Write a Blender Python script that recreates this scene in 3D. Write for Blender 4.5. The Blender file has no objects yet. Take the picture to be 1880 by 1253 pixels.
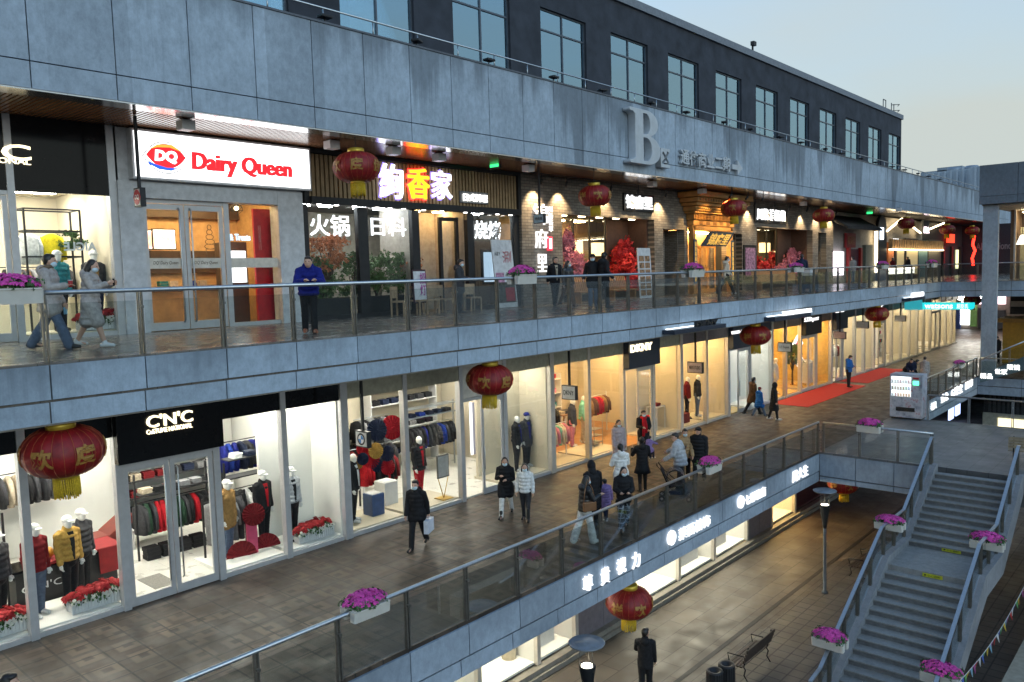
import bpy, bmesh, math, random
from mathutils import Vector, Matrix
R = math.radians
rnd = random.Random(7)
sc = bpy.context.scene
C = sc.collection

# ------------------------------------------------------------------ camera
def camera_axes(pitch=4.656, roll=1.63, az=41.84):
    a, p, r = R(az), R(pitch), R(roll)
    fw = Vector((math.cos(a) * math.cos(p), math.sin(a) * math.cos(p), -math.sin(p)))
    rt = Vector((math.sin(a), -math.cos(a), 0))
    up = rt.cross(fw)
    rt = rt * math.cos(r) - up * math.sin(r)
    return rt, rt.cross(fw), fw
RT, UP, FW = camera_axes()
FPX = 1468.2
cam = bpy.data.cameras.new('camera')
cam.sensor_width = 36.0
cam.lens = 36.0 * FPX / 1880.0
cam.clip_start = 0.1
cam.clip_end = 3000
co = bpy.data.objects.new('camera', cam)
co.matrix_world = Matrix(((RT.x, UP.x, -FW.x, 0), (RT.y, UP.y, -FW.y, 0), (RT.z, UP.z, -FW.z, 0), (0, 0, 0, 1)))
C.objects.link(co)
sc.camera = co

# ------------------------------------------------------------------ sky, sun, exposure
SUN_EL, SUN_AZ = 8.0, -105.0            # dusk glow is low behind the camera (azimuth from +X towards +Y)
w = bpy.data.worlds.new('World')
sc.world = w
w.use_nodes = True
nt = w.node_tree
sky = nt.nodes.new('ShaderNodeTexSky')
sky.sky_type = 'NISHITA'
sky.sun_disc = False
sky.sun_elevation = R(SUN_EL)
sky.sun_rotation = R(90 - SUN_AZ)
sky.air_density = 1.0
sky.dust_density = 2.0
sky.ozone_density = 2.0
tint = nt.nodes.new('ShaderNodeMix'); tint.data_type = 'RGBA'; tint.blend_type = 'MULTIPLY'
tint.inputs[0].default_value = 1.0; tint.inputs[7].default_value = (.52, .84, 1.08, 1)       # blue hour
hazec = nt.nodes.new('ShaderNodeMix'); hazec.data_type = 'RGBA'
hazec.inputs[7].default_value = (1.22, 1.34, 1.28, 1)        # thin pale haze, thickest at the horizon
tcw = nt.nodes.new('ShaderNodeTexCoord'); spw = nt.nodes.new('ShaderNodeSeparateXYZ'); mrw = nt.nodes.new('ShaderNodeMapRange')
nt.links.new(tcw.outputs['Generated'], spw.inputs[0]); nt.links.new(spw.outputs['Z'], mrw.inputs[0])
for i_, v_ in ((1, 0.0), (2, .7), (3, 1.05), (4, .28)): mrw.inputs[i_].default_value = v_
mrw.interpolation_type = 'SMOOTHSTEP'
cn = nt.nodes.new('ShaderNodeTexNoise'); cn.inputs['Scale'].default_value = 2.2; cn.inputs['Detail'].default_value = 5
mpw = nt.nodes.new('ShaderNodeMapping'); mpw.inputs['Scale'].default_value = (1, 1, 3.5); nt.links.new(tcw.outputs['Generated'], mpw.inputs[0]); nt.links.new(mpw.outputs[0], cn.inputs['Vector'])
adw = nt.nodes.new('ShaderNodeMath'); adw.operation = 'MULTIPLY_ADD'; adw.use_clamp = True; adw.inputs[1].default_value = .5
adm = nt.nodes.new('ShaderNodeMath'); adm.operation = 'SUBTRACT'; adm.inputs[1].default_value = .25
nt.links.new(cn.outputs['Fac'], adw.inputs[0]); nt.links.new(mrw.outputs[0], adm.inputs[0]); nt.links.new(adm.outputs[0], adw.inputs[2])
nt.links.new(adw.outputs[0], hazec.inputs[0])
nt.links.new(sky.outputs[0], tint.inputs[6]); nt.links.new(tint.outputs[2], hazec.inputs[6])
nt.links.new(hazec.outputs[2], nt.nodes['Background'].inputs[0])
nt.nodes['Background'].inputs[1].default_value = 0.15
sun = bpy.data.lights.new('sun', 'SUN')
sun.energy = 0.2
sun.angle = R(40)
sun.color = (.8, .9, 1)
so = bpy.data.objects.new('sun', sun)
d = Vector((math.cos(R(SUN_AZ)) * math.cos(R(SUN_EL)), math.sin(R(SUN_AZ)) * math.cos(R(SUN_EL)), math.sin(R(SUN_EL))))
so.rotation_euler = d.to_track_quat('Z', 'Y').to_euler()
C.objects.link(so)
sc.view_settings.view_transform = 'Standard'
sc.view_settings.look = 'None'
sc.view_settings.exposure = 1.72
sc.view_settings.gamma = 1.0
sc.view_settings.use_curve_mapping = False
cy = sc.cycles
cy.max_bounces = 7
cy.diffuse_bounces = 2
cy.glossy_bounces = 3
cy.transmission_bounces = 4
cy.transparent_max_bounces = 24
cy.caustics_reflective = False
cy.caustics_refractive = False
cy.sample_clamp_indirect = 4
cy.use_denoising = True

# ------------------------------------------------------------------ photo pixel -> point on a real plane
def ray(x, y):
    return FW + RT * ((x - 940) / FPX) + UP * ((626.5 - y) / FPX)
def on_y(x, y, Y):
    d = ray(x, y); return d * (Y / d.y)
def on_z(x, y, z):
    d = ray(x, y); return d * (z / d.z)
def on_x(x, y, X):
    d = ray(x, y); return d * (X / d.x)
Z2, Z1, Z0 = -1.126, -6.6, -10.8            # floors: upper gallery, concourse, plaza
YE2, YE1 = 13.4, 10.68                      # outer edges of gallery and concourse
YF, YS2, YS1 = 16.9, 19.6, 16.6             # upper fascia, gallery shops, concourse shops
YS0 = 13.6
YU = 19.6                                   # office storey
ZSO = 3.76                                  # gallery ceiling
def F2(x, y): return on_y(x, y, YS2)
def F1(x, y): return on_y(x, y, YS1)
def X1(x): return on_y(x, 868 - .3225 * (x - 1015), YS1).x

# ------------------------------------------------------------------ mesh building
def world_off(o):
    v = Vector((0, 0, 0))
    while o is not None:
        v += o.location; o = o.parent
    return v
class MB:
    """collects simple shapes; build() links them as one mesh object"""
    def __init__(s): s.v = []; s.f = []; s.sm = []
    def add(s, vs, fs, smooth=False):
        n = len(s.v); s.v += [tuple(v) for v in vs]
        for f in fs: s.f.append([i + n for i in f]); s.sm.append(smooth)
        return s
    def box(s, x0, x1, y0, y1, z0, z1):
        if x0 > x1: x0, x1 = x1, x0
        if y0 > y1: y0, y1 = y1, y0
        if z0 > z1: z0, z1 = z1, z0
        return s.add([(x0, y0, z0), (x1, y0, z0), (x1, y1, z0), (x0, y1, z0), (x0, y0, z1), (x1, y0, z1), (x1, y1, z1), (x0, y1, z1)],
                     [(0, 3, 2, 1), (4, 5, 6, 7), (0, 1, 5, 4), (1, 2, 6, 5), (2, 3, 7, 6), (3, 0, 4, 7)])
    def quad(s, a, b, c, d): return s.add([a, b, c, d], [(0, 1, 2, 3)])
    def prism(s, poly, axis, a, b):
        """poly: list of 2-D points; axis 'x','y','z' = extrusion axis from a to b"""
        def P(p, t):
            return {'x': (t, p[0], p[1]), 'y': (p[0], t, p[1]), 'z': (p[0], p[1], t)}[axis]
        n = len(poly)
        vs = [P(p, a) for p in poly] + [P(p, b) for p in poly]
        fs = [tuple(range(n))[::-1], tuple(range(n, 2 * n))] + [(i, (i + 1) % n, n + (i + 1) % n, n + i) for i in range(n)]
        return s.add(vs, fs)
    def rings(s, rings, cap=True, smooth=True):
        n = len(rings[0]); vs = [p for r in rings for p in r]; fs = []
        for k in range(len(rings) - 1):
            for i in range(n):
                j = (i + 1) % n
                fs.append((k * n + i, k * n + j, (k + 1) * n + j, (k + 1) * n + i))
        if cap:
            fs.append(tuple(range(n))[::-1]); fs.append(tuple(range((len(rings) - 1) * n, len(rings) * n)))
        return s.add(vs, fs, smooth)
    def tube(s, pts, rad, n=8, smooth=True):
        pts = [Vector(p) for p in pts]
        if not isinstance(rad, (list, tuple)): rad = [rad] * len(pts)
        rs = []; ref = None
        for i, p in enumerate(pts):
            t = (pts[min(i + 1, len(pts) - 1)] - pts[max(i - 1, 0)]).normalized()
            if ref is None:
                ref = Vector((0, 0, 1)) if abs(t.z) < .9 else Vector((1, 0, 0))
            u = t.cross(ref).normalized(); v = t.cross(u).normalized()
            ref = (ref - t * ref.dot(t)).normalized() if (ref - t * ref.dot(t)).length > 1e-4 else u
            rs.append([tuple(p + (u * math.cos(2 * math.pi * k / n) + v * math.sin(2 * math.pi * k / n)) * rad[i]) for k in range(n)])
        return s.rings(rs, True, smooth)
    def limb(s, pts, rad, n=10, sub=5, bump=0, bn=0):
        """rounded tapered limb through the given points"""
        P = [Vector(p) for p in pts]; pp = []; rr = []
        for i in range(len(P) - 1):
            for k in range(sub):
                t = k / sub; pp.append(P[i].lerp(P[i + 1], t)); rr.append(rad[i] + (rad[i + 1] - rad[i]) * t)
        pp.append(P[-1]); rr.append(rad[-1])
        if bump:
            m = len(rr)
            rr = [r * (1 + bump * (abs(math.sin(math.pi * bn * i / m)) - .5)) for i, r in enumerate(rr)]
        d0 = (pp[0] - pp[1]).normalized(); d1 = (pp[-1] - pp[-2]).normalized()
        a = [(pp[0] + d0 * rr[0] * q, rr[0] * math.sqrt(max(0.02, 1 - q * q))) for q in (.98, .8, .5)]
        b = [(pp[-1] + d1 * rr[-1] * q, rr[-1] * math.sqrt(max(0.02, 1 - q * q))) for q in (.5, .8, .98)]
        return s.tube([x[0] for x in a] + pp + [x[0] for x in b], [x[1] for x in a] + rr + [x[1] for x in b], n)
    def ell(s, c, r, n=14, m=9, M=None):
        rs = []
        for i in range(m + 1):
            th = math.pi * (i + .001) / (m + .002)
            ring = []
            for k in range(n):
                ph = 2 * math.pi * k / n
                q = Vector((r[0] * math.sin(th) * math.cos(ph), r[1] * math.sin(th) * math.sin(ph), -r[2] * math.cos(th)))
                if M is not None: q = M @ q
                ring.append(tuple(Vector(c) + q))
            rs.append(ring)
        return s.rings(rs, True, True)
    def lathe(s, prof, c=(0, 0, 0), n=20, cap=True, smooth=True):
        return s.rings([[(c[0] + r * math.cos(2 * math.pi * k / n), c[1] + r * math.sin(2 * math.pi * k / n), c[2] + z) for k in range(n)] for r, z in prof], cap, smooth)
    def mesh(s, name, off=Vector((0, 0, 0))):
        me = bpy.data.meshes.new(name)
        me.from_pydata([(x - off.x, y - off.y, z - off.z) for x, y, z in s.v], [], s.f)
        me.polygons.foreach_set('use_smooth', s.sm)
        me.update()
        return me
    def build(s, name, mat, parent=None, bevel=0):
        me = s.mesh(name, world_off(parent))
        return link_mesh(name, me, mat, parent, bevel)
def link_mesh(name, me, mat, parent=None, bevel=0):
    if mat is not None: me.materials.append(mat)
    o = bpy.data.objects.new(name, me); C.objects.link(o)
    if parent is not None: o.parent = parent
    if bevel:
        b = o.modifiers.new('bevel', 'BEVEL'); b.width = bevel; b.segments = 2; b.limit_method = 'ANGLE'
    return o
def B(*a): return MB().box(*a)
def tag(o, label, cat, group=None):
    o['label'] = label; o['category'] = cat
    if group: o['group'] = group
    return o
def thing(name, label, cat, loc=(0, 0, 0), group=None):
    o = bpy.data.objects.new(name, None); o.location = loc; o.empty_display_size = .2; C.objects.link(o)
    return tag(o, label, cat, group)
def structure(o): o['kind'] = 'structure'; return o
def children_of(o, table={}):
    return [c for c in bpy.data.objects if c.parent == o]
def tree_of(o):
    """(object, [subtrees]) gathered once so copying is cheap"""
    return (o, [tree_of(c) for c in o.children])
def dup(tree, loc, rz=0.0, label=None, group=None, scale=None):
    o, ch = tree
    c = o.copy(); C.objects.link(c); c.location = loc; c.rotation_euler = (0, 0, rz)
    if scale: c.scale = (scale,) * 3 if not isinstance(scale, tuple) else scale
    if label: c['label'] = label
    if group: c['group'] = group
    def rec(sub, par):
        for so_, sch in sub:
            k = so_.copy(); C.objects.link(k); k.parent = par; rec(sch, k)
    rec(ch, c)
    return c

TMP = bpy.data.scenes.new('scratch')
def remeshed(mb, voxel, name):
    """fuses the overlapping lofts of a figure into one continuous surface"""
    me = mb.mesh(name); ob = bpy.data.objects.new(name, me); TMP.collection.objects.link(ob)
    md = ob.modifiers.new('fuse', 'REMESH'); md.mode = 'VOXEL'; md.voxel_size = voxel; md.use_smooth_shade = True
    ms = ob.modifiers.new('relax', 'SMOOTH'); ms.factor = .5; ms.iterations = 2
    vl = TMP.view_layers[0]; vl.update()
    out = bpy.data.meshes.new_from_object(ob.evaluated_get(vl.depsgraph))
    out.name = name
    bpy.data.objects.remove(ob); bpy.data.meshes.remove(me)
    return out

# ------------------------------------------------------------------ materials
LAMP = 0.58            # every lit thing follows the camera exposure
MATS = {}
def nodes_of(m):
    m.use_nodes = True
    t = m.node_tree
    return t, t.nodes['Principled BSDF']
def coords(t, scale=(1, 1, 1), rot=(0, 0, 0)):
    tc = t.nodes.new('ShaderNodeTexCoord'); mp = t.nodes.new('ShaderNodeMapping')
    mp.inputs['Scale'].default_value = scale; mp.inputs['Rotation'].default_value = rot
    t.links.new(tc.outputs['Object'], mp.inputs['Vector'])
    return mp.outputs['Vector']
def noise(t, vec, scale, detail=4, rough=.6):
    n = t.nodes.new('ShaderNodeTexNoise'); n.inputs['Scale'].default_value = scale
    n.inputs['Detail'].default_value = detail; n.inputs['Roughness'].default_value = rough
    if vec is not None: t.links.new(vec, n.inputs['Vector'])
    return n.outputs['Fac']
def ramp(t, fac, stops):
    r = t.nodes.new('ShaderNodeValToRGB'); e = r.color_ramp.elements
    while len(e) < len(stops): e.new(.5)
    for i, (p, c) in enumerate(stops):
        e[i].position = p; e[i].color = (*c, 1) if len(c) == 3 else c
    t.links.new(fac, r.inputs['Fac'])
    return r.outputs['Color']
def mixc(t, fac, a, b, mode='MIX'):
    m = t.nodes.new('ShaderNodeMix'); m.data_type = 'RGBA'; m.blend_type = mode
    for sock, v in ((m.inputs[0], fac), (m.inputs[6], a), (m.inputs[7], b)):
        if isinstance(v, (int, float)): sock.default_value = v
        elif isinstance(v, tuple): sock.default_value = (*v, 1) if len(v) == 3 else v
        else: t.links.new(v, sock)
    return m.outputs[2]
def bumpn(t, b, h, strength=.3, dist=.02):
    n = t.nodes.new('ShaderNodeBump'); n.inputs['Strength'].default_value = strength; n.inputs['Distance'].default_value = dist
    t.links.new(h, n.inputs['Height']); t.links.new(n.outputs['Normal'], b.inputs['Normal'])
def mat(name, col, rough=.6, metal=0, var=.18, scale=6, bump=0, spec=None, stretch=(1, 1, 1)):
    """plain surface with procedural tonal variation"""
    if name in MATS: return MATS[name]
    m = bpy.data.materials.new(name); t, b = nodes_of(m)
    v = coords(t, stretch)
    n = noise(t, v, scale, 5)
    lo = tuple(c * (1 - var) for c in col); hi = tuple(min(1, c * (1 + var)) for c in col)
    t.links.new(ramp(t, n, [(.3, lo), (.7, hi)]), b.inputs['Base Color'])
    b.inputs['Roughness'].default_value = rough; b.inputs['Metallic'].default_value = metal
    if spec is not None: b.inputs['Specular IOR Level'].default_value = spec
    if bump: bumpn(t, b, noise(t, v, scale * 4, 3), bump)
    MATS[name] = m
    return m
def glow(name, col, strength):
    if name in MATS: return MATS[name]
    m = bpy.data.materials.new(name); t, b = nodes_of(m)
    v = coords(t); n = noise(t, v, 1.5, 2)
    c = ramp(t, n, [(.3, tuple(x * .93 for x in col)), (.7, col)])
    t.links.new(c, b.inputs['Emission Color']); b.inputs['Emission Strength'].default_value = strength * LAMP
    b.inputs['Base Color'].default_value = (*[x * .6 for x in col], 1); b.inputs['Roughness'].default_value = .5
    MATS[name] = m
    return m
def glass(name, tint=(.96, .98, .97), refl=.4, rough=0.0, base=0.0, gcol=(.95, .97, 1)):
    if name in MATS: return MATS[name]
    m = bpy.data.materials.new(name); m.use_nodes = True; t = m.node_tree
    t.nodes.remove(t.nodes['Principled BSDF'])
    tr = t.nodes.new('ShaderNodeBsdfTransparent'); tr.inputs[0].default_value = (*tint, 1)
    gl = t.nodes.new('ShaderNodeBsdfGlossy'); gl.inputs['Roughness'].default_value = rough; gl.inputs[0].default_value = (*gcol, 1)
    lw = t.nodes.new('ShaderNodeFresnel'); lw.inputs['IOR'].default_value = 1.45
    ad = t.nodes.new('ShaderNodeMath'); ad.operation = 'MULTIPLY_ADD'; ad.inputs[1].default_value = refl; ad.inputs[2].default_value = base
    ad.use_clamp = True
    t.links.new(lw.outputs[0], ad.inputs[0])
    mx = t.nodes.new('ShaderNodeMixShader')
    t.links.new(ad.outputs[0], mx.inputs[0]); t.links.new(tr.outputs[0], mx.inputs[1]); t.links.new(gl.outputs[0], mx.inputs[2])
    t.links.new(mx.outputs[0], t.nodes['Material Output'].inputs['Surface'])
    MATS[name] = m
    return m
def stone(name, base, streak=.5, run=None, ax='X', pan=(1.265, 1.575)):
    """grey granite cladding: fine grain, cloudy tone; run=(top z, reach in m, x from, x to) adds dirt runs hanging from the coping"""
    m = bpy.data.materials.new(name); t, b = nodes_of(m)
    def mth(op, a, c=None):
        n = t.nodes.new('ShaderNodeMath'); n.operation = op
        for i, v in enumerate((a, c)):
            if isinstance(v, (int, float)): n.inputs[i].default_value = v
            elif v is not None: t.links.new(v, n.inputs[i])
        return n.outputs[0]
    grain = noise(t, coords(t), 60, 3, .7)
    cloud = noise(t, coords(t), .7, 5)
    c = mixc(t, grain, tuple(x * .8 for x in base), tuple(x * 1.17 for x in base))
    c = mixc(t, ramp(t, cloud, [(.3, (.0,) * 3), (.7, (.7,) * 3)]), c, tuple(x * .66 for x in base))
    c = mixc(t, .55, c, ramp(t, noise(t, coords(t, (1, 1, .7)), 7, 6, .75), [(.3, (.62,) * 3), (.7, (1.3,) * 3)]), 'MULTIPLY')
    cell = t.nodes.new('ShaderNodeTexWhiteNoise'); cell.noise_dimensions = '1D'
    spc = t.nodes.new('ShaderNodeSeparateXYZ'); t.links.new(coords(t), spc.inputs[0])
    t.links.new(mth('FLOOR', mth('DIVIDE', mth('ADD', spc.outputs[ax], 14.46 + pan[0]), pan[1])), cell.inputs['W'])
    c = mixc(t, .5, c, ramp(t, cell.outputs['Value'], [(0, (.72,) * 3), (1, (1.2,) * 3)]), 'MULTIPLY')
    fine = ramp(t, noise(t, coords(t, (4, 4, .12)), 1.8, 6, .7), [(.5, (0, 0, 0)), (.7, (.4,) * 3)])
    big = ramp(t, noise(t, coords(t, (.3, .3, .2)), 1.0, 3), [(.4, (.15,) * 3), (.62, (1,) * 3)])
    mask = mixc(t, 1.0, fine, big, 'MULTIPLY')
    if run is not None:
        top, reach, xa, xb = run
        sp = t.nodes.new('ShaderNodeSeparateXYZ'); t.links.new(coords(t), sp.inputs[0])
        mr = t.nodes.new('ShaderNodeMapRange'); t.links.new(sp.outputs[ax], mr.inputs[0])
        for i, v in ((1, xa), (2, xb), (3, .25), (4, 1.0)): mr.inputs[i].default_value = v
        wide = ramp(t, noise(t, coords(t, (.6, .6, .02)), 1.0, 3), [(.44, (.03,) * 3), (.7, (1,) * 3)])
        thin = noise(t, coords(t, (7, 7, .06)), 1.0, 5, .7)
        length = mth('MULTIPLY', mth('MULTIPLY', mth('MULTIPLY', wide, thin), mr.outputs[0]), reach)
        depth = mth('SUBTRACT', top, sp.outputs['Z'])
        ic = t.nodes.new('ShaderNodeMapRange'); t.links.new(mth('SUBTRACT', length, depth), ic.inputs[0])
        for i, v in ((1, -.15), (2, .8), (3, 0), (4, 1.0)): ic.inputs[i].default_value = v
        mask = mixc(t, 1.0, mask, ic.outputs[0], 'ADD')
    mk = mth('MULTIPLY', mask, streak); t.nodes[mk.node.name].use_clamp = True
    c = mixc(t, mk, c, tuple(x * .24 for x in base))
    t.links.new(c, b.inputs['Base Color']); b.inputs['Roughness'].default_value = .75
    bumpn(t, b, grain, .15, .01)
    MATS[name] = m
    return m
def tiles(name, c1, c2, mortar, size=(1.2, .6), rough=.35, vertical=None, msize=.006, offset=0.0, mott=1.0, patch=None, bump=.25):
    """paving or brickwork; vertical='y' lays it on a wall facing Y, 'x' on a wall facing X"""
    m = bpy.data.materials.new(name); t, b = nodes_of(m)
    tc = t.nodes.new('ShaderNodeTexCoord'); vec = tc.outputs['Object']
    if vertical:
        sp = t.nodes.new('ShaderNodeSeparateXYZ'); cb = t.nodes.new('ShaderNodeCombineXYZ')
        t.links.new(vec, sp.inputs[0])
        t.links.new(sp.outputs['X' if vertical == 'y' else 'Y'], cb.inputs[0]); t.links.new(sp.outputs['Z'], cb.inputs[1])
        vec = cb.outputs[0]
    br = t.nodes.new('ShaderNodeTexBrick'); br.offset = offset
    br.inputs['Scale'].default_value = 1; br.inputs['Mortar Size'].default_value = msize
    br.inputs['Brick Width'].default_value = size[0]; br.inputs['Row Height'].default_value = size[1]
    br.inputs['Color1'].default_value = (*c1, 1); br.inputs['Color2'].default_value = (*c2, 1); br.inputs['Mortar'].default_value = (*mortar, 1)
    br.inputs['Bias'].default_value = 0
    t.links.new(vec, br.inputs['Vector'])
    c = br.outputs['Color']
    n = noise(t, vec, 1.1, 6, .65)
    c = mixc(t, mott * .75, c, ramp(t, n, [(.3, (.35,) * 3), (.7, (1.35,) * 3)]), 'MULTIPLY')
    if patch:                     # worn, paler squares printed in the paving
        vo = t.nodes.new('ShaderNodeTexVoronoi'); vo.voronoi_dimensions = '2D'; vo.distance = 'CHEBYCHEV'; vo.inputs['Scale'].default_value = patch[0]; vo.inputs['Randomness'].default_value = patch[2]
        wob = t.nodes.new('ShaderNodeTexNoise'); wob.inputs['Scale'].default_value = 3
        ad = t.nodes.new('ShaderNodeMixRGB'); ad.inputs[0].default_value = .06
        t.links.new(vec, wob.inputs['Vector']); t.links.new(vec, ad.inputs[1]); t.links.new(wob.outputs['Color'], ad.inputs[2])
        t.links.new(ad.outputs[0], vo.inputs['Vector'])
        pm = ramp(t, vo.outputs['Distance'], [(.1, (.42,) * 3), (.17, (1.75,) * 3), (.31, (1.6,) * 3), (.38, (.6,) * 3), (.5, (.75,) * 3)])
        n2 = noise(t, vec, .5, 3)
        c = mixc(t, ramp(t, n2, [(.35, (patch[1] * .2,) * 3), (.6, (patch[1],) * 3)]), c, mixc(t, 1.0, c, pm, 'MULTIPLY'))
    t.links.new(c, b.inputs['Base Color'])
    rr = ramp(t, noise(t, vec, 2.2, 5), [(.3, (rough * .75,) * 3), (.7, (min(1, rough * 1.5),) * 3)])
    t.links.new(rr, b.inputs['Roughness'])
    bumpn(t, b, br.outputs['Fac'], -bump, .006)
    MATS[name] = m
    return m

CLAD_TOP = stone('granite upper parapet', (.40, .48, .57), .6, (17.16, 6.5, -14, 0))
CLAD = stone('granite gallery edge', (.39, .48, .58), .6, (9.65, 1.6, -40, -30), 'X', (1.17, 1.455))
CLAD1 = stone('granite concourse edge', (.35, .42, .51), .6, (4.14, 1.3, -40, -30), 'X', (-.45, 1.487))
CLADW = stone('granite wing', (.17, .2, .235), .25)
JOINT = mat('dark joint', (.02, .02, .022), .9)
STEEL = mat('brushed steel', (.42, .45, .48), .32, .9, .12, 20)
STEELD = mat('weathered post steel', (.16, .155, .14), .45, .7, .2, 15)
RENDER = mat('dark grey render', (.038, .044, .058), .9, 0, .35, 1.2, .4)
WHITE = mat('white painted metal', (.62, .62, .62), .4, 0, .06)
FRAME = mat('pale aluminium frame', (.52, .52, .53), .35, .35, .08)
FRAMEW = mat('warm aluminium frame', (.56, .52, .46), .4, .2, .08)
WALLW = mat('white interior plaster', (.78, .77, .72), .8, 0, .05, 1.5)
WALLC = mat('cream interior plaster', (.56, .5, .38), .8, 0, .06, 1.5)
BLACK = mat('black lacquer', (.008, .008, .009), .1, 0, .1, 6, 0, .28)
BLACKM = mat('matt black metal', (.018, .018, .02), .5, .2, .2)
NAVY = mat('navy sign panel', (.022, .03, .05), .35, 0, .15)
GLASSV = glass('shop glass', (.975, .985, .98), .14)
GLASSR = glass('balustrade glass', (.86, .89, .88), .42)
GLASSO = glass('office glass', (.62, .76, .82), 1.0, .0, .42, (.55, .82, 1))
L_WHITE = glow('white lit lettering', (1, 1, 1), .85)
L_WARM = glow('warm lit lettering', (1, .86, .55), 1.5)
L_RED = glow('red lit lettering', (1, .03, .02), 4)
L_PANEL = glow('shop ceiling lamps', (1, .97, .86), 34)
L_PANELW = glow('warm shop ceiling lamps', (1, .66, .28), 46)
L_PANELS = glow('dim warm ceiling lamps', (1, .8, .5), 14)
RED = mat('red lacquer', (.36, .012, .012), .4)
REDC = mat('red carpet', (.42, .022, .018), .95, 0, .15, 30, .3)
YELLOW = mat('yellow fringe', (.62, .42, .02), .8, 0, .25, 40)
GOLD = mat('gold paper', (.55, .34, .06), .4, .3, .2)
PINK = mat('magenta petals', (.62, .06, .34), .7, 0, .45, 30)
GREEN = mat('green leaves', (.045, .11, .03), .7, 0, .4, 20)
POINS = mat('red bracts', (.36, .008, .012), .7, 0, .35, 20)
WOOD = mat('warm wood', (.30, .15, .055), .5, 0, .3, 3, 0, None, (1, 8, 8))
WOODD = mat('brown slatted ceiling', (.17, .085, .045), .24, 0, .25, 4)
OAK = mat('oak slats', (.34, .23, .12), .5, 0, .25, 4)
SKIN = mat('skin', (.52, .31, .22), .55, 0, .06)
HAIR = mat('black hair', (.012, .01, .009), .4, 0, .3, 30)
MASK = mat('pale blue mask', (.55, .68, .76), .8, 0, .05)
MANQ = mat('white mannequin', (.8, .79, .75), .35, 0, .03)
DARKEYE = mat('dark eyes', (.015, .012, .01), .2)
TERR = mat('terracotta floor', (.2, .15, .1), .6)
PAVE0 = tiles('plaza paving', (.1, .083, .066), (.068, .056, .044), (.035, .028, .022), (1.2, .6), .5, None, .014, .5, 1.2)
PAVE1 = tiles('concourse paving', (.072, .051, .037), (.05, .036, .026), (.014, .012, .01), (.6, .6), .46, None, .018, 0, 1.15, (1.66, 1.0, .45))
PAVE2 = tiles('gallery paving', (.17, .15, .13), (.14, .125, .11), (.05, .045, .04), (.6, .6), .22, None, .006, 0, .9)
PAVEB = tiles('small block paving', (.105, .09, .075), (.085, .075, .063), (.03, .027, .025), (.4, .4), .5, None, .02, 0, .9)
PAVED = tiles('bridge paving', (.13, .132, .135), (.105, .107, .11), (.04, .04, .042), (.6, .6), .4, None, .008, 0, .9)
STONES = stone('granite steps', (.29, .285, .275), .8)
BRICK = tiles('grey brown brick', (.18, .15, .12), (.29, .25, .21), (.07, .065, .06), (.32, .11), .85, 'y', .008, .5, .8)
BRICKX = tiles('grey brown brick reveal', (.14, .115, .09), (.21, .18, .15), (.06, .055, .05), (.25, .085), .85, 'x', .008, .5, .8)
FLOORW = tiles('pale shop floor', (.7, .68, .62), (.66, .64, .58), (.4, .39, .36), (.8, .8), .3, None, .004, 0, .3, None, .02)
FLOORO = tiles('oak shop floor', (.42, .2, .065), (.36, .165, .05), (.2, .09, .03), (1.2, .14), .35, None, .003, .5, .5)
FLOORY = tiles('ochre shop floor', (.4, .28, .1), (.36, .25, .09), (.2, .14, .05), (.6, .6), .4, None, .003, 0, .4)

# ------------------------------------------------------------------ lettering
def text_mesh(body, box, y, depth=.04, bold=.0, shear=0, face='-y'):
    """letters fitted to box=(x0,x1,z0,z1) on a wall facing -Y, standing proud of y; face '-x': box=(y0,y1,z0,z1) on X=y"""
    cu = bpy.data.curves.new('text', 'FONT'); cu.body = body; cu.extrude = .05; cu.offset = bold; cu.shear = shear; cu.resolution_u = 3
    o = bpy.data.objects.new('text', cu); me = bpy.data.meshes.new_from_object(o)
    bpy.data.objects.remove(o); bpy.data.curves.remove(cu)
    xs = [v.co.x for v in me.vertices]; ys = [v.co.y for v in me.vertices]
    a, b_, c, d_ = min(xs), max(xs), min(ys), max(ys)
    for v in me.vertices:
        u = (v.co.x - a) / max(1e-6, b_ - a); q = (v.co.y - c) / max(1e-6, d_ - c); k = (v.co.z + .05) / .1
        if face == '-y': v.co = (box[0] + u * (box[1] - box[0]), y - k * depth, box[2] + q * (box[3] - box[2]))
        elif face == '-x': v.co = (y - k * depth, box[0] + u * (box[1] - box[0]), box[2] + q * (box[3] - box[2]))
        else: v.co = (box[0] + u * (box[1] - box[0]), box[2] + q * (box[3] - box[2]), y + k * depth)
    me.materials.clear()
    return me
def letters(body, box, y, m, parent=None, depth=.04, bold=.0, shear=0, name='lettering', face='-y'):
    me = text_mesh(body, box, y, depth, bold, shear, face)
    off = world_off(parent)
    for v in me.vertices: v.co -= off
    return link_mesh(name, me, m, parent)
def pbox(a, b, fn):
    """photo pixel corners (left-bottom, right-top) -> (x0,x1,z0,z1) on the plane of fn"""
    p, q = fn(*a), fn(*b)
    return (p.x, q.x, p.z, q.z)

# ================================================================== SETTING
g = B(-600, 1400, -900, 900, -11.3, Z0); structure(g.build('plaza_ground', PAVE0))
g = MB()
g.box(-20, 120, -30, 10.05, Z0 - .1, Z0 + .004)
structure(g.build('block_pavement', PAVEB))
structure(B(-20, 110, 10.42, 10.56, Z0 - .05, Z0 + .006).build('drain_channel', mat('drain grate', (.018, .018, .02), .6, .3)))
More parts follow.
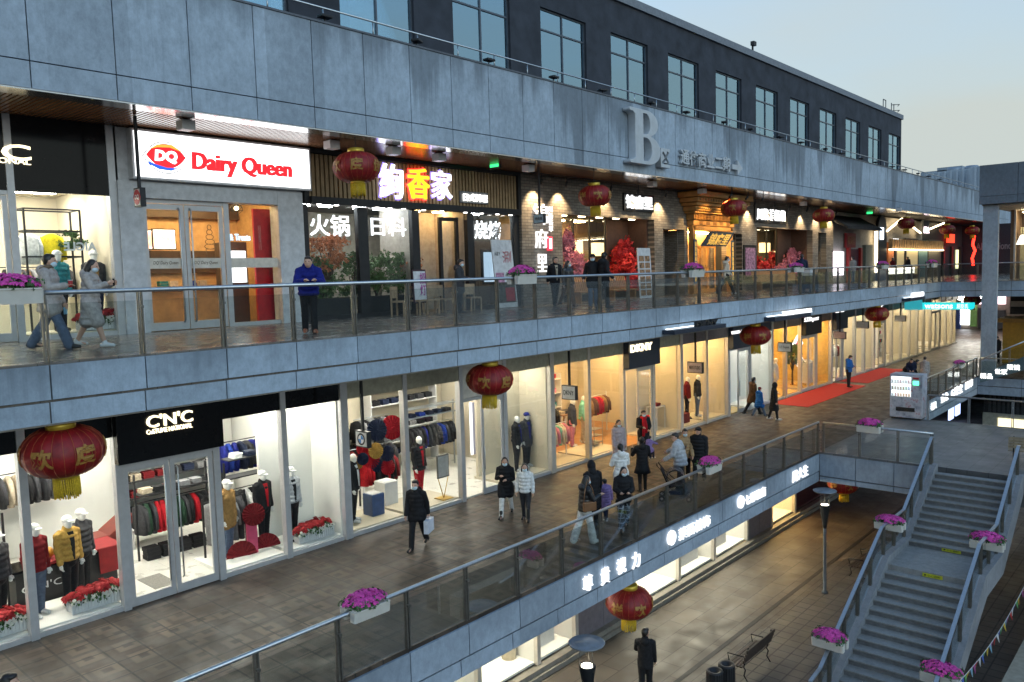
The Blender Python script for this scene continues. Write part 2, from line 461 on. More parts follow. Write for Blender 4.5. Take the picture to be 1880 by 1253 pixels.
# concourse level: walkway, bridge to the right and the far bank round the second opening
m = MB()
m.box(-15, 112, YE1 + .06, 23, Z1 - .95, Z1)
structure(m.build('concourse_walkway', PAVE1))
m = MB(); m.box(28.3, 36.75, -30, YE1 + .06, Z1 - .95, Z1)
structure(m.build('concourse_bridge', PAVED))
m = MB(); m.box(52.6, 112, -30, YE1 + .06, Z1 - .95, Z1)
structure(m.build('concourse_far_walkway', PAVE1))
m = MB(); m.box(-15, 112, YE2 + .06, 23, Z2 - .9, Z2); m.box(55.55, 112, -12, YE2 + .06, Z2 - .9, Z2)
structure(m.build('gallery_walkway', PAVE2))

# ------------------------------------------------------------------ the mall building
mall = thing('shopping_mall', 'long grey stone clad shopping mall with dark office storey and open galleries', 'building', (20, 17, Z0))
def panels_y(x0, x1, step, first, Y, rows, th=.05, gap=.024):
    """stone slabs on a face towards -Y, real open joints between them"""
    p = MB(); x = first
    xs = [x0]
    while x < x1 - .2:
        if x > x0 + .2: xs.append(x)
        x += step
    xs.append(x1)
    for a, b in zip(xs[:-1], xs[1:]):
        for z0, z1 in rows: p.box(a + gap / 2, b - gap / 2, Y, Y + th, z0 + gap / 2, z1 - gap / 2)
    return p
def panels_x(y0, y1, step, X, rows, th=.05, gap=.024):
    p = MB(); y = y1; ys = [y1]
    while y - step > y0 + .2: y -= step; ys.append(y)
    ys.append(y0)
    for a, b in zip(ys[:-1], ys[1:]):
        for z0, z1 in rows: p.box(X, X + th, b + gap / 2, a - gap / 2, z0 + gap / 2, z1 - gap / 2)
    return p
ZT = 6.36
panels_y(-8, 96.2, 1.575, 5.54 - 1.575 * 8, YF, [(ZSO, 4.28), (4.28, ZT)]).build('parapet_cladding', CLAD_TOP, mall)
k = MB(); k.box(-8, 96.2, YF + .052, YF + .4, ZSO + .02, ZT - .02); k.build('parapet_core', JOINT, mall)
B(-8, 96.25, YF - .02, YF + .42, ZT, ZT + .05).build('coping', mat('zinc coping', (.12, .13, .15), .5, .5), mall)
panels_y(-5, 55.5, 1.455, 4.35 - 1.455 * 6, YE2, [(-1.705, -1.15)]).build('gallery_edge_cladding', CLAD, mall)
panels_y(-5, 55.5, 1.455, 4.35 - 1.455 * 6.02, YE2 + .02, [(-2.08, -1.725)]).build('gallery_edge_cladding', CLAD, mall)
panels_x(4.0, YE2, 1.9, 55.5, [(-1.705, -1.15), (-2.08, -1.725)]).build('gallery_edge_cladding', CLAD, mall)
panels_y(-5, 28.25, 1.487, 5.99 - 1.487 * 7, YE1, [(-7.28, -6.66)]).build('concourse_edge_cladding', CLAD1, mall)
panels_y(-5, 28.25, 1.487, 5.99 - 1.487 * 7.15, YE1 + .02, [(-7.66, -7.3)]).build('concourse_edge_cladding', CLAD1, mall)
panels_x(6.98, YE1 - .002, 1.25, 28.25, [(-7.45, -6.66), (-7.66, -7.47)]).build('concourse_edge_cladding', CLAD1, mall)
panels_y(36.8, 52.55, 1.487, 36.8, YE1, [(-7.28, -6.66), (-7.66, -7.3)]).build('concourse_edge_cladding', CLAD1, mall)
panels_x(-12, YE1 - .002, 2.2, 52.55, [(-7.15, -6.66), (-7.66, -7.17)]).build('concourse_edge_cladding', CLAD1, mall)
panels_x(-20, YE1 - .002, 2.2, 36.77, [(-7.66, -6.7)], -.05).build('concourse_edge_cladding', CLAD1, mall)
# gallery ceiling: bright metal edge strip, then brown slats running away from the edge
s = MB(); x = -8
while x < 96: s.box(x + .004, x + 1.571, YF + .02, YF + .55, ZSO - .02, ZSO + .02); x += 1.575
s.build('soffit_edge_strip', mat('polished soffit strip', (.55, .55, .56), .16, .9, .06), mall)
s = MB(); x = -8
while x < 62: s.box(x, x + .068, YF + .56, YS2 + .5, ZSO + .01, ZSO + .07); x += .105
s.build('slatted_soffit', WOODD, mall)
B(-8, 96, YF + .42, 23.2, ZSO + .075, ZSO + .3).build('gallery_ceiling', mat('black ceiling void', (.02, .018, .016), .8), mall)
B(-8, 96, YE2 + .1, 23, Z2 - .98, Z2 - .92).build('concourse_soffit', mat('beige soffit', (.3, .28, .25), .6), mall)
B(-8, 28.2, YE1 + .1, 20, Z1 - 1.0, Z1 - .96).build('plaza_soffit', mat('grey soffit', (.25, .24, .23), .6), mall)
B(-15, 96, YF + .4, 45, ZT - .5, ZT - .4).build('terrace_deck', mat('roof felt', (.08, .08, .085), .9), mall)
# back walls that close the shops
B(-15, 112, 23.1, 23.4, Z0, ZSO).build('rear_wall', mat('rear wall', (.12, .11, .1), .8), mall)
# office storey
WX0, WST, WWD, WTOP, WTR, WBOT = 14.77, 4.62, 2.88, 10.06, 9.28, 6.5
wx = [WX0 + WST * k for k in range(-4, 12)]
XE = 68.7
wl = MB(); prev = -15
for a in wx + [None]:
    b = a if a is not None else XE
    wl.box(prev, b, YU, YU + .4, ZT - .5, WTOP)
    if a is not None: prev = a + WWD
wl.box(-15, XE, YU, YU + .4, WTOP, 11.4)
wl.box(XE - .4, XE, YU + .4, 45, ZT - .5, 11.4)
wl.build('office_wall', RENDER, mall)
B(-15.1, XE + .12, YU - .12, 45, 11.4, 11.75).build('office_roof_coping', mat('pale coping stone', (.2, .22, .25), .8), mall)
for a in wx:
    f = MB(); zc = (WBOT + WTOP) / 2; t = .06; y0, y1 = YU + .1, YU + .2
    f.box(a, a + t, y0, y1, WBOT, WTOP); f.box(a + WWD - t, a + WWD, y0, y1, WBOT, WTOP)
    f.box(a + t, a + WWD - t, y0, y1, WTOP - t, WTOP); f.box(a + t, a + WWD - t, y0, y1, WTR - .03, WTR + .03)
    f.box(a + WWD / 2 - .03, a + WWD / 2 + .03, y0 - .003, y1 + .003, WBOT, WTOP - t)
    fo = f.build('window', mat('blue grey window frame', (.1, .12, .15), .4, .4), mall)
    B(a + t, a + WWD - t, YU + .14, YU + .15, WBOT, WTOP - t).build('pane', GLASSO, fo)
    c = MB(); n = 60
    for (u0, u1) in ((.12, .12 + .9 * rnd.uniform(.7, 1)), (WWD - .15 - 1.1 * rnd.uniform(.7, 1), WWD - .15)):
        fr = [(a + u0 + (u1 - u0) * i / n, YU + .6 + .05 * math.sin(i * .9)) for i in range(n + 1)]
        c.prism([(x, y) for x, y in fr] + [(x, y + .02) for x, y in fr[::-1]], 'z', WBOT, WTOP - .1)
    cc = rnd.randrange(3); c.build('curtain', mat(('pale', 'bluish', 'cream')[cc] + ' office curtain', ((.36, .52, .6), (.2, .36, .46), (.45, .52, .52))[cc], .9, 0, .15, 2), fo)
    if rnd.random() < .5: B(a + .12, a + WWD - .12, YU + .3, YU + .33, WTOP - rnd.uniform(.5, 1.6), WTOP - .08).build('roller_blind', mat('office roller blind', (.4, .52, .58), .9), fo)
B(-15, XE - .5, 26, 26.1, ZT - .4, 11.3).build('office_back_wall', mat('office back wall', (.4, .42, .42), .8), mall)
B(-15, XE - .5, YU + .42, 26, 11.2, 11.3).build('office_ceiling', mat('office ceiling', (.6, .6, .6), .8), mall)
tb = MB()
for x in range(-10, 66, 4):
    for y in (21.2, 23.4): tb.box(x, x + 1.5, y, y + .12, 11.05, 11.12)
tb.build('office_ceiling_lamps', glow('office tubes', (.9, 1, .97), 10), mall)
# roof bits
rt = thing('roof_ladder', 'steel roof ladder hoops at the far corner of the dark office storey', 'ladder', (XE - 2, YU + .5, 11.75))
m = MB()
for x in (XE - 3.2, XE - 2.6, XE - 1.2, XE - .6):
    m.tube([(x, YU + .4, 11.7), (x, YU + .4, 12.6)], .035, 6)
m.tube([(XE - 3.2, YU + .4, 12.6), (XE - 2.6, YU + .4, 12.6)], .035, 6)
for z in (12.0, 12.45): m.tube([(XE - 1.2, YU + .4, z), (XE - .9, YU - .1, z), (XE - .3, YU + .2, z)], .03, 6)
m.build('hoops', STEELD, rt)
P = on_y(1385, 88, YU)
t = thing('roof_camera', 'small dark camera post on the office roof coping', 'camera', (P.x, YU + .1, 11.75))
B(P.x - .04, P.x + .04, YU + .06, YU + .14, 11.75, 12.1).build('post', BLACKM, t)
MB().box(P.x - .16, P.x + .16, YU - .05, YU + .15, 12.1, 12.32).build('housing', BLACKM, t)
# terrace rail on the parapet
tr = thing('terrace_rail', 'thin grey metal rail running along the top of the parapet', 'railing', (20, YF + .2, ZT + .05))
MB().tube([(-8, YF + .25, ZT + .47), (96, YF + .25, ZT + .47)], .028, 8).build('handrail', STEEL, tr)
x = -6.5; post = None
while x < 95:
    if post is None: post = MB().tube([(0, YF + .25, ZT + .04), (0, YF + .25, ZT + .46)], .02, 6).mesh('post', world_off(tr)); post.materials.append(STEEL)
    o = bpy.data.objects.new('post', post); o.location = (x, 0, 0); C.objects.link(o); o.parent = tr; x += 1.575
fl = None
for i, x in enumerate(range(12, 70, 3)):
    if fl is None:
        fl = thing('floodlight', 'small dark floodlight clamped along the parapet rail', 'floodlight', (0, 0, 0), 'floodlights along the parapet rail')
        MB().box(-.16, .16, -.14, .1, .1, .17).build('lamp_head', BLACKM, fl, .015)
        MB().tube([(0, 0, 0), (0, 0, .1)], .02, 6).build('bracket', BLACKM, fl)
        flt = tree_of(fl); fl.location = (x + .3, YF + .06, ZT + .05)
    else: dup(flt, (x + .3 + .2 * math.sin(i * 3), YF + .06, ZT + .05), rnd.uniform(-.5, .5))

# ------------------------------------------------------------------ balustrades
def balustrade(label, pts, spacing, first=0.0, h=1.07, slope=None, post_m=STEELD, rail_m=STEEL, closed_posts=True, glass_m=GLASSR, base=.03):
    """glass balustrade along a polyline of floor-edge points: handrail, posts, panes"""
    pts = [Vector(p) for p in pts]
    o = thing('glass_balustrade', label, 'balustrade', pts[0])
    MB().tube([p + Vector((0, 0, h)) for p in pts], .038, 10).build('handrail', rail_m, o)
    for a, b in zip(pts[:-1], pts[1:]):
        L = (b - a).length; u = (b - a) / L; hz = Vector((u.x, u.y, 0)).normalized(); nrm = Vector((-hz.y, hz.x, 0))
        ss = []; s_ = first
        while s_ < L - .25: ss.append(s_); s_ += spacing
        ss.append(L - .04)
        for s_ in ss:
            c = a + u * s_; m = MB()
            for e in (-.028, .028):
                q = c + nrm * 0 + hz * e
                m.add([q + hz * -.012 + nrm * -.04, q + hz * .012 + nrm * -.04, q + hz * .012 + nrm * .04, q + hz * -.012 + nrm * .04,
                       q + hz * -.012 + nrm * -.03 + Vector((0, 0, h - .02)), q + hz * .012 + nrm * -.03 + Vector((0, 0, h - .02)), q + hz * .012 + nrm * .03 + Vector((0, 0, h - .02)), q + hz * -.012 + nrm * .03 + Vector((0, 0, h - .02))],
                      [(0, 3, 2, 1), (4, 5, 6, 7), (0, 1, 5, 4), (1, 2, 6, 5), (2, 3, 7, 6), (3, 0, 4, 7)])
            c2 = c + nrm * -.05
            m.box(c2.x - .03, c2.x + .03, c2.y - .03, c2.y + .03, c2.z + h * .72, c2.z + h * .76)
            m.build('post', post_m, o)
        for s0, s1 in zip(ss[:-1], ss[1:]):
            p, q = a + u * (s0 + .07), a + u * (s1 - .07); m = MB(); z0, z1 = base, h - .17
            vs = []
            for z in (z0, z1):
                for pt, e in ((p, -.006), (q, -.006), (q, .006), (p, .006)): vs.append(pt + nrm * e + Vector((0, 0, z)))
            m.add(vs, [(0, 3, 2, 1), (4, 5, 6, 7), (0, 1, 5, 4), (1, 2, 6, 5), (2, 3, 7, 6), (3, 0, 4, 7)])
            m.build('glass_pane', glass_m, o)
    return o
balustrade('long glass balustrade along the edge of the upper gallery', [(-4.38, YE2 + .07, Z2), (55.55, YE2 + .07, Z2)], 1.455, 0)
balustrade('glass balustrade across the far end of the upper gallery', [(55.57, YE2 - .1, Z2), (55.57, 4.2, Z2)], 1.9, 0)
balustrade('long glass balustrade along the lower concourse above the lit jewellery signs', [(-4.4, YE1 + .07, Z1), (28.33, YE1 + .07, Z1)], 1.487, 0)
balustrade('short glass balustrade across the head of the first opening by the stairs', [(28.33, YE1 - .1, Z1), (28.33, 7.0, Z1)], 1.25, 0)
balustrade('glass balustrade along the second opening behind the vending machine', [(36.8, YE1 + .07, Z1), (52.6, YE1 + .07, Z1)], 1.5, 0)
balustrade('glass balustrade facing the camera across the second opening, right of the vending machine', [(36.72, 9.3, Z1), (36.72, -8, Z1)], 1.55, 0, 1.07, None, STEEL)
balustrade('far glass balustrade beyond the second opening by the grey pillar', [(52.66, YE1 - .1, Z1), (52.66, -4, Z1)], 2.2, 0)

# ------------------------------------------------------------------ stairs
st = structure(thing('staircase', 'wide grey granite staircase with one landing rising to the bridge', 'stairs', (23, 5.8, Z0)))
SY0, SY1 = 4.74, 6.84
def flight(x_top, z_top, n, run, rise):
    m = MB()
    for i in range(n):
        z = z_top - (i + 1) * rise; x1 = x_top - i * run
        if i < n - 1:
            m.box(x1 - run + .0, x1, SY0, SY1, z - .35, z - .035)
    m2 = MB()
    for i in range(n - 1):
        z = z_top - (i + 1) * rise; x1 = x_top - i * run
        m2.box(x1 - run - .03, x1 - .002, SY0 + .002, SY1 - .002, z - .034, z)
    return m, m2
ZL = -8.36; NU, NL = 12, 16
ru, rl = .275, .315
m, m2 = flight(28.2, Z1, NU, ru, (Z1 - ZL) / NU)
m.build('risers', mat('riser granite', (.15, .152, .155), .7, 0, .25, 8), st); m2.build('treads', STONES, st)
XLB = 28.2 - (NU - 1) * ru; XLF = XLB - 1.95
B(XLF - .03, XLB, SY0, SY1, ZL - .4, ZL).build('landing', STONES, st)
m, m2 = flight(XLF, ZL, NL, rl, (ZL - Z0) / NL)
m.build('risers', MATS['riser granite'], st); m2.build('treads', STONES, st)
XB = XLF - (NL - 1) * rl
for y0, y1 in ((SY1 + .002, SY1 + .34), (SY0 - .3, SY0 - .002)):
    m = MB()
    prof = [(28.3, Z1 + .1), (28.05, Z1 + .1), (XLB + .1, ZL + .2), (XLF + .05, ZL + .2), (XB + .1, Z0 + .26), (XB - .25, Z0 + .2), (XB - .25, Z0), (XB + .5, Z0), (XLF + .2, ZL - .42), (XLB + .3, ZL - .42), (28.3, Z1 - .5)]
    m.prism(prof, 'y', y0, y1); m.build('stringer', stone('granite stringer ' + str(y0), (.27, .28, .3), .3), st)
m = MB(); m.prism([(XLF + 1, ZL - .43), (XLF + 1.3, ZL - .43), (XLF + 1.3, Z0), (XLF + 1, Z0)], 'y', SY0 + .4, SY1 - .4)
m.build('stair_pier', RENDER, st)
STK = mat('yellow warning sticker', (.5, .5, .02), .5)
for nm, x, z in (('sticker', XLB - .012 , ZL + .02), ('sticker', XLF - .045, ZL - .13)):
    s_ = thing('warning_sticker', 'yellow stair sticker on the riser ' + ('above' if z > ZL else 'just below') + ' the landing', 'sticker', (x, 5.6, z))
    B(x - .004, x, 5.45, 5.95, z, z + .1).build('plate', STK, s_)
    letters('▶小心台阶', (5.9, 5.5, z + .02, z + .08), x - .005, BLACKM, s_, .002, 0, 0, 'lettering', '-x')
def stair_rail(label, y):
    o = thing('stair_balustrade', label, 'balustrade', (24, y, Z0))
    H = .95
    top = [(28.3, Z1 + H), (28.15, Z1 + H), (XLB + .05, ZL + H + .07), (XLF - .05, ZL + H + .07), (XB + .1, Z0 + H + .2), (XB - .5, Z0 + H + .12)]
    m = MB(); w_ = .045
    for (xa, za), (xb, zb) in zip(top[:-1], top[1:]):
        m.add([(xa, y - w_, za), (xb, y - w_, zb), (xb, y + w_, zb), (xa, y + w_, za), (xa, y - w_, za + .035), (xb, y - w_, zb + .035), (xb, y + w_, zb + .035), (xa, y + w_, za + .035)],
              [(0, 3, 2, 1), (4, 5, 6, 7), (0, 1, 5, 4), (1, 2, 6, 5), (2, 3, 7, 6), (3, 0, 4, 7)])
    m.build('handrail', STEEL, o)
    def zt(x, arr):
        for (xa, za), (xb, zb) in zip(arr[:-1], arr[1:]):
            if xb <= x <= xa: return za + (zb - za) * (xa - x) / max(1e-6, xa - xb)
        return arr[-1][1]
    bot = [(28.3, Z1 + .1), (28.05, Z1 + .1), (XLB + .1, ZL + .2), (XLF + .05, ZL + .2), (XB + .1, Z0 + .26), (XB - .5, Z0 + .2)]
    xs = [28.1, 27.0, 26.0, XLB + .1, XLB - .9, XLF + .1, XLF - 1.0, XLF - 2.0, XLF - 3.0, XLF - 4.0, XB + .1]
    for x in xs:
        p = MB()
        for e in (-.03, .03): p.box(x + e - .013, x + e + .013, y - .04, y + .04, zt(x, bot) - .01, zt(x, top))
        p.build('post', STEELD, o)
    for a, b in zip(xs[:-1], xs[1:]):
        a -= .07; b += .07; p = MB()
        za0, zb0, za1, zb1 = zt(a, bot) + .03, zt(b, bot) + .03, zt(a, top) - .15, zt(b, top) - .15
        p.add([(b, y - .006, zb0), (a, y - .006, za0), (a, y + .006, za0), (b, y + .006, zb0), (b, y - .006, zb1), (a, y - .006, za1), (a, y + .006, za1), (b, y + .006, zb1)],
              [(0, 3, 2, 1), (4, 5, 6, 7), (0, 1, 5, 4), (1, 2, 6, 5), (2, 3, 7, 6), (3, 0, 4, 7)])
        p.build('glass_pane', GLASSR, o)
stair_rail('steel and glass stair balustrade on the left side of the granite stairs', SY1 + .17)
stair_rail('steel and glass stair balustrade on the right side of the granite stairs', SY0 - .15)

# ------------------------------------------------------------------ wing on the right and far end
wg = thing('roof_wing', 'blue grey stone clad roof wing on a tall square pillar at the far right', 'building', (54, 5, Z1))
panels_x(-8, 11.0, 1.95, 53.6, [(3.36, 3.82), (3.82, 5.64)]).build('wing_fascia', CLADW, wg)
B(53.66, 75, -8, 10.95, 3.38, 5.6).build('wing_core', mat('wing core', (.12, .13, .15), .8), wg)
B(54, 75, -8, 10.9, 3.3, 3.37).build('wing_soffit', mat('beige wing soffit', (.36, .32, .27), .6), wg)
B(53.9, 54.2, 10.04, 10.84, Z1, 3.3).build('pillar', stone('granite pillar', (.4, .45, .5), .2), wg, .02)
for a, b in ((9.2, 7.6), (6.2, 1.0), (0, -4)): B(60, 63, b, a, 5.6, 6.5).build('roof_plant_box', mat('plant box', (.2, .24, .28), .7), wg)
MB().tube([(54, 8.2, 5.6), (54, 8.2, 6.2), (54, -6, 6.2)], .04, 6).build('roof_rail', STEELD, wg)
wf = thing('corner_shop', 'glazed corner unit with pale lit blinds under the right wing', 'shop', (60, 8, Z2))
m = MB()
for y in (10.2, 8.4, 6.6, 4.8, 3.0): m.box(60, 60.12, y, y + .1, Z2, 3.3)
m.build('frame', FRAME, wf)
B(60.04, 60.06, -4, 10.2, Z2, 3.3).build('glass_pane', GLASSV, wf)
B(61.0, 61.1, -4, 10.1, Z2, 2.2).build('blind', mat('pale yellow blind', (.55, .54, .38), .8), wf)
B(60.12, 75, 10.3, 10.5, Z2, 3.3).build('side_wall', mat('brown side wall', (.2, .13, .08), .7), wf)
B(60.3, 60.9, -4, 9.9, 3.1, 3.16).build('ceiling_light', L_PANELS, wf)
P = on_x(1877, 440, 58.5)
t = thing('pendant_lamp', 'white glass pendant lamp hanging under the right wing', 'lamp', (58.5, P.y, 3.3))
MB().tube([(58.5, P.y, 3.3), (58.5, P.y, P.z + .3)], .015, 6).build('cord', BLACKM, t)
MB().lathe([(.02, .3), (.12, .25), (.22, 0), (.34, -.3), (.3, -.3), (.19, 0), (.1, .2)], (58.5, P.y, P.z), 18).build('shade', glow('pendant glass', (1, .95, .85), 1.2), t)
# buildings far behind
hz = thing('louvred_building', 'distant blue white building clad in vertical louvres behind the gallery', 'building', (125, 30, Z0))
def far(x0, y0, y1, dep, z0, z1, name, m_, par=hz, rib=0):
    q = MB().box(x0, x0 + dep, y0, y1, z0, z1)
    if rib:
        y = y0
        while y < y1: q.box(x0 - .25, x0, y, y + .28, z0, z1); y += rib
    q.build(name, m_, par)
LOUV = mat('louvre metal', (.42, .5, .58), .5, .2, .08)
a, b = on_x(1700, 318, 130), on_x(1800, 345, 130)
far(130, b.y - 6, a.y, 20, Z0, a.z, 'louvred_wall', LOUV, hz, .8)
far(126, on_x(1782, 300, 126).y - 8, on_x(1782, 300, 126).y, 3, Z0, on_x(1782, 307, 126).z, 'louvred_tower', LOUV, hz, .8)
c = on_x(1740, 307, 140)
far(140, c.y - 2, c.y + 1.5, 5, a.z - 1, c.z, 'roof_box', mat('grey blue roof box', (.28, .34, .4), .7))
c = on_x(1690, 320, 140)
far(140, c.y - 5, c.y, 5, a.z - 6, on_x(1690, 317, 140).z, 'roof_box', MATS['grey blue roof box'])
c = on_x(1768, 305, 138); m = MB()
for e in (-1.2, 1.2): m.lathe([(1.0, 0), (1.0, .7), (.8, .9), (.3, .95)], (138, c.y + e, c.z - 1), 16)
m.build('cooling_fans', mat('fan cowl', (.25, .3, .36), .5, .4), hz)

# ================================================================== CONCOURSE SHOPS (lower row)
HB, HT, DT = -3.0, -2.06, -3.56       # header band, door sign height
def shop1(label, x0, x1, bays, wall, floor, lamp, frame=FRAME, head=BLACK, depth=5.2, Y=YS1, zf=Z1, hb=HB, ht=HT, dt=DT, cat='shop', lamps=None, plinth=.1, name='clothing_shop', last=False):
    s = thing(name, label, cat, ((x0 + x1) / 2, Y, zf))
    Yb = Y + depth; zc = hb + .25
    B(x0 + .03, x1 - .03, Y + .12, Yb, zf + .004, zf + .05).build('floor', floor, s)
    B(x0 + .03, x1 - .03, Yb, Yb + .1, zf, zc + .1).build('back_wall', wall, s)
    B(x0 + .002, x0 + .08, Y + .12, Yb, zf + .05, zc).build('side_wall', wall, s)
    B(x1 - .08, x1 - .002, Y + .12, Yb, zf + .05, zc).build('side_wall', wall, s)
    B(x0 + .03, x1 - .03, Y + .12, Yb, zc, zc + .06).build('ceiling', wall, s)
    n = lamps or max(1, int((x1 - x0) / 1.8))
    for i in range(n):
        cx = x0 + (i + .5) * (x1 - x0) / n
        for yy in ((.7, 1.0), (depth * .6, depth * .6 + .35)):
            B(cx - .42, cx + .42, Y + yy[0], Y + yy[1], zc - .03, zc - .004).build('ceiling_light', lamp, s)
    cols = sorted({round(b[1], 3) for b in bays} | {round(b[2], 3) for b in bays})
    for k, xc in enumerate(cols[:-1] if not last else cols):
        wd = .11 if k in (0, len(cols) - 1) else .075
        B(xc - wd + .003, xc + wd - .003, Y - .05, Y + .14, zf, ht).build('column', frame, s)
    for t, a, b in bays:
        a += .075; b -= .075; wall_top = ht
        if t in 'gw':
            B(a, b, Y - .02, Y + .1, hb, ht).build('header_panel', head, s)
            B(a, b, Y, Y + .1, zf, zf + plinth).build('sill', frame, s)
            B(a, b, Y + .04, Y + .052, zf + plinth, hb).build('glass_pane', GLASSV, s)
            B(a, b, Y + .12, Y + 1.5, zf + .05, zf + .13).build('display_plinth', wall, s)
            if t == 'w': B(a, b, Y + 1.3, Y + 1.4, zf + .13, zc).build('display_wall', wall, s)
        elif t == 'd':
            h = dt
            f = MB(); f.box(a, b, Y - .04, Y + .1, h - .09, h); f.build('door_head', frame, s)
            for u0, u1, hs in ((a, (a + b) / 2, 1), ((a + b) / 2, b, 0)):
                u0 += .01; u1 -= .01
                fr = MB(); t_ = .1
                fr.box(u0, u0 + t_, Y, Y + .06, zf + .02, h - .1); fr.box(u1 - t_, u1, Y, Y + .06, zf + .02, h - .1)
                fr.box(u0 + t_, u1 - t_, Y, Y + .06, zf + .02, zf + .2); fr.box(u0 + t_, u1 - t_, Y, Y + .06, h - .2, h - .1)
                do = fr.build('door', frame, s)
                B(u0 + t_, u1 - t_, Y + .02, Y + .032, zf + .2, h - .2).build('glass_pane', GLASSV, do)
                hx = u1 - .13 if hs else u0 + .13
                MB().tube([(hx, Y - .02, zf + .35), (hx, Y - .07, zf + .38), (hx, Y - .07, h - .3), (hx, Y - .02, h - .27)], .017, 8).build('handle', STEEL, do)
            B((a + b) / 2 - .25, (a + b) / 2 + .25, Y + .5, Y + 1.4, zf + .05, zf + .06).build('door_mat', mat('grey door mat', (.2, .19, .17), .95, 0, .3, 30), s)
        elif t == 'o':
            B(a, b, Y - .04, Y + .1, dt - .09, dt).build('door_head', frame, s)
            u0 = a + (b - a) * .45; fr = MB()
            fr.box(u0, u0 + .09, Y, Y + .06, zf + .02, dt - .1); fr.box(b - .09, b, Y, Y + .06, zf + .02, dt - .1)
            fr.box(u0 + .09, b - .09, Y, Y + .06, zf + .02, zf + .2); fr.box(u0 + .09, b - .09, Y, Y + .06, dt - .2, dt - .1)
            do = fr.build('door', frame, s)
            B(u0 + .09, b - .09, Y + .02, Y + .032, zf + .2, dt - .2).build('glass_pane', GLASSV, do)
            MB().tube([(u0 + .05, Y - .05, zf + .8), (u0 + .05, Y - .05, zf + 1.5)], .016, 8).build('handle', STEEL, do)
    return s
def sign_block(parent_label, x0, x1, z0, z1, Y, m, text, tb, tm, cat='sign', depth=.14, bold=.0, name='shop_sign', shear=0, td=.05):
    o = thing(name, parent_label, cat, ((x0 + x1) / 2, Y, z0))
    B(x0, x1, Y - depth, Y, z0, z1).build('panel', m, o, .01)
    if text: letters(text, tb, Y - depth - .01, tm, o, td, bold, shear)
    return o
L_FAR = glow('far shop lamps', (1, .84, .58), 26)
s_cnc = shop1('lower clothing shop with glossy black header and red and gold lantern in front', -2.2, 12.0, [('g', -2.2, 0.2), ('g', .2, 2.5), ('g', 2.5, 4.79), ('g', 4.79, 6.5), ('d', 6.5, 8.59), ('g', 8.59, 10.31), ('w', 10.31, 12.0)], WALLW, FLOORW, L_PANEL, FRAME, BLACK, 5.4, lamps=8)
s_bmw = shop1('lower fashion shop with beige header, paper fans and white panelled doorway', 12.06, 20.37, [('g', 12.06, 14.08), ('g', 14.08, 16.21), ('o', 16.21, 18.11), ('w', 18.11, 20.37)], WALLC, FLOORW, L_PANEL, FRAME, mat('beige header', (.36, .35, .27), .5), 5.2)
s_dk = shop1('lower fashion shop with orange timber floor and navy blue sign over the door', 20.43, 28.81, [('g', 20.43, 22.49), ('g', 22.49, 24.68), ('o', 24.68, 26.73), ('w', 26.73, 28.81)], WALLC, FLOORO, L_PANELW, FRAMEW, MATS['beige header'], 5.2)
s_men = shop1('lower shop with ochre floor beneath the long dark canopy sign', 28.87, 32.99, [('g', 28.87, 31.02), ('g', 31.02, 32.99)], WALLC, FLOORY, L_PANELW, FRAMEW, mat('mauve header', (.2, .17, .18), .5), 5.0)
s_tom = shop1('narrow lower shop with navy sign and white display wall', 33.05, 37.6, [('o', 33.05, 35.23), ('w', 35.23, 37.6)], WALLW, FLOORY, L_PANEL, FRAME, NAVY, 4.6)
s_dup = shop1('lower shop with amber walls behind the big red carpet', 37.66, 45.54, [('g', 37.66, 39.34), ('g', 39.34, 41.25), ('d', 41.25, 43.36), ('g', 43.36, 45.54)], mat('amber wall', (.5, .32, .08), .6), FLOORY, L_PANELW, FRAMEW, mat('brown header', (.2, .15, .11), .5), 4.6)
s_n1 = shop1('lower shop with small dark sign beside the second red carpet', 45.6, 52.85, [('o', 45.6, 47.35), ('w', 47.35, 49.46), ('g', 49.46, 51.11), ('g', 51.11, 52.85)], WALLC, FLOORW, L_FAR, FRAME, NAVY, 4.6)
s_n2 = shop1('bright lower shop with pale frames and grey panels', 52.9, 62.42, [('o', 52.9, 55.12), ('g', 55.12, 56.61), ('g', 56.61, 58.65), ('g', 58.65, 60.55), ('g', 60.55, 62.42)], WALLC, FLOORW, L_FAR, FRAMEW, MATS['brown header'], 4.6)
s_n3 = shop1('farthest lower shop with warm cream window bays below the turquoise sign', 62.46, 74.0, [('g', 62.46, 64.2), ('g', 64.2, 66.0), ('d', 66.0, 68.6), ('g', 68.6, 70.4), ('g', 70.4, 72.24), ('g', 72.24, 74.0)], WALLC, FLOORW, L_FAR, FRAMEW, MATS['brown header'], 4.6)

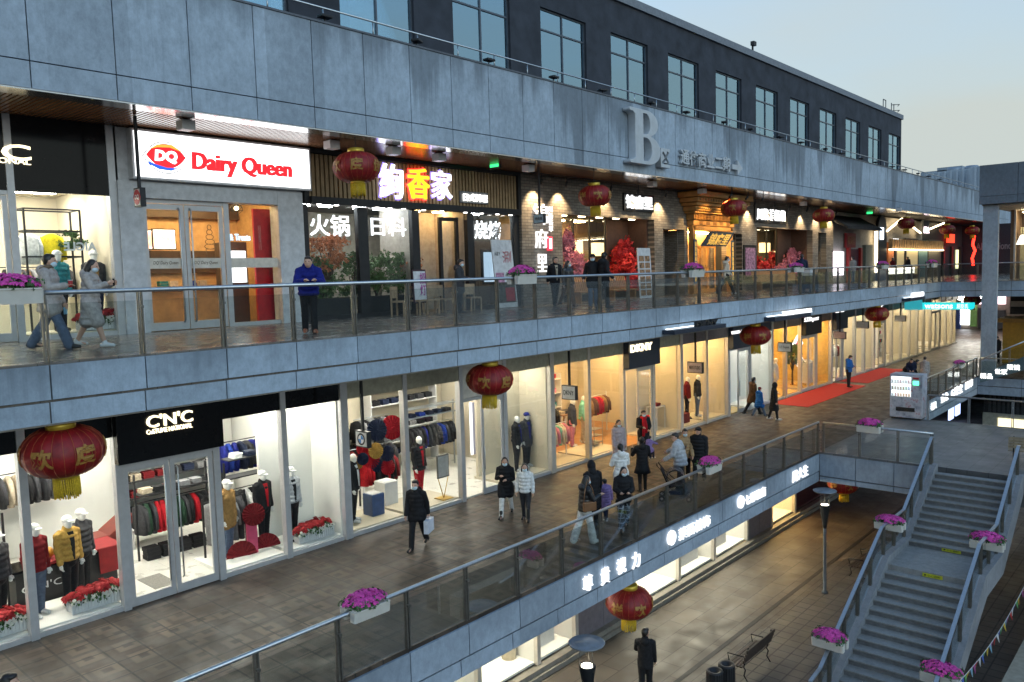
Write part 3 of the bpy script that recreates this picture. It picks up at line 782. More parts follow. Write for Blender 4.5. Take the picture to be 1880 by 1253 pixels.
def shelf_unit(label, x0, x1, Y, zs, m_, cols, zf=Z1, goods=True, cat='shelves', dep=.4):
    o = thing('shelf_unit', label, cat, ((x0 + x1) / 2, Y, zf + .05))
    q = MB()
    for x in (x0, x1 - .04): q.box(x, x + .04, Y, Y + dep, zf + .05, zs[-1] + .25)
    q.build('uprights', m_, o)
    for z in zs: B(x0 + .042, x1 - .042, Y, Y + dep, z, z + .03).build('shelf', m_, o)
    return o
FOLD = {}
def goods(label, cat, x0, x1, Y, z, n, cols, group, size=(.24, .26, .12), name='folded_clothes'):
    """folded piles or boxes standing on a shelf, each its own object"""
    for i in range(n):
        c = cols[rnd.randrange(len(cols))]
        key = (c, size)
        if key not in FOLD:
            q = MB(); k = 3; h = size[2] / k
            for j in range(k):
                e = rnd.uniform(-.012, .012); q.box(-size[0] / 2 + e, size[0] / 2 + e, -size[1] / 2, size[1] / 2, j * h + .002, (j + 1) * h - .004)
            me = q.mesh(name); me.materials.append(fabric(c)); FOLD[key] = me
        o = bpy.data.objects.new(name, FOLD[key]); C.objects.link(o)
        o.location = (x0 + (i + .5) * (x1 - x0) / n, Y, z + .032); o.rotation_euler = (0, 0, rnd.uniform(-.1, .1))
        tag(o, c + ' ' + label, cat, group)
FAB = {'black': (.014, .014, .016), 'charcoal': (.04, .04, .045), 'navy': (.015, .022, .05), 'royal blue': (.02, .05, .3), 'red': (.4, .012, .02), 'dark green': (.02, .05, .03),
       'camel': (.3, .17, .06), 'white': (.72, .72, .7), 'grey': (.2, .2, .21), 'beige': (.42, .35, .26), 'brown': (.12, .06, .03), 'tan': (.38, .25, .13), 'gold': (.42, .25, .06),
       'silver': (.42, .43, .45), 'teal': (.03, .2, .22), 'lilac': (.42, .34, .34), 'purple': (.25, .17, .36), 'blue': (.02, .12, .4), 'denim': (.1, .13, .19), 'cream': (.6, .5, .38), 'yellow': (.7, .55, .02),
       'pink': (.6, .2, .28), 'pale denim': (.3, .4, .48), 'dark red': (.16, .012, .015), 'cobalt': (.012, .018, .17), 'stone': (.36, .33, .31), 'mint': (.2, .5, .36)}
def fabric(c):
    return mat(c + ' fabric', FAB[c], .82 if c not in ('black', 'navy', 'charcoal') else .7, 0, .25, 14, .12, .18)

# ================================================================== PLAZA SHOPS (below the concourse edge)
ps = thing('plaza_shop_row', 'row of bright white plaza level shop windows under the concourse edge', 'shops', (22, YS0, Z0))
MB().box(5, 52, 13.4, 13.62, Z0, Z0 + .28).build('kerb_plinth', mat('granite kerb', (.22, .2, .17), .6), ps)
B(5, 52, 13.32, 13.4, Z0, Z0 + .14).build('kerb_step', MATS['granite kerb'], ps)
def fx0(px, py): return on_y(px, py, YS0).x
bays0 = [(10.5, 12.2, 'lit'), (12.2, 13.6, 'lit'), (13.6, 15.9, 'lit'), (15.9, 17.6, 'pink'), (17.6, 20.3, 'mauve'), (20.3, 23.4, 'lit'), (23.4, 25.9, 'lit'), (25.9, 28.6, 'lit'), (28.6, 30.8, 'mauve'), (30.8, 33.2, 'door'), (33.2, 38.4, 'dark'), (38.4, 43.4, 'mauve'), (43.4, 46.5, 'rose'), (46.5, 50, 'rose')]
MAUV = mat('mauve wall panel', (.17, .15, .17), .5)
for a, b, k in bays0:
    B(a - .07, a + .07, YS0 - .03, YS0 + .12, Z0 + .28, -7.7).build('mullion', FRAMEW, ps)
    if k == 'mauve':
        B(a + .072, (a + b) / 2 - .01, YS0, YS0 + .1, Z0 + .28, -7.7).build('wall_panel', MAUV, ps); B((a + b) / 2 + .01, b - .072, YS0, YS0 + .1, Z0 + .28, -7.7).build('wall_panel', MAUV, ps); continue
    g0 = B(a + .072, b - .072, YS0 + .02, YS0 + .032, Z0 + .3, -7.7); g0.build('glass_pane', GLASSV, ps)
    wm = {'pink': mat('pink back panel', (.62, .2, .19), .6), 'dark': mat('dark red interior', (.1, .02, .03), .6), 'rose': mat('rose interior', (.5, .28, .3), .7), 'door': WALLC}.get(k, WALLW)
    B(a + .072, b - .072, YS0 + 1.6, YS0 + 1.7, Z0 + .3, -7.7).build('back_panel', wm, ps)
    B(a + .072, b - .072, YS0 + .1, YS0 + 1.6, Z0 + .28, Z0 + .34).build('display_floor', WALLW if k != 'dark' else wm, ps)
    B(b - .071, b - .02, YS0 + .1, YS0 + 1.6, Z0 + .34, -7.7).build('partition', WALLW if k != 'dark' else wm, ps)
    if k != 'dark':
        B(a + .2, b - .2, YS0 + .25, YS0 + .75, -7.76, -7.71).build('ceiling_light', {'door': L_PANELW, 'rose': glow('rose shop lamp', (1, .6, .6), 30)}.get(k, glow('bright window lamps', (1, .92, .74), 26)), ps)
    else:
        for px_ in (.9, 2.4):
            B(a + px_, a + px_ + 1.0, YS0 + .3, YS0 + .34, -9.3, -8.4).build('poster', glow('red poster light', (.8, .03, .1), .5), ps)
for px_, py_, c, r, h in ((935, 1228, 'beige', .2, .9), (958, 1215, 'tan', .26, 1.0), (980, 1200, 'cream', .28, 1.05)):
    P = on_y(px_, py_, YS0 + .8)
    t = thing('gift_drum', {'beige': 'pale drum stool in the plaza window, leftmost', 'tan': 'terracotta drum stool in the plaza window, between two pale ones', 'cream': 'cream drum stool in the plaza window, right of the terracotta one'}[c], 'stool', (P.x, P.y, Z0 + .34))
    MB().lathe([(r, 0), (r, h), (r * .9, h + .03)], (P.x, P.y, Z0 + .345), 20).build('body', mat('tan drum', (.5, .22, .12), .6) if c == 'tan' else mat('cream drum', (.6, .52, .38), .6), t)
    MB().lathe([(r * 1.04, 0), (r * 1.04, .06)], (P.x, P.y, Z0 + .345 + h), 20).build('lid', mat('cream drum', (.6, .52, .38), .6), t)
for n_, (x_, c_) in enumerate(((16.6, 'jewellery display'), (25.0, 'jewellery display'), (27.2, 'jewellery display'))):
    q = thing('display_case', ('white display case in the plaza window beside the pink panel', 'glass topped display case in the plaza window right of the lantern', 'glass topped display case in the plaza window left of the red poster')[n_], 'display case', (x_, YS0 + .7, Z0 + .34))
    B(x_ - .6, x_ + .6, YS0 + .5, YS0 + 1.1, Z0 + .345, Z0 + .95).build('base', WHITE, q); B(x_ - .58, x_ + .58, YS0 + .52, YS0 + 1.08, Z0 + .955, Z0 + 1.25).build('glass_top', GLASSV, q)
P = on_y(1111, 1135, YS0); 
t = thing('window_poster', 'blue and white poster in the plaza window left of the low lantern', 'poster', (P.x, YS0 + .2, P.z))
B(P.x - .5, P.x + .6, YS0 + .2, YS0 + .22, P.z - .5, P.z + .9).build('sheet', glow('white light box', (.95, 1, 1), 1.6), t); B(P.x + .02, P.x + .32, YS0 + .18, YS0 + .195, P.z - .25, P.z + .45).build('blue_print', mat('blue print', (.05, .2, .5), .5), t)

# ================================================================== UPPER GALLERY SHOPS
Z2W = 2.13
# clothing shop at the far left
s_up = shop1('upper clothing shop with glossy black header at the far left of the gallery', -3.0, 8.0, [('g', -3.0, -.5), ('g', -.5, 1.8), ('g', 1.8, 3.6), ('d', 3.6, 5.86), ('g', 5.86, 8.0)], WALLC, FLOORW, L_PANEL, FRAME, BLACK, 3.4, YS2, Z2, Z2W, ZSO, Z2W, last=True)
B(3.68, 5.78, YS2 - .02, YS2 + .1, Z2W + .003, ZSO).build('header_panel', BLACK, s_up)
# ice cream shop
s_dq = thing('ice_cream_shop', 'white fronted ice cream shop with a big lit white sign on the upper gallery', 'shop', (10.6, YS2, Z2))
WF = mat('pale stone shopfront', (.5, .51, .53), .5)
q = MB()
q.box(8.06, 8.62, YS2 - .12, YS2 + .3, Z2, 2.5); q.box(12.3, 13.1, YS2 - .12, YS2 + .3, Z2, 2.5); q.box(8.625, 12.295, YS2 - .12, YS2 + .3, 2.12, 2.5); q.box(8.06, 13.1, YS2 - .05, YS2 + .3, 2.505, 3.75)
q.build('stone_surround', WF, s_dq)
B(8.62, 10.75, YS2 + .02, YS2 + .1, 2.02, 2.118).build('door_head', FRAME, s_dq)
for u0, u1, hs in ((8.64, 9.67, 1), (9.69, 10.72, 0)):
    fr = MB(); t_ = .11
    fr.box(u0, u0 + t_, YS2, YS2 + .06, Z2 + .02, 2.0); fr.box(u1 - t_, u1, YS2, YS2 + .06, Z2 + .02, 2.0)
    fr.box(u0 + t_, u1 - t_, YS2, YS2 + .06, Z2 + .02, Z2 + .22); fr.box(u0 + t_, u1 - t_, YS2, YS2 + .06, 1.87, 2.0)
    do = fr.build('door', FRAME, s_dq)
    B(u0 + t_, u1 - t_, YS2 + .02, YS2 + .032, Z2 + .22, 1.87).build('glass_pane', GLASSV, do)
    B(u0 + t_, u1 - t_, YS2 + .012, YS2 + .019, .42, .68).build('frosted_band', mat('frosted film', (.6, .55, .48), .6), do)
    letters("DQ' Dairy Queen", (u0 + .2, u1 - .2, .5, .61), YS2 + .01, mat('brown print', (.1, .06, .03), .6), do, .002, .005, .2)
    hx = u1 - .14 if hs else u0 + .14
    MB().tube([(hx, YS2 - .01, Z2 + .2), (hx, YS2 - .07, Z2 + .26), (hx, YS2 - .07, 1.85), (hx, YS2 - .01, 1.92)], .022, 8).build('handle', STEEL, do)
B(10.75, 10.9, YS2, YS2 + .1, Z2, 2.118).build('mullion', FRAME, s_dq)
B(10.9, 12.295, YS2 + .02, YS2 + .032, Z2 + .1, 2.11).build('glass_pane', GLASSV, s_dq)
B(10.9, 12.295, YS2 + .01, YS2 + .019, .42, .68).build('frosted_band', MATS['frosted film'], s_dq)
B(10.9, 12.295, YS2, YS2 + .08, Z2, Z2 + .1).build('sill', FRAME, s_dq)
TANW = mat('tan timber wall', (.46, .3, .15), .6)
B(8.06, 13.1, YS2 + 3.3, YS2 + 3.4, Z2, 2.6).build('back_wall', TANW, s_dq); B(8.06, 8.16, YS2 + .31, YS2 + 3.3, Z2, 2.6).build('side_wall', TANW, s_dq); B(13.0, 13.1, YS2 + .31, YS2 + 3.3, Z2, 2.6).build('side_wall', TANW, s_dq)
B(8.06, 13.1, YS2 + .31, YS2 + 3.3, 2.5, 2.6).build('ceiling', WALLC, s_dq); B(8.17, 12.99, YS2 + .1, YS2 + 3.3, Z2 + .003, Z2 + .03).build('floor', FLOORY, s_dq)
for x in (8.9, 9.9, 10.9, 11.9):
    for y in (.9, 2.0): B(x - .22, x + .22, YS2 + y, YS2 + y + .2, 2.46, 2.497).build('ceiling_light', L_PANELW, s_dq)
B(11.9, 12.9, YS2 + .5, YS2 + .58, Z2 + .03, 2.05).build('red_panel', mat('bright red panel', (.42, .01, .02), .4), s_dq)
letters('1940', (12.02, 12.1, .9, 1.6), YS2 + .49, mat('pale red print', (.6, .2, .2), .5), s_dq, .004)
TC = 1.15
cb = thing('service_counter', 'timber service counter inside the ice cream shop', 'counter', (10, YS2 + 2.2, Z2))
B(9.2, 12.2, YS2 + 1.7, YS2 + 2.3, Z2 + .03, Z2 + .95).build('front', mat('counter timber', (.38, .22, .1), .5, 0, .3, 3), cb); B(9.15, 12.25, YS2 + 1.65, YS2 + 2.35, Z2 + .955, Z2 + 1.02).build('worktop', mat('brown counter top', (.12, .07, .04), .3), cb)
for pa, pb, c_, nm in (((261, 459), (279, 422), (.5, .04, .06), 'red lit menu screen left of the bigger one behind the counter'), ((281, 459), (322, 421), (.9, .62, .45), 'bright food menu screen above the counter inside the ice cream shop')):
    p, q = on_y(*pa, YS2 + 2.6), on_y(*pb, YS2 + 2.6)
    o = thing('menu_screen', nm, 'screen', (p.x, YS2 + 2.6, p.z)); B(p.x, q.x, YS2 + 2.6, YS2 + 2.65, p.z, q.z).build('case', BLACKM, o)
    mm = bpy.data.materials.new('menu screen'); t, b = nodes_of(mm); vo = noise(t, coords(t), 5, 3)
    t.links.new(ramp(t, vo, [(.35, tuple(x * .15 for x in c_)), (.5, c_), (.65, (.9, .85, .8))]), b.inputs['Emission Color']); b.inputs['Emission Strength'].default_value = .8
    B(p.x + .03, q.x - .03, YS2 + 2.59, YS2 + 2.598, p.z + .03, q.z - .03).build('picture', mm, o)
DKT = mat('dark kitchen panel', (.06, .04, .03), .5)
B(8.2, 12.95, YS2 + 3.2, YS2 + 3.29, .35, 1.0).build('kitchen_hatch', DKT, s_dq); B(8.2, 12.95, YS2 + 3.1, YS2 + 3.19, 1.95, 2.48).build('dark_valance', DKT, s_dq)
p, q = on_y(416, 500, YS2 + 1.4), on_y(452, 445, YS2 + 1.4); o = thing('drinks_fridge', 'lit white drinks fridge behind the right window of the ice cream shop', 'fridge', (p.x, YS2 + 1.4, Z2))
B(p.x, q.x, YS2 + 1.4, YS2 + 2.0, Z2 + .03, q.z).build('cabinet', DKT, o); B(p.x + .05, q.x - .05, YS2 + 1.38, YS2 + 1.398, p.z - .3, q.z - .25).build('lit_front', glow('fridge light', (.9, .97, 1), 1.3), o)
p = on_y(432, 438, YS2 + 1.0); cut = text_mesh('s & Treats', (p.x - .3, p.x + .45, p.z - .06, p.z + .12), YS2 + 1.0, .03, .02); link_mesh('treats_lettering', cut, glow('blue white lettering', (.4, .7, 1), 1.2)); tag(bpy.context.scene.objects['treats_lettering'], 'blue lit lettering behind the right window of the ice cream shop', 'sign')
p = on_y(387, 470, YS2 + 1.2); q = MB(); z_ = p.z
for i in range(5): q.tube([(p.x + .16 * (1 - i * .16) * math.cos(a * .5236), YS2 + 1.2, z_ + .25 + i * .13 + .07 * math.sin(a * .5236)) for a in range(13)], .01, 5)
q.tube([(p.x - .13, YS2 + 1.2, z_ + .18), (p.x - .07, YS2 + 1.2, z_ - .35), (p.x + .07, YS2 + 1.2, z_ - .35), (p.x + .13, YS2 + 1.2, z_ + .18), (p.x - .13, YS2 + 1.2, z_ + .18)], .01, 5)
o = q.build('cone_outline', DKT); tag(o, 'dark line drawing of an ice cream cone standing behind the right glass door', 'ornament')
for i, (px, c_) in enumerate(((300, 'teal'), (318, 'cream'), (352, 'royal blue'), (372, 'beige'))):
    p = on_y(px, 492, YS2 + 1.8); goods(('paper cup stack on the counter', 'napkin box on the counter', 'small box on the counter', 'tray on the counter')[i] + ' in the ice cream shop', 'box', p.x - .15, p.x + .15, YS2 + 1.9, Z2 + 1.0, 1, [c_], None, (.22, .2, .22), 'counter_box')
# hotpot restaurant with slatted fascia
s_hp = thing('hotpot_restaurant', 'hotpot restaurant with timber slat fascia and black framed windows', 'restaurant', (17.8, YS2, Z2))
q = MB(); x = 13.3
while x < 22.2: q.box(x, x + .1, YS2 - .1, YS2 - .02, 2.42, 3.62); x += .155
q.build('slat_fascia', OAK, s_hp)
q = MB(); q.box(13.13, 22.4, YS2 - .018, YS2 + .3, 2.35, 3.75); q.box(13.13, 13.28, YS2 - .2, YS2 - .02, 2.2, 3.75); q.box(22.25, 22.4, YS2 - .2, YS2 - .02, 2.2, 3.75); q.box(13.283, 22.247, YS2 - .2, YS2 - .02, 3.64, 3.75); q.box(13.283, 22.247, YS2 - .3, YS2 - .02, 2.2, 2.4)
q.build('fascia_box', BLACKM, s_hp)
for a, b in ((13.13, 13.3), (15.05, 15.42), (17.2, 17.5), (19.7, 20.02), (22.1, 22.4)): B(a, b, YS2 - .05, YS2 + .12, Z2, 2.19).build('mullion', BLACKM, s_hp)
for a, b in ((13.3, 15.05), (15.42, 17.2), (20.02, 22.1)):
    B(a, b, YS2, YS2 + .012, Z2 + .12, 2.19).build('glass_pane', GLASSV, s_hp); B(a, b, YS2 - .03, YS2 + .06, Z2, Z2 + .12).build('sill', BLACKM, s_hp)
B(17.5, 19.7, YS2 + 1.6, YS2 + 1.7, Z2, 2.3).build('porch_wall', mat('beige porch tile', (.38, .33, .28), .5), s_hp)
B(17.2, 17.5, YS2 + .13, YS2 + 1.6, Z2, 2.3).build('porch_side', mat('beige porch tile', (.38, .33, .28), .5), s_hp); B(19.7, 19.95, YS2 + .13, YS2 + 1.6, Z2, 2.3).build('porch_side', MATS['beige porch tile'], s_hp)
dr = B(17.9, 18.75, YS2 + 1.5, YS2 + 1.58, Z2 + .02, 1.0).build('door', mat('orange timber door', (.3, .11, .03), .5, 0, .3, 4), s_hp)
q = MB()
for i in range(7): q.box(18.0, 18.65, YS2 + 1.485, YS2 + 1.499, Z2 + .2 + i * .27, Z2 + .34 + i * .27)
q.build('door_panels', mat('pale door panels', (.5, .38, .25), .6), dr)
q = MB()
for x in (17.9, 18.1, 18.3, 18.5, 18.7): q.box(x, x + .04, YS2 + 1.5, YS2 + 1.55, 1.05, 2.1)
q.build('lattice', mat('dark lattice', (.1, .05, .02), .6), s_hp)
q = MB(); q.box(18.72, 18.84, YS2 + .3, YS2 + .4, Z2, 2.05); q.box(19.5, 19.62, YS2 + .3, YS2 + .4, Z2, 2.05); q.box(18.84, 19.5, YS2 + .3, YS2 + .4, 1.93, 2.05)
d2 = q.build('door', BLACKM, s_hp); B(18.84, 19.5, YS2 + .34, YS2 + .352, Z2, 1.93).build('glass_pane', GLASSV, d2)
DIM = mat('taupe interior wall', (.3, .26, .2), .8)
B(13.13, 22.4, YS2 + 3.3, YS2 + 3.4, Z2, 2.4).build('back_wall', DIM, s_hp); B(13.13, 22.4, YS2 + .3, YS2 + 3.3, 2.31, 2.4).build('ceiling', mat('dark ceiling', (.06, .05, .045), .8), s_hp); B(13.13, 22.4, YS2 + .13, YS2 + 3.3, Z2 + .003, Z2 + .02).build('floor', TERR, s_hp)
q = MB(); x = 13.4
while x < 15.2: q.box(x, x + .08, YS2 + 2.6, YS2 + 2.66, Z2, 1.4); x += .14
q.build('reed_screen', OAK, s_hp)
for x in (13.9, 14.7, 16.0, 16.8, 18.3, 19.4, 21.2):
    B(x - .2, x + .2, YS2 + 1.0, YS2 + 1.15, 2.26, 2.308).build('ceiling_light', glow('cool restaurant lamps', (.86, .95, 1), 60) if x < 17 or x > 20.7 else L_PANELW, s_hp)
for x in (13.6, 14.2, 14.85, 15.7, 16.2, 16.75, 17.6, 18.4, 19.5, 20.3, 21.1, 21.8):
    MB().lathe([(.07, 0), (.07, .02)], (x, YS2 - .18, 2.178), 12).build('downlight', glow('downlight lens', (1, .97, .9), 5), s_hp)

# brick restaurant
s_br = thing('brick_restaurant', 'long grey brick restaurant with recessed windows and golden timber gate', 'restaurant', (38, YS2, Z2))
q = MB(); zt = 2.62
def br(x0, x1, z0, z1, dep=.35): q.box(x0, x1, YS2 - .15, YS2 - .15 + dep, z0, z1)
br(22.44, 24.85, Z2, 3.76); br(24.85, 31.6, 2.35, 3.76); br(31.6, 32.35, Z2, 3.76); br(32.35, 34.3, 1.95, 3.76); br(34.3, 34.6, Z2, 3.76)
br(38.75, 39.1, Z2, 3.76); br(39.1, 40.4, 1.9, 3.76); br(40.4, 42.2, Z2, 3.76); br(42.2, 50.2, 2.3, 3.76); br(50.2, 51.1, Z2, 3.76); br(51.1, 52.5, 2.2, 3.76); br(52.5, 53.7, Z2, 3.76)
q.build('brick_wall', BRICK, s_br)
RUST = mat('rust brown reveal', (.09, .045, .03), .7)
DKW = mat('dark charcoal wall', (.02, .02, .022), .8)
for a, b in ((24.85, 31.6), (42.2, 50.2)):
    B(a, a + .1, YS2 + .2, YS2 + 2.3, Z2, 2.4).build('reveal', RUST, s_br); B(b - .1, b, YS2 + .2, YS2 + 2.3, Z2, 2.4).build('reveal', RUST, s_br)
    B(a, b, YS2 + .2, YS2 + 2.3, 2.4, 2.5).build('recess_ceiling', DKW, s_br)
    n = 4
    for i in range(n + 1):
        x = a + .1 + (b - a - .2) * .72 * i / n
        B(x, x + .08, YS2 + 1.2, YS2 + 1.28, Z2 + .3, 2.4).build('mullion', BLACKM, s_br)
    B(a + .1, a + .1 + (b - a - .2) * .72, YS2 + 1.22, YS2 + 1.232, Z2 + .3, 2.4).build('glass_pane', GLASSV, s_br)
    B(a + .1 + (b - a - .2) * .74, b - .1, YS2 + 1.2, YS2 + 1.3, Z2, 2.4).build('recess_panel', RUST, s_br)
    B(a + .1, b - .1, YS2 + 3.3, YS2 + 3.4, Z2, 2.4).build('back_wall', mat('brown dining wall', (.2, .13, .08), .7), s_br)
    B(a, b, YS2 + .2, YS2 + 1.3, Z2 + .003, Z2 + .3).build('planter_ledge', DKW, s_br)
    for i in range(5): B(a + .8 + i * 1.25, a + 1.1 + i * 1.25, YS2 + .45, YS2 + .6, 2.36, 2.396).build('added_recess_light', L_PANELS, s_br)  # lamps added under the recess ceiling to brighten the blossom trees
    for i in range(3):
        x = a + 1.2 + i * 1.5; B(x, x + .5, YS2 + 2.2, YS2 + 2.6, 2.33, 2.38).build('ceiling_light', L_PANELW, s_br)
for a, b, zt_ in ((32.35, 34.3, 1.95), (39.1, 40.4, 1.9), (51.1, 52.5, 2.2)):
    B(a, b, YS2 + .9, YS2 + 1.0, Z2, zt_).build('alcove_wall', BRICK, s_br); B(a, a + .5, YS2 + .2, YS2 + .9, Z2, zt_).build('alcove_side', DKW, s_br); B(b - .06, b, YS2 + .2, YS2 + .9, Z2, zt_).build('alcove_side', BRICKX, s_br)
for px, py, w_ in ((1063, 455, .3), (1101, 458, .25), (1119, 458, .3), (1432, 470, .8), (1408, 455, .5)):
    c = on_y(px, py, YS2 + 2.2); o = thing('paper_lamp', 'square warm paper lamp seen through the brick recess, %s' % {1063: 'left of the three in a row', 1101: 'middle of the three in a row', 1119: 'right of the three in a row', 1432: 'low and wide beside the pink tree', 1408: 'tall beside the small dark red tree'}[px], 'lamp', (c.x, c.y, c.z))
    B(c.x - w_, c.x + w_, c.y, c.y + .3, c.z - .3, c.z + .3).build('shade', glow('paper lamp shade', (1, .72, .3), 1.6), o); MB().tube([(c.x, c.y + .15, c.z + .3), (c.x, c.y + .15, 2.39)], .01, 5).build('cord', BLACKM, o)
# timber gate
GT = mat('golden gate timber', (.45, .23, .07), .45, 0, .25, 3)
gt = thing('timber_gate', 'golden carved timber gate with tiered cornice and blue name board', 'gate', (36.7, YS2 - .3, Z2))
for x in (34.62, 38.5): B(x, x + .24, YS2 - .45, YS2 - .2, Z2, 2.3).build('pillar', GT, gt, .01)
for nm, e, dy, z0, z1 in (('lintel', .02, .0, 1.95, 2.16), ('carved_beam', .06, .06, 2.17, 2.42), ('frieze', .16, .14, 2.43, 2.72), ('cornice', .34, .3, 2.73, 2.82), ('cornice', .46, .42, 2.83, 3.04), ('cornice', .62, .56, 3.06, 3.2), ('cornice', .8, .72, 3.22, 3.42), ('cornice', .95, .86, 3.44, 3.7)):
    q = MB(); n_ = [(34.6 - e, YS2 - .45 - dy), (38.76 + e * .6, YS2 - .45 - dy), (38.76 + e * .6, YS2 - .17), (34.6 - e, YS2 - .17)]
    q.prism(n_, 'z', z0, z1)
    q.build(nm, GT, gt, .03)
q = MB(); x = 34.4
while x < 38.9: q.box(x, x + .06, YS2 - .625, YS2 - .6, 2.44, 2.7); x += .15
q.build('frieze_panels', mat('dark gold tile ends', (.2, .09, .02), .5), gt)
q = MB(); x = 34.0
while x < 39.1: q.lathe([(.0, -.03), (.075, -.03), (.075, .03), (.0, .03)], (x, YS2 - .92, 2.93), 8); x += .21
q.build('tile_ends', mat('gold roof tile', (.36, .2, .05), .5), gt)
q = MB(); x = 33.95
while x < 39.2: q.box(x, x + .12, YS2 - 1.2, YS2 - 1.18, 3.26, 3.39); x += .26
q.build('carved_blocks', mat('dark gold tile ends', (.2, .09, .02), .5), gt)
q = MB()
for x in (35.1, 35.8, 36.5, 37.2, 37.9): q.box(x, x + .35, YS2 - .52, YS2 - .511, 2.22, 2.38)
q.build('carved_plaques', mat('dark gold tile ends', (.2, .09, .02), .5), gt)
BLU = mat('blue name board', (.02, .05, .1), .5); GLT = glow('gilded lettering', (.9, .55, .12), .35)
bd = thing('name_board', 'tilted blue name board with gilded characters over the timber gate', 'sign', (36.6, YS2 - .55, 1.3))
m_ = MB(); m_.add([(35.3, YS2 - .5, 1.18), (37.9, YS2 - .5, 1.18), (38.1, YS2 - .85, 1.86), (35.6, YS2 - .85, 1.86), (35.3, YS2 - .44, 1.2), (37.9, YS2 - .44, 1.2), (38.1, YS2 - .79, 1.88), (35.6, YS2 - .79, 1.88)],
                  [(0, 1, 2, 3), (4, 7, 6, 5), (0, 4, 5, 1), (1, 5, 6, 2), (2, 6, 7, 3), (3, 7, 4, 0)]); m_.build('board', BLU, bd)
me = text_mesh('里府锦'[::-1], (35.65, 37.75, 0, .56), 0, .02, .02)
for v in me.vertices: z = v.co.z; v.co = Vector((v.co.x + z * .25, YS2 - .53 - z * .51 + v.co.y - .01, 1.23 + z)) - world_off(bd)
link_mesh('lettering', me, GLT, bd)
for x, s_ in ((34.74, '锦里春风迎客来府'), (38.62, '川味淮扬福满堂里')):
    o = thing('couplet_board', 'tall narrow blue couplet board on the ' + ('left' if x < 36 else 'right') + ' pillar of the timber gate', 'sign', (x, YS2 - .5, Z2))
    B(x - .15, x + .15, YS2 - .5, YS2 - .46, Z2 + .5, 1.5).build('board', BLU, o)
    letters('\n'.join(s_), (x - .09, x + .09, Z2 + .6, 1.4), YS2 - .502, GLT, o, .01, .01)
B(34.62, 38.7, YS2 + .9, YS2 + 1.0, Z2, 2.2).build('gate_back', mat('gate back wall', (.3, .17, .06), .6), gt)
for i, x in enumerate((34.95, 35.85, 36.7, 37.5)):
    q = MB(); q.box(x, x + .08, YS2 + .3, YS2 + .36, Z2, 1.25); q.box(x + .72, x + .8, YS2 + .3, YS2 + .36, Z2, 1.25); q.box(x + .08, x + .72, YS2 + .3, YS2 + .36, 1.15, 1.25); q.box(x + .08, x + .72, YS2 + .3, YS2 + .36, Z2, Z2 + .2)
    do = q.build('door', GT, gt); B(x + .08, x + .72, YS2 + .325, YS2 + .335, Z2 + .2, 1.15).build('glass_pane', GLASSV, do)
B(34.9, 38.4, YS2 + .5, YS2 + .8, 1.9, 1.95).build('gate_lamp', L_PANELW, gt)

# ================================================================== SIGNS
def bx(xl, xr, yt, yb, Y):
    """letters box on plane Y: left/right pixel columns and top/bottom pixel rows measured at the left edge"""
    a, b = on_y(xl, yt, Y), on_y(xl, yb, Y); c = on_y(xr, yt, Y)
    return (a.x, c.x, b.z, a.z)
def cut_sign(label, body, box, Y, m, bold=.0, depth=.06, group=None, name='lit_lettering', cat='sign', shear=0):
    me = text_mesh(body, box, Y, depth, bold, shear)
    loc = Vector(((box[0] + box[1]) / 2, Y, box[2]))
    for v in me.vertices: v.co -= loc
    o = link_mesh(name, me, m); o.location = loc
    return tag(o, label, cat, group)
# lower clothing shop sign over the doors
o = sign_block('black sign box with warm lit letters over the lower double doors', 6.42, 8.67, DT + .01, HT + .0, YS1 - .05, BLACK, None, None, None, depth=.2)
letters("C'N'C", bx(267, 352, 764, 787, YS1 - .25), YS1 - .26, L_WARM, o, .05, .012)
letters("CoSTUME NATIONAL", bx(268, 352, 790, 798.5, YS1 - .25), YS1 - .26, L_WARM, o, .04, .0)
o = thing('shop_sign', 'warm lit letters on the black header at the far left of the upper gallery', 'sign', (4.8, YS2, 2.6))
q = bx(0, 55, 262, 290, YS2 - .06); letters("C'N'C", (q[1] - 2.2, q[1], q[2] - .02, q[3]), YS2 - .03, L_WARM, o, .05, .012)
q = bx(0, 56, 289, 299, YS2 - .06); letters("CoSTUME NATIONAL", (q[1] - 2.2, q[1], q[2], q[3]), YS2 - .03, L_WARM, o, .04, .0)
# ice cream sign
o = thing('shop_sign', 'big backlit white sign with red lettering and an oval emblem over the ice cream shop', 'sign', (10.8, YS2 - .2, 2.55))
B(8.36, 13.3, YS2 - .3, YS2 - .06, 2.54, 3.72).build('box', WF, o)
B(8.42, 13.24, YS2 - .315, YS2 - .302, 2.6, 3.66).build('lit_face', glow('white lit sign face', (1, 1, 1), 1.7), o)
RP = glow('lit red vinyl', (.85, .02, .03), .75); BP = glow('lit blue vinyl', (.02, .1, .6), .8); OP = glow('lit orange vinyl', (1, .35, .05), .9)
def lens(cx, cz, w_, h, n=14, lo=-1, hi=1):
    pts = []
    for i in range(n + 1):
        u = lo + (hi - lo) * i / n; pts.append((cx + u * w_, cz + h * (1 - abs(u) ** 2.4) * .92 + h * .08 * (1 - abs(u))))
    for i in range(n, -1, -1):
        u = lo + (hi - lo) * i / n; pts.append((cx + u * w_, cz - h * (1 - abs(u) ** 2.4) * .92 - h * .08 * (1 - abs(u))))
    return [p for i, p in enumerate(pts) if i == 0 or (Vector(p) - Vector(pts[i - 1])).length > 1e-4][:-1]
c = on_y(305, 290, YS2 - .32)
MB().prism(lens(c.x, c.z, .58, .39), 'y', YS2 - .322, YS2 - .317).build('emblem_outline', mat('grey outline', (.1, .12, .15), .5), o)
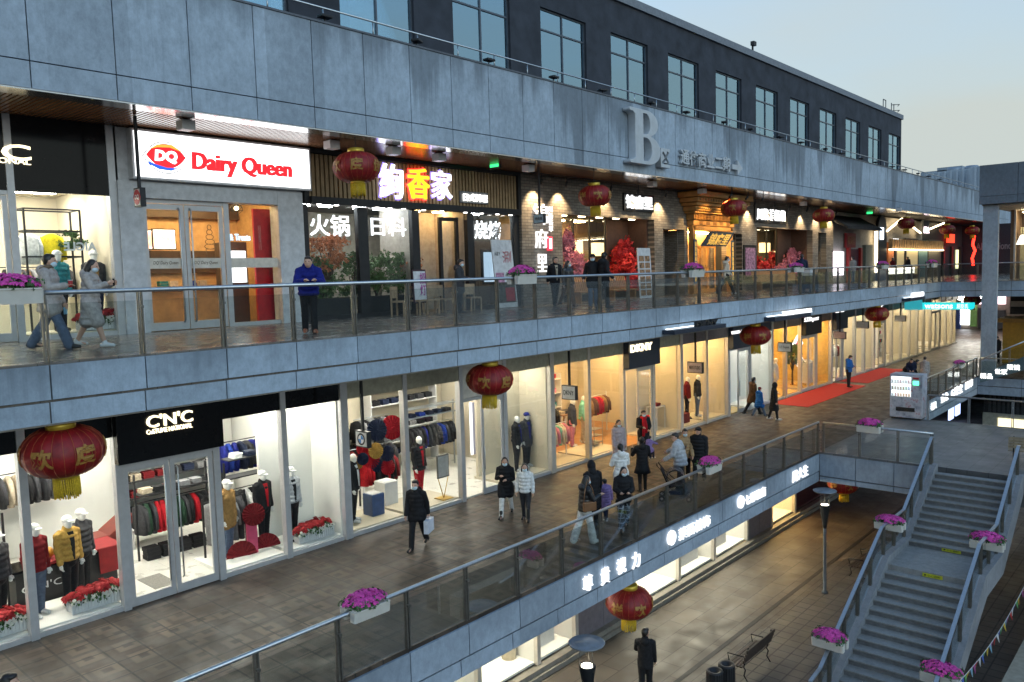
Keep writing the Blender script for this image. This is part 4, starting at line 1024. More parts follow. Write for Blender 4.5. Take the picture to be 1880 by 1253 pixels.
MB().prism(lens(c.x, c.z, .555, .365), 'y', YS2 - .328, YS2 - .323).build('emblem_ground', glow('white vinyl', (1, 1, 1), 1.5), o)
MB().prism(lens(c.x, c.z + .035, .49, .295), 'y', YS2 - .334, YS2 - .329).build('emblem_red', RP, o)
MB().prism([(c.x - .4, c.z + .17), (c.x - .2, c.z + .3), (c.x + .15, c.z + .32), (c.x + .42, c.z + .16), (c.x + .1, c.z + .25), (c.x - .2, c.z + .23)], 'y', YS2 - .338, YS2 - .335).build('emblem_orange', OP, o)
MB().prism([(c.x - .46, c.z - .1), (c.x - .3, c.z - .17), (c.x, c.z - .24), (c.x + .3, c.z - .23), (c.x + .1, c.z - .31), (c.x - .2, c.z - .29), (c.x - .42, c.z - .19)], 'y', YS2 - .338, YS2 - .335).build('emblem_blue', BP, o)
letters('DQ', (c.x - .29, c.x + .27, c.z - .14, c.z + .17), YS2 - .34, glow('white vinyl', (1, 1, 1), 1.5), o, .01, .05, .1)
q = bx(352, 533, 280, 314, YS2 - .33)
for k in (-.022, 0, .022): letters('Dairy Queen', (q[0] + k, q[1] + k, q[2] - .09, q[3] + .02), YS2 - .318 - k * .1, RP, o, .03, .02, .05)
# hotpot fascia letters
L_COOL = glow('cool lit lettering', (.9, .92, 1), 1.5); HALO = glow('violet halo', (.3, .22, 1), 1.1); L_YEL = glow('yellow lit lettering', (1, .6, .02), 1.0)
cut_sign('white lit first character of the slatted restaurant fascia beside the red lantern', '絢', bx(698, 739, 299, 362, YS2 - .2), YS2 - .12, L_COOL, .0, .1)
q = bx(748, 788, 307, 364, YS2 - .2); cut_sign('yellow lit middle character with red halo on the slatted fascia', '香', q, YS2 - .16, L_YEL, .01, .06)
me = text_mesh('香', (q[0] - .035, q[1] + .035, q[2] - .035, q[3] + .035), YS2 - .115, .03, .035); link_mesh('halo', me, L_RED, bpy.context.scene.objects['lit_lettering.001']); 
for v in me.vertices: v.co -= bpy.context.scene.objects['lit_lettering.001'].location
for p_ in ((698, 739, 299, 362), (794, 829, 312, 364)):
    b_ = bx(*p_, YS2 - .2); cut_sign('violet halo board behind the ' + ('first' if p_[0] < 740 else 'last') + ' white character of the slatted fascia', '絢' if p_[0] < 740 else '家', (b_[0] - .05, b_[1] + .05, b_[2] - .05, b_[3] + .05), YS2 - .108, HALO, .02, .012, name='halo_lettering')
cut_sign('white lit last character on the right of the slatted fascia', '家', bx(794, 829, 312, 364, YS2 - .2), YS2 - .12, L_COOL, .0, .1)
a = bx(846, 897, 352, 371, YS2 - .2); sign_block('small grey sign with four white characters on the right of the slatted fascia', a[0], a[1], a[2] - .02, a[3] + .03, YS2 - .11, mat('grey sign panel', (.12, .13, .14), .5), '日式料理', (a[0] + .12, a[1] - .08, a[2] + .04, a[3] - .05), glow('soft white lettering', (1, .97, .9), 2), depth=.06)
for body, p, lb in (('火锅', (567, 640, 393, 433), 'two large white lit characters in the left restaurant window'), ('日料', (680, 744, 398, 433), 'two large white lit characters in the middle restaurant window'), ('烧烤', (870, 918, 405, 439), 'two large white lit characters in the right restaurant window beside the porch')):
    cut_sign(lb, body, bx(*p, YS2 - .06), YS2 - .06, glow('window lettering', (.93, .97, 1), 1.2), .008, .03)
# brick restaurant
for body, p, lb in (('锦', (978, 1004, 374, 412), 'top'), ('府', (981, 1004, 421, 456), 'middle'), ('里', (985, 1003, 467, 500), 'bottom')):
    cut_sign(lb + ' white calligraphic character of the vertical sign on the brick wall', body, bx(*p, YS2 - .2), YS2 - .2, L_WHITE, .0, .06)
cut_sign('thin vertical column of small white characters on the brick wall', '川\n扬\n荟\n萃', bx(1006, 1014, 379, 426, YS2 - .2), YS2 - .2, L_WHITE, .0, .03)
o = thing('seal_sign', 'small red lit seal sign on the brick wall', 'sign', (on_y(1009, 448, YS2).x, YS2 - .2, .6)); q = bx(1005, 1013, 435, 460, YS2 - .2)
B(q[0], q[1], YS2 - .24, YS2 - .16, q[2], q[3]).build('red_box', glow('red lit frame', (.8, .03, .06), 1.2), o); B(q[0] + .05, q[1] - .05, YS2 - .25, YS2 - .242, q[2] + .06, q[3] - .06).build('lit_face', L_WHITE, o)
for body, p, lb, pl in (('锦府里', (1148, 1197, 357, 383), 'dark sign with three white characters on the brick left of the timber gate', (1144, 1199, 354, 387)), ('川菜 淮扬菜', (1389, 1441, 382, 404), 'dark sign with five white characters on the brick right of the timber gate', (1385, 1444, 379, 408))):
    a = bx(*pl, YS2 - .2); sign_block(lb, a[0], a[1], a[2], a[3], YS2 - .16, BLACKM, body, bx(*p, YS2 - .25), L_WHITE, depth=.08, bold=.03)
# fascia letters: big B
def big_b(x0, x1, z0, z1, Y, dep):
    W_, H_ = x1 - x0, z1 - z0
    def arc(cx, cz, rx, rz, a0, a1, n=12): return [(cx + rx * math.cos(R(a0 + (a1 - a0) * i / n)), cz + rz * math.sin(R(a0 + (a1 - a0) * i / n))) for i in range(n + 1)]
    outer = [(0, 0), (.58, 0)] + arc(.58, .265, .42, .265, -90, 90)[1:-1] + [(.66, .525)] + arc(.56, .765, .36, .235, -80, 90)[1:] + [(0, 1), (0, .955), (.1, .945), (.17, .9), (.17, .1), (.1, .055), (0, .045)]
    h1 = [(.42, .05), (.42, .5), (.52, .5)] + arc(.52, .275, .2, .225, 90, -90)[1:]
    h2 = [(.42, .55), (.42, .95), (.52, .95)] + arc(.52, .75, .15, .2, 90, -90)[1:]
    cu = bpy.data.curves.new('b', 'CURVE'); cu.dimensions = '2D'; cu.fill_mode = 'BOTH'; cu.extrude = dep / 2; cu.bevel_depth = .015
    for poly in (outer, h1, h2):
        s = cu.splines.new('POLY'); s.points.add(len(poly) - 1); s.use_cyclic_u = True
        for p, (u, v) in zip(s.points, poly): p.co = (u * W_, v * H_, 0, 1)
    ob = bpy.data.objects.new('b', cu); me = bpy.data.meshes.new_from_object(ob); bpy.data.objects.remove(ob)
    for v in me.vertices: v.co = (v.co.x, -v.co.z - dep / 2, v.co.y)
    return me
LETT = mat('pale painted letter', (.5, .53, .56), .5, .1, .1, 3)
q = bx(1142, 1197, 199, 299, YF); me = big_b(q[0], q[1], q[2], q[3], YF, .3)
o = link_mesh('letter_sign', me, LETT); o.location = (q[0], YF - .04, q[2]); tag(o, 'giant pale serif letter B mounted on the stone parapet', 'sign')
cut_sign('pale boxed character right of the giant letter on the parapet', '区', bx(1203, 1220, 273, 308, YF), YF - .03, LETT, .04, .22, name='letter_sign')
cut_sign('six pale raised characters in a row on the parapet', '通往商业二期', bx(1244, 1335, 273, 302, YF), YF - .03, LETT, .02, .12, name='letter_sign')
q = bx(1339, 1358, 296, 318, YF); zc = (q[2] + q[3]) / 2; L_ = q[1] - q[0]
m = MB().prism([(q[0], zc - .11), (q[0] + L_ * .5, zc - .11), (q[0] + L_ * .5, zc - .33), (q[1], zc), (q[0] + L_ * .5, zc + .33), (q[0] + L_ * .5, zc + .11), (q[0], zc + .11)], 'y', YF - .15, YF - .03)
o = m.build('arrow_sign', LETT); tag(o, 'pale raised arrow pointing right on the parapet', 'sign')
# concourse edge signs
YL = YE1 - .02
for body, p, lb in (('尊', (1069, 1086, 1060, 1089), 'first'), ('貴', (1102, 1117, 1045, 1076), 'second'), ('視', (1131, 1147, 1029, 1057), 'third'), ('力', (1159, 1173, 1017, 1046), 'last')):
    cut_sign('white lit ' + lb + ' of four spaced characters on the concourse edge', body, bx(*p, YL), YL, L_WHITE, .0, .05)
def ring_logo(label, p, m_, inner):
    q = bx(*p, YL); r = (q[3] - q[2]) / 2; c = ((q[0] + q[1]) / 2, (q[2] + q[3]) / 2)
    o = thing('emblem_sign', label, 'sign', (c[0], YL, q[2]))
    n = 28; k = MB(); rs = []
    for rad, y in ((r, YL), (r, YL - .06), (r * .72, YL - .06), (r * .72, YL)): rs.append([(c[0] + rad * math.cos(6.2832 * i / n), y, c[1] + rad * math.sin(6.2832 * i / n)) for i in range(n)])
    k.rings(rs + [rs[0]], False, False); k.build('ring', m_, o)
    letters(inner, (c[0] - r * .55, c[0] + r * .55, c[1] - r * .5, c[1] + r * .5), YL, m_, o, .05, .03)
ring_logo('round white lit emblem left of four characters midway along the concourse edge', (1221, 1241, 979, 1006), L_WHITE, 'ஃ'.replace('ஃ', 'w'))
cut_sign('four white lit characters right of the larger round emblem on the concourse edge', '菜百首饰', bx(1245, 1302, 972, 994, YL), YL, L_WHITE, .0, .05)
ring_logo('smaller round white lit emblem further along the concourse edge', (1353, 1364, 913, 936), L_WHITE, '回')
cut_sign('four white lit characters right of the smaller round emblem on the concourse edge', '七彩雲南', bx(1367, 1404, 911, 929, YL), YL, L_WHITE, .0, .05)
cut_sign('three white lit characters near the end of the concourse edge', '周大生', bx(1454, 1482, 866, 887, YL), YL, L_WHITE, .0, .05)
for body, p, lb in (('老凤', (1708, 1718, 741, 755), 'partly hidden lit characters on the far opening edge beside the vending machine'), ('金象', (1727, 1740, 725, 741), 'second group of lit characters on the far opening edge'), ('G珠宝', (1746, 1766, 714, 731), 'third and longest group of lit characters on the far opening edge'), ('國華', (1772, 1785, 702, 716), 'last group of lit characters on the far opening edge, nearest its corner')):
    cut_sign(lb, body, bx(*p, YL), YL, L_WHITE, .0, .05)
# canopy signs on the gallery edge
def canopy(label, pl, text, pt, lit, dark):
    a = on_y(pl[0], pl[2], YE2 - .4); b = on_y(pl[1], pl[2], YE2 - .4); c = on_y(pl[0], pl[3], YE2 - .4)
    o = thing('canopy_sign', label, 'sign', ((a.x + b.x) / 2, YE2, c.z))
    B(a.x, b.x, YE2 - .45, YE2 - .003, c.z, a.z).build('ledge', NAVY, o, .01)
    B(a.x + .1, b.x - .1, YE2 - .12, YE2 - .06, a.z + .002, a.z + .03).build('light_strip', glow('canopy strip lamp', (.85, .95, 1), 1.6), o)
    q = bx(*pt, YE2 - .25)
    if lit: letters(text, q, YE2 - .25, L_WHITE, o, .06, .015)
    else: letters(text, q, YE2 - .25, BLACKM, o, .1, .04)
    return o
canopy('dark canopy sign with unlit letters standing on a ledge along the gallery edge', (1236, 1331, 607, 615), 'DKNY', (1274, 1314, 590, 605), 0, 1)
canopy('dark canopy ledge with white lit letters further along the gallery edge', (1421, 1487, 583, 591), 'TOMMY●HILFIGER', (1435, 1489, 572, 581), 1, 1)
canopy('small far canopy sign with white lit letters above the turquoise sign', (1670, 1697, 548, 553), 'GROUND', (1672, 1695, 538, 547), 1, 1)
# block signs over the doors
Yb = YS1 - .05
sign_block('navy sign box with white lit letters over the door by the orange timber floor', 24.62, 26.79, DT + .01, HT, Yb, NAVY, 'DKNY', bx(1157, 1196, 634, 648, Yb - .26), L_WARM, depth=.25, bold=.02)
sign_block('navy sign box with small white lettering beside the lantern without tilt', 32.96, 35.26, DT + .01, HT, Yb, NAVY, 'TOMMY▬HILFIGER', bx(1342, 1376, 609, 614.5, Yb - .26), L_WHITE, depth=.25)['label'] = 'navy sign box with a line of small white letters, partly behind a red lantern'
sign_block('black sign box with white script lettering over the amber shop doors', 41.2, 43.4, DT + .01, HT, Yb, BLACKM, 'S.T.Dupont', bx(1476, 1502, 584, 594, Yb - .26), L_WHITE, depth=.25, shear=.3)
sign_block('small dark sign box at the start of the second red carpet', 45.6, 47.4, DT + .01, HT, Yb, NAVY, 'GEEL.GD', bx(1533, 1549, 570, 575, Yb - .26), L_WHITE, depth=.25)
sign_block('white panel over the white panelled doorway behind the lantern', 16.24, 18.08, DT + .01, HT, YS1 + .1, mat('white door panel', (.6, .58, .54), .5), None, None, None, depth=.1)
sign_block('farthest dark sign box with a lit white emblem along the lower shops', 53.0, 55.0, DT + .4, HT, Yb, BLACKM, '▚▞', bx(1613, 1622, 561, 565, Yb - .26), L_WHITE, depth=.2)
# blade signs hung from the ceilings
def blade(label, px, py, Y, w_, h, zc, m_, text, tm, frame=BLACKM, round_=False):
    c = on_y(px, py, Y); w_ *= .78; h *= .8
    o = thing('blade_sign', label, 'sign', (c.x, Y, c.z - h / 2))
    MB().box(c.x - .06, c.x + .06, Y - w_ / 2, Y + w_ / 2, c.z - h / 2, c.z + h / 2).build('frame', frame, o)
    B(c.x - .066, c.x - .0605, Y - w_ / 2 + .03, Y + w_ / 2 - .03, c.z - h / 2 + .03, c.z + h / 2 - .03).build('face', m_, o)
    B(c.x - .03, c.x + .03, Y - .03, Y + .03, c.z + h / 2, zc).build('rod', BLACKM, o)
    if text: letters(text, (Y + w_ * .36, Y - w_ * .36, c.z - h * .16, c.z + h * .16), c.x - .0665, tm, o, .004, .01, 0, 'lettering', '-x')
    return o, c
WP = mat('white blade panel', (.55, .54, .52), .4); BLK = mat('black print', (.02, .02, .02), .5)
blade('white hanging blade sign with black letters in front of the orange floored shop', 1046, 721, 15.6, .72, .58, HT, WP, 'DKNY', BLK)
o, c = blade('white hanging blade sign with a round blue emblem in front of the paper fans', 667, 806, 15.6, .6, .5, HT, WP, None, None)
for rad, x, mm in ((.15, .068, BLK), (.105, .07, mat('white print', (.7, .7, .7), .4))):
    MB().prism([(c.y + rad * math.cos(i * .2618), c.z + rad * math.sin(i * .2618)) for i in range(24)], 'x', c.x - x, c.x - .067).build('roundel', mm, o)
for a0 in (90, 270): MB().prism([(c.y, c.z)] + [(c.y + .1 * math.cos(R(a0 + i * 15)), c.z + .1 * math.sin(R(a0 + i * 15))) for i in range(7)], 'x', c.x - .073, c.x - .0702).build('roundel_quarter', mat('blue print', (.05, .2, .5), .5), o)
blade('pale hanging blade sign in front of the ochre floored shop', 1277, 675, 15.6, .85, .55, HT, mat('pale pink panel', (.5, .42, .42), .5), 'MEN’S STUDIO', BLK)
blade('pale hanging blade sign in front of the plants by the red carpet', 1441, 638, 15.6, .85, .55, HT, WP, 'S.T. Dupont', BLK)
blade('pale hanging blade sign above the second red carpet', 1542, 616, 15.6, .85, .5, HT, mat('pale pink panel', (.5, .42, .42), .5), None, BLK)
blade('pale hanging blade sign left of the farther red lantern', 1584, 597, 15.6, .85, .5, HT, WP, None, BLK)
blade('farthest pale hanging blade sign along the lower shops', 1653, 585, 15.6, .85, .5, HT, WP, None, BLK)
o, c = blade('small white hanging blade sign with a red oval emblem below the big white sign', 257, 363, 18.1, .42, .52, ZSO, WP, None, None)
MB().prism([(y + c.y, z + c.z) for y, z in lens(0, 0, .19, .17)], 'x', c.x - .07, c.x - .067).build('emblem', mat('red print', (.45, .02, .04), .5), o)
letters('DQ', (c.y + .1, c.y - .1, c.z - .06, c.z + .06), c.x - .0705, mat('white print', (.7, .7, .7), .4), o, .003, .03, .1, 'lettering', '-x')
blade('small blue hanging blade sign in front of the vertical white characters', 991, 402, 18.1, .6, .42, ZSO, mat('blue grey panel', (.2, .3, .36), .5), '锦府里', BLK)
# turquoise blade sign and neighbours
a, b = on_x(1688, 556, 62), on_x(1788, 569, 62)
o = thing('blade_sign', 'long rounded turquoise lit sign hanging across the far concourse', 'sign', (62, (a.y + b.y) / 2, b.z))
n = 8; rr = (a.z - b.z) * .45
pts = [(a.y - rr + rr * math.cos(R(90 - i * 90 / n)), a.z - rr + rr * math.sin(R(90 - i * 90 / n))) for i in range(n + 1)] + [(a.y, b.z), (b.y + rr, b.z)] + [(b.y + rr + rr * math.cos(R(270 - i * 90 / n)), b.z + rr + rr * math.sin(R(270 - i * 90 / n))) for i in range(n + 1)] + [(b.y, a.z)]
MB().prism(pts, 'x', 62, 62.25).build('panel', glow('turquoise lit face', (.01, .42, .45), 1.0), o)
letters('watsons', (a.y - .35, a.y - 2.15, b.z + .07, a.z - .08), 61.99, L_WHITE, o, .03, .02, 0, 'lettering', '-x'); letters('屈臣氏', (a.y - 2.4, b.y + .35, b.z + .07, a.z - .08), 61.99, L_WHITE, o, .03, .0, 0, 'lettering', '-x')
MB().tube([(62.1, a.y - 1, a.z), (62.1, a.y - 1, HT)], .03, 6).build('rod', BLACKM, o); MB().tube([(62.1, b.y + 1, a.z), (62.1, b.y + 1, HT)], .03, 6).build('rod', BLACKM, o)
c = on_y(1678, 560, 15.8); o = thing('blade_sign', 'small square turquoise sign below the far canopy sign', 'sign', c)
B(c.x, c.x + .1, 15.3, 16.4, c.z - .35, c.z + .4).build('panel', glow('turquoise small face', (.02, .25, .3), .7), o)
# green exit signs
for px, py, lb in ((909, 303, 'green lit exit sign under the gallery ceiling right of the slatted fascia'), (1597, 391, 'farther green lit exit sign under the gallery ceiling')):
    c = on_y(px, py, 18.6 if px < 1000 else 19.0)
    o = thing('exit_sign', lb, 'sign', c); B(c.x - .04, c.x + .04, c.y - .25, c.y + .25, c.z - .13, c.z + .13).build('box', BLACKM, o)
    B(c.x - .046, c.x - .041, c.y - .2, c.y + .2, c.z - .08, c.z + .08).build('lit_face', glow('green exit face', (.03, .6, .15), 1.6), o)
    MB().tube([(c.x, c.y, c.z + .13), (c.x, c.y, ZSO)], .015, 6).build('rod', BLACKM, o)
# ceiling cameras / speakers on the gallery soffit
proto = None
for px, py in ((341, 230), (609, 266), (722, 277), (806, 289), (970, 309), (1197, 338), (1289, 351), (1475, 374), (1650, 385)):
    c = on_z(px, py, ZSO - .12)
    if proto is None:
        b0 = thing('ceiling_speaker', 'white box speaker under the gallery ceiling', 'speaker', (0, 0, 0), 'white speakers under the gallery ceiling')
        B(-.16, .16, -.16, .16, -.12, .1).build('case', WHITE, b0, .02); B(-.1, .1, -.1, .1, .1, .12).build('mount', BLACKM, b0)
        proto = tree_of(b0); b0.location = c
    else: dup(proto, c)
# track spots washing the brick (lit lamps in the photograph)
def spot(x, y, z, tx, ty, tz, power, col=(1, .72, .38), size=70, r=.04):
    o = thing('track_spotlight', 'black track spotlight aimed at the brick wall under the gallery ceiling', 'spotlight', (x, y, z), 'spotlights washing the brick restaurant')
    dvec = (Vector((tx, ty, tz)) - Vector((x, y, z))).normalized()
    MB().tube([Vector((x, y, z)), Vector((x, y, z)) + dvec * .2], .05, 10).build('housing', BLACKM, o)
    MB().tube([(x, y, z), (x, y, ZSO)], .02, 6).build('arm', BLACKM, o)
    l = bpy.data.lights.new('spot_lamp', 'SPOT'); l.energy = power; l.color = col; l.spot_size = R(size); l.spot_blend = .7; l.shadow_soft_size = r
    lo = bpy.data.objects.new('spot_lamp', l); C.objects.link(lo); lo.parent = o
    lo.location = dvec * .22; lo.rotation_euler = (-dvec).to_track_quat('Z', 'Y').to_euler()
for x in (23.1, 24.6, 27.6, 29.6, 31.9, 41.0, 43.5, 45.6, 48.2, 50.6, 53.0):
    spot(x, YS2 - .62, ZSO - .22, x + .05, YS2 - .15, 2.2, 110, (1, .74, .42), 95)
for x in (34.9, 36.6, 38.3): spot(x, YS2 - 2.3, ZSO - .28, x, YS2 - .5, 1.6, 150, (1, .62, .22), 80)
MB().box(22.5, 53.6, YS2 - .64, YS2 - .6, ZSO - .06, ZSO - .02).build('spotlight_track', BLACKM); tag(bpy.context.scene.objects['spotlight_track'], 'long black lighting track under the gallery ceiling by the brick wall', 'lighting track')

# ================================================================== FAR GALLERY SHOPS
def xs2(px): return on_y(px, 440, YS2).x
s = thing('red_lacquer_shop', 'small red lacquer shop with a dark tiled eave past the brick restaurant', 'shop', (57, YS2, Z2))
x0, x1 = 53.75, 60.2
B(x0, x1, YS2 + .3, YS2 + .4, Z2, 3.7).build('wall', mat('pale grey shop wall', (.36, .33, .31), .7), s)
q = MB(); q.add([(x0 - .3, YS2 - 1.2, 2.55), (x1 + .2, YS2 - 1.2, 2.55), (x1 + .2, YS2 + .3, 3.4), (x0 - .3, YS2 + .3, 3.4), (x0 - .3, YS2 - 1.2, 2.43), (x1 + .2, YS2 - 1.2, 2.43), (x1 + .2, YS2 + .3, 3.28), (x0 - .3, YS2 + .3, 3.28)], [(0, 1, 2, 3), (7, 6, 5, 4), (4, 5, 1, 0), (5, 6, 2, 1), (6, 7, 3, 2), (7, 4, 0, 3)])
x = x0 - .2
while x < x1: q.tube([(x, YS2 - 1.2, 2.57), (x, YS2 + .3, 3.42)], .06, 6); x += .28
q.build('tiled_eave', mat('dark roof tile', (.03, .03, .033), .6), s)
B(56.8, 58.6, YS2 + .05, YS2 + .2, 1.3, 2.3).build('red_sign', mat('dark red sign', (.22, .012, .015), .5), s); letters('福满堂', (57.0, 58.4, 1.5, 2.1), YS2 + .04, mat('faded gold print', (.3, .12, .05), .5), s, .01, .01)
B(54.6, 56.4, YS2 + .1, YS2 + .28, -.6, 1.0).build('lit_poster', glow('pale pink light box', (1, .86, .95), 1.8), s); letters('❀味仙', (54.75, 56.2, .0, .35), YS2 + .09, mat('magenta print', (.4, .04, .3), .5), s, .004)
for a in (57.3, 59.7): B(a, a + .35, YS2 + .05, YS2 + .25, Z2, 1.3).build('red_post', RED, s)
B(57.7, 59.65, YS2 + .2, YS2 + .28, Z2, 1.2).build('dark_door', mat('dark red interior', (.1, .02, .03), .6), s)
s = thing('white_gabled_shop', 'white plaster shop with an arched doorway and glowing gable edges', 'shop', (66, YS2, Z2))
x0, x1 = 60.25, 76
B(x0, x1, YS2 + .3, YS2 + .4, Z2, 3.7).build('wall', mat('cream gable plaster', (.4, .36, .3), .7), s)
DKF = mat('dark shop frame', (.02, .022, .024), .4)
for px0, px1, yt, mm in ((1588, 1608, 450, mat('olive grey panel', (.16, .17, .13), .6)), (1630, 1640, 445, mat('orange lit panel', (.5, .16, .05), .6)), (1644, 1660, 440, DKF), (1662, 1685, 438, DKF), (1686, 1702, 441, mat('teal grey panel', (.08, .17, .17), .6)), (1704, 1727, 440, mat('olive dark panel', (.07, .07, .05), .6))):
    a, b = on_y(px0, yt, YS2 + .1), on_y(px1, yt, YS2 + .1)
    B(a.x, b.x, YS2 + .05, YS2 + .29, Z2, a.z).build('shop_panel', mm, s)
    if mm is DKF: B(a.x + .25, b.x - .25, YS2 + .03, YS2 + .045, Z2 + .3, a.z - .3).build('lit_pane', glow('dim amber pane', (.5, .4, .2), .35), s)
for (a0, b0), (a1, b1) in (((1628, 425), (1656, 402)), ((1656, 402), (1690, 428)), ((1702, 423), (1733, 410)), ((1540, 392), (1622, 428))):
    p, q_ = on_y(a0, b0, YS2 - .1), on_y(a1, b1, YS2 - .1)
    if a0 == 1540: continue
    MB().tube([p, q_], .07, 6).build('lit_gable_edge', glow('warm strip lamp', (1, .8, .5), 5), s)
a, b = on_y(1611, 425, YS2 - .05), on_y(1627, 425, YS2 - .05)
q = MB(); r_ = (b.x - a.x) / 2; cx = (a.x + b.x) / 2
q.prism([(a.x, Z2), (b.x, Z2)] + [(cx + r_ * math.cos(R(i * 15)), a.z + r_ * 1.2 * math.sin(R(i * 15))) for i in range(13)], 'y', YS2 - .1, YS2 + .1); q.build('arch_doorway', DKF, s)
B(a.x - .22, a.x - .1, YS2 - .1, YS2 + .1, Z2 + .6, a.z).build('lit_jamb', glow('warm strip lamp', (1, .8, .5), 5), s)
c = on_y(1619, 428, YS2 - .15); B(c.x - .3, c.x + .3, YS2 - .2, YS2 - .12, c.z - .5, c.z + .4).build('blue_white_sign', glow('cool white sign', (.75, .85, 1), 2), s)
q = MB(); x = xs2(1630)
while x < xs2(1726): q.box(x, x + .16, YS2 - .3, YS2 - .05, 1.25, 2.0); x += .62
q.build('timber_fins', OAK, s); B(xs2(1630), xs2(1726), YS2 - .32, YS2 - .06, 1.16, 1.24).build('lit_ledge', glow('warm strip lamp', (1, .8, .5), 5), s)
c = on_y(1696, 418, YS2 - .3); o = thing('box_sign', 'pink and white lit box sign on the white gabled shop', 'sign', c); B(c.x - .9, c.x + .9, YS2 - .5, YS2 - .35, c.z - .55, c.z + .6).build('box', mat('grey sign panel', (.12, .13, .14), .5), o); letters('醉东人', (c.x - .75, c.x + .8, c.z - .5, c.z + .05), YS2 - .505, glow('pink white lettering', (1, .8, .85), 2.5), o, .03)
c = on_y(1645, 441, YS2 - .1); cut_sign('small row of white lit letters on the dark frame of the gabled shop', 'AVOMA', (c.x - .6, c.x + 1.0, c.z - .12, c.z + .12), YS2 - .02, L_WHITE, .0, .04)
s = thing('dark_end_shop', 'dark unlit shop front closing the far end of the gallery', 'shop', (86, YS2, Z2))
B(76.05, 96, YS2 + .3, YS2 + .4, Z2, 3.7).build('wall', DKW, s)
B(90, 90.3, 4, YS2 + .3, Z2, 3.7).build('end_wall', mat('blue black end wall', (.016, .02, .03), .6), s)
for px in (1735, 1750, 1766, 1780): a = on_y(px, 450, YS2); B(a.x, a.x + .6, YS2 + .1, YS2 + .28, Z2, 1.6).build('mullion', DKF, s)
a = on_y(1760, 450, YS2); B(a.x, a.x + .5, YS2 + .1, YS2 + .25, Z2 + .6, 1.3).build('lit_strip', glow('pale yellow strip', (.9, .9, .5), .9), s)
c = on_y(1749, 436, YS2 - .2); B(c.x - 1.0, c.x + 1.2, YS2 - .1, YS2 + .1, c.z - .5, c.z + .3).build('red_lit_band', glow('red lit band', (1, .05, .02), 1.4), s)
o = thing('neon_sign', 'tall thin red neon strip on the dark end shop', 'sign', on_x(1789, 490, 88)); a, b = on_x(1789, 433, 88), on_x(1787, 488, 88)
MB().tube([a, a.lerp(b, .3) + Vector((0, .12, 0)), a.lerp(b, .5) + Vector((0, -.1, 0)), a.lerp(b, .75) + Vector((0, .12, 0)), b], .12, 8).build('tube', glow('red neon', (1, .02, .01), 4), o)
q = on_x(1802, 453, 89.9); r_ = on_x(1853, 456, 89.9); letters('ABI  cssiono', (q.y + .5, r_.y - .2, q.z - .35, q.z + .35), 89.98, mat('grey raised lettering', (.16, .18, .2), .5), s, .06, .02, 0, 'lettering', '-x')
# far end of the concourse
s = thing('end_wall_shops', 'green, blue and white shop fronts closing the far end of the concourse', 'shops', (90, 15, Z1))
def on_end(x0, x1, y0, y1, mm, nm, X=90, d_=.2):
    a, b = on_x(x0, y0, X), on_x(x1, y1, X); B(X, X + d_, b.y, a.y, b.z, a.z).build(nm, mm, s)
B(90.3, 90.6, 2, 23, Z1, HT).build('wall', mat('brown grey end wall', (.16, .13, .11), .8), s)
on_end(1749, 1763, 570, 606, mat('deep blue panel', (.02, .05, .2), .5), 'blue_panel'); on_end(1763, 1780, 566, 597, glow('white end light box', (.95, .97, 1), 2.6), 'white_light_box')
on_end(1781, 1793, 560, 600, mat('green panel', (.2, .4, .12), .6), 'green_panel'); on_end(1740, 1770, 545, 557, mat('olive sign', (.16, .16, .08), .6), 'sign_band'); on_end(1765, 1846, 545, 559, glow('pink white end sign', (1, .75, .8), 1.6), 'lit_sign_band', 89.6)
on_end(1796, 1806, 566, 604, mat('dark doorway', (.02, .02, .03), .6), 'doorway'); on_end(1826, 1845, 570, 604, mat('dark doorway', (.02, .02, .03), .6), 'doorway')
B(80, 80.6, 15.2, 18, HT - 1.2, HT - .9).build('ceiling_light', L_PANEL, s)
# kiosk and stair bank on the far right
a, b = on_x(1841, 600, 60), on_x(1880, 660, 60)
o = thing('yellow_kiosk', 'mustard yellow kiosk with a dark top under the right wing', 'kiosk', (62, (a.y + b.y) / 2, Z1))
zk = on_x(1841, 592, 60).z
B(60, 63, b.y - 1, a.y, Z1, zk).build('body', mat('mustard panel', (.42, .24, .03), .5), o); B(59.8, 63, b.y - 1, a.y + .3, zk + .002, zk + .25).build('top', mat('mustard rim', (.3, .17, .04), .5), o)
B(60.5, 66, b.y - 1, a.y - .3, zk + .5, HT).build('upper_panel', BLACKM, o); B(60.4, 60.49, b.y - 1, a.y - .35, zk + 1.0, zk + 1.35).build('white_band', mat('grey white band', (.4, .38, .36), .6), o)
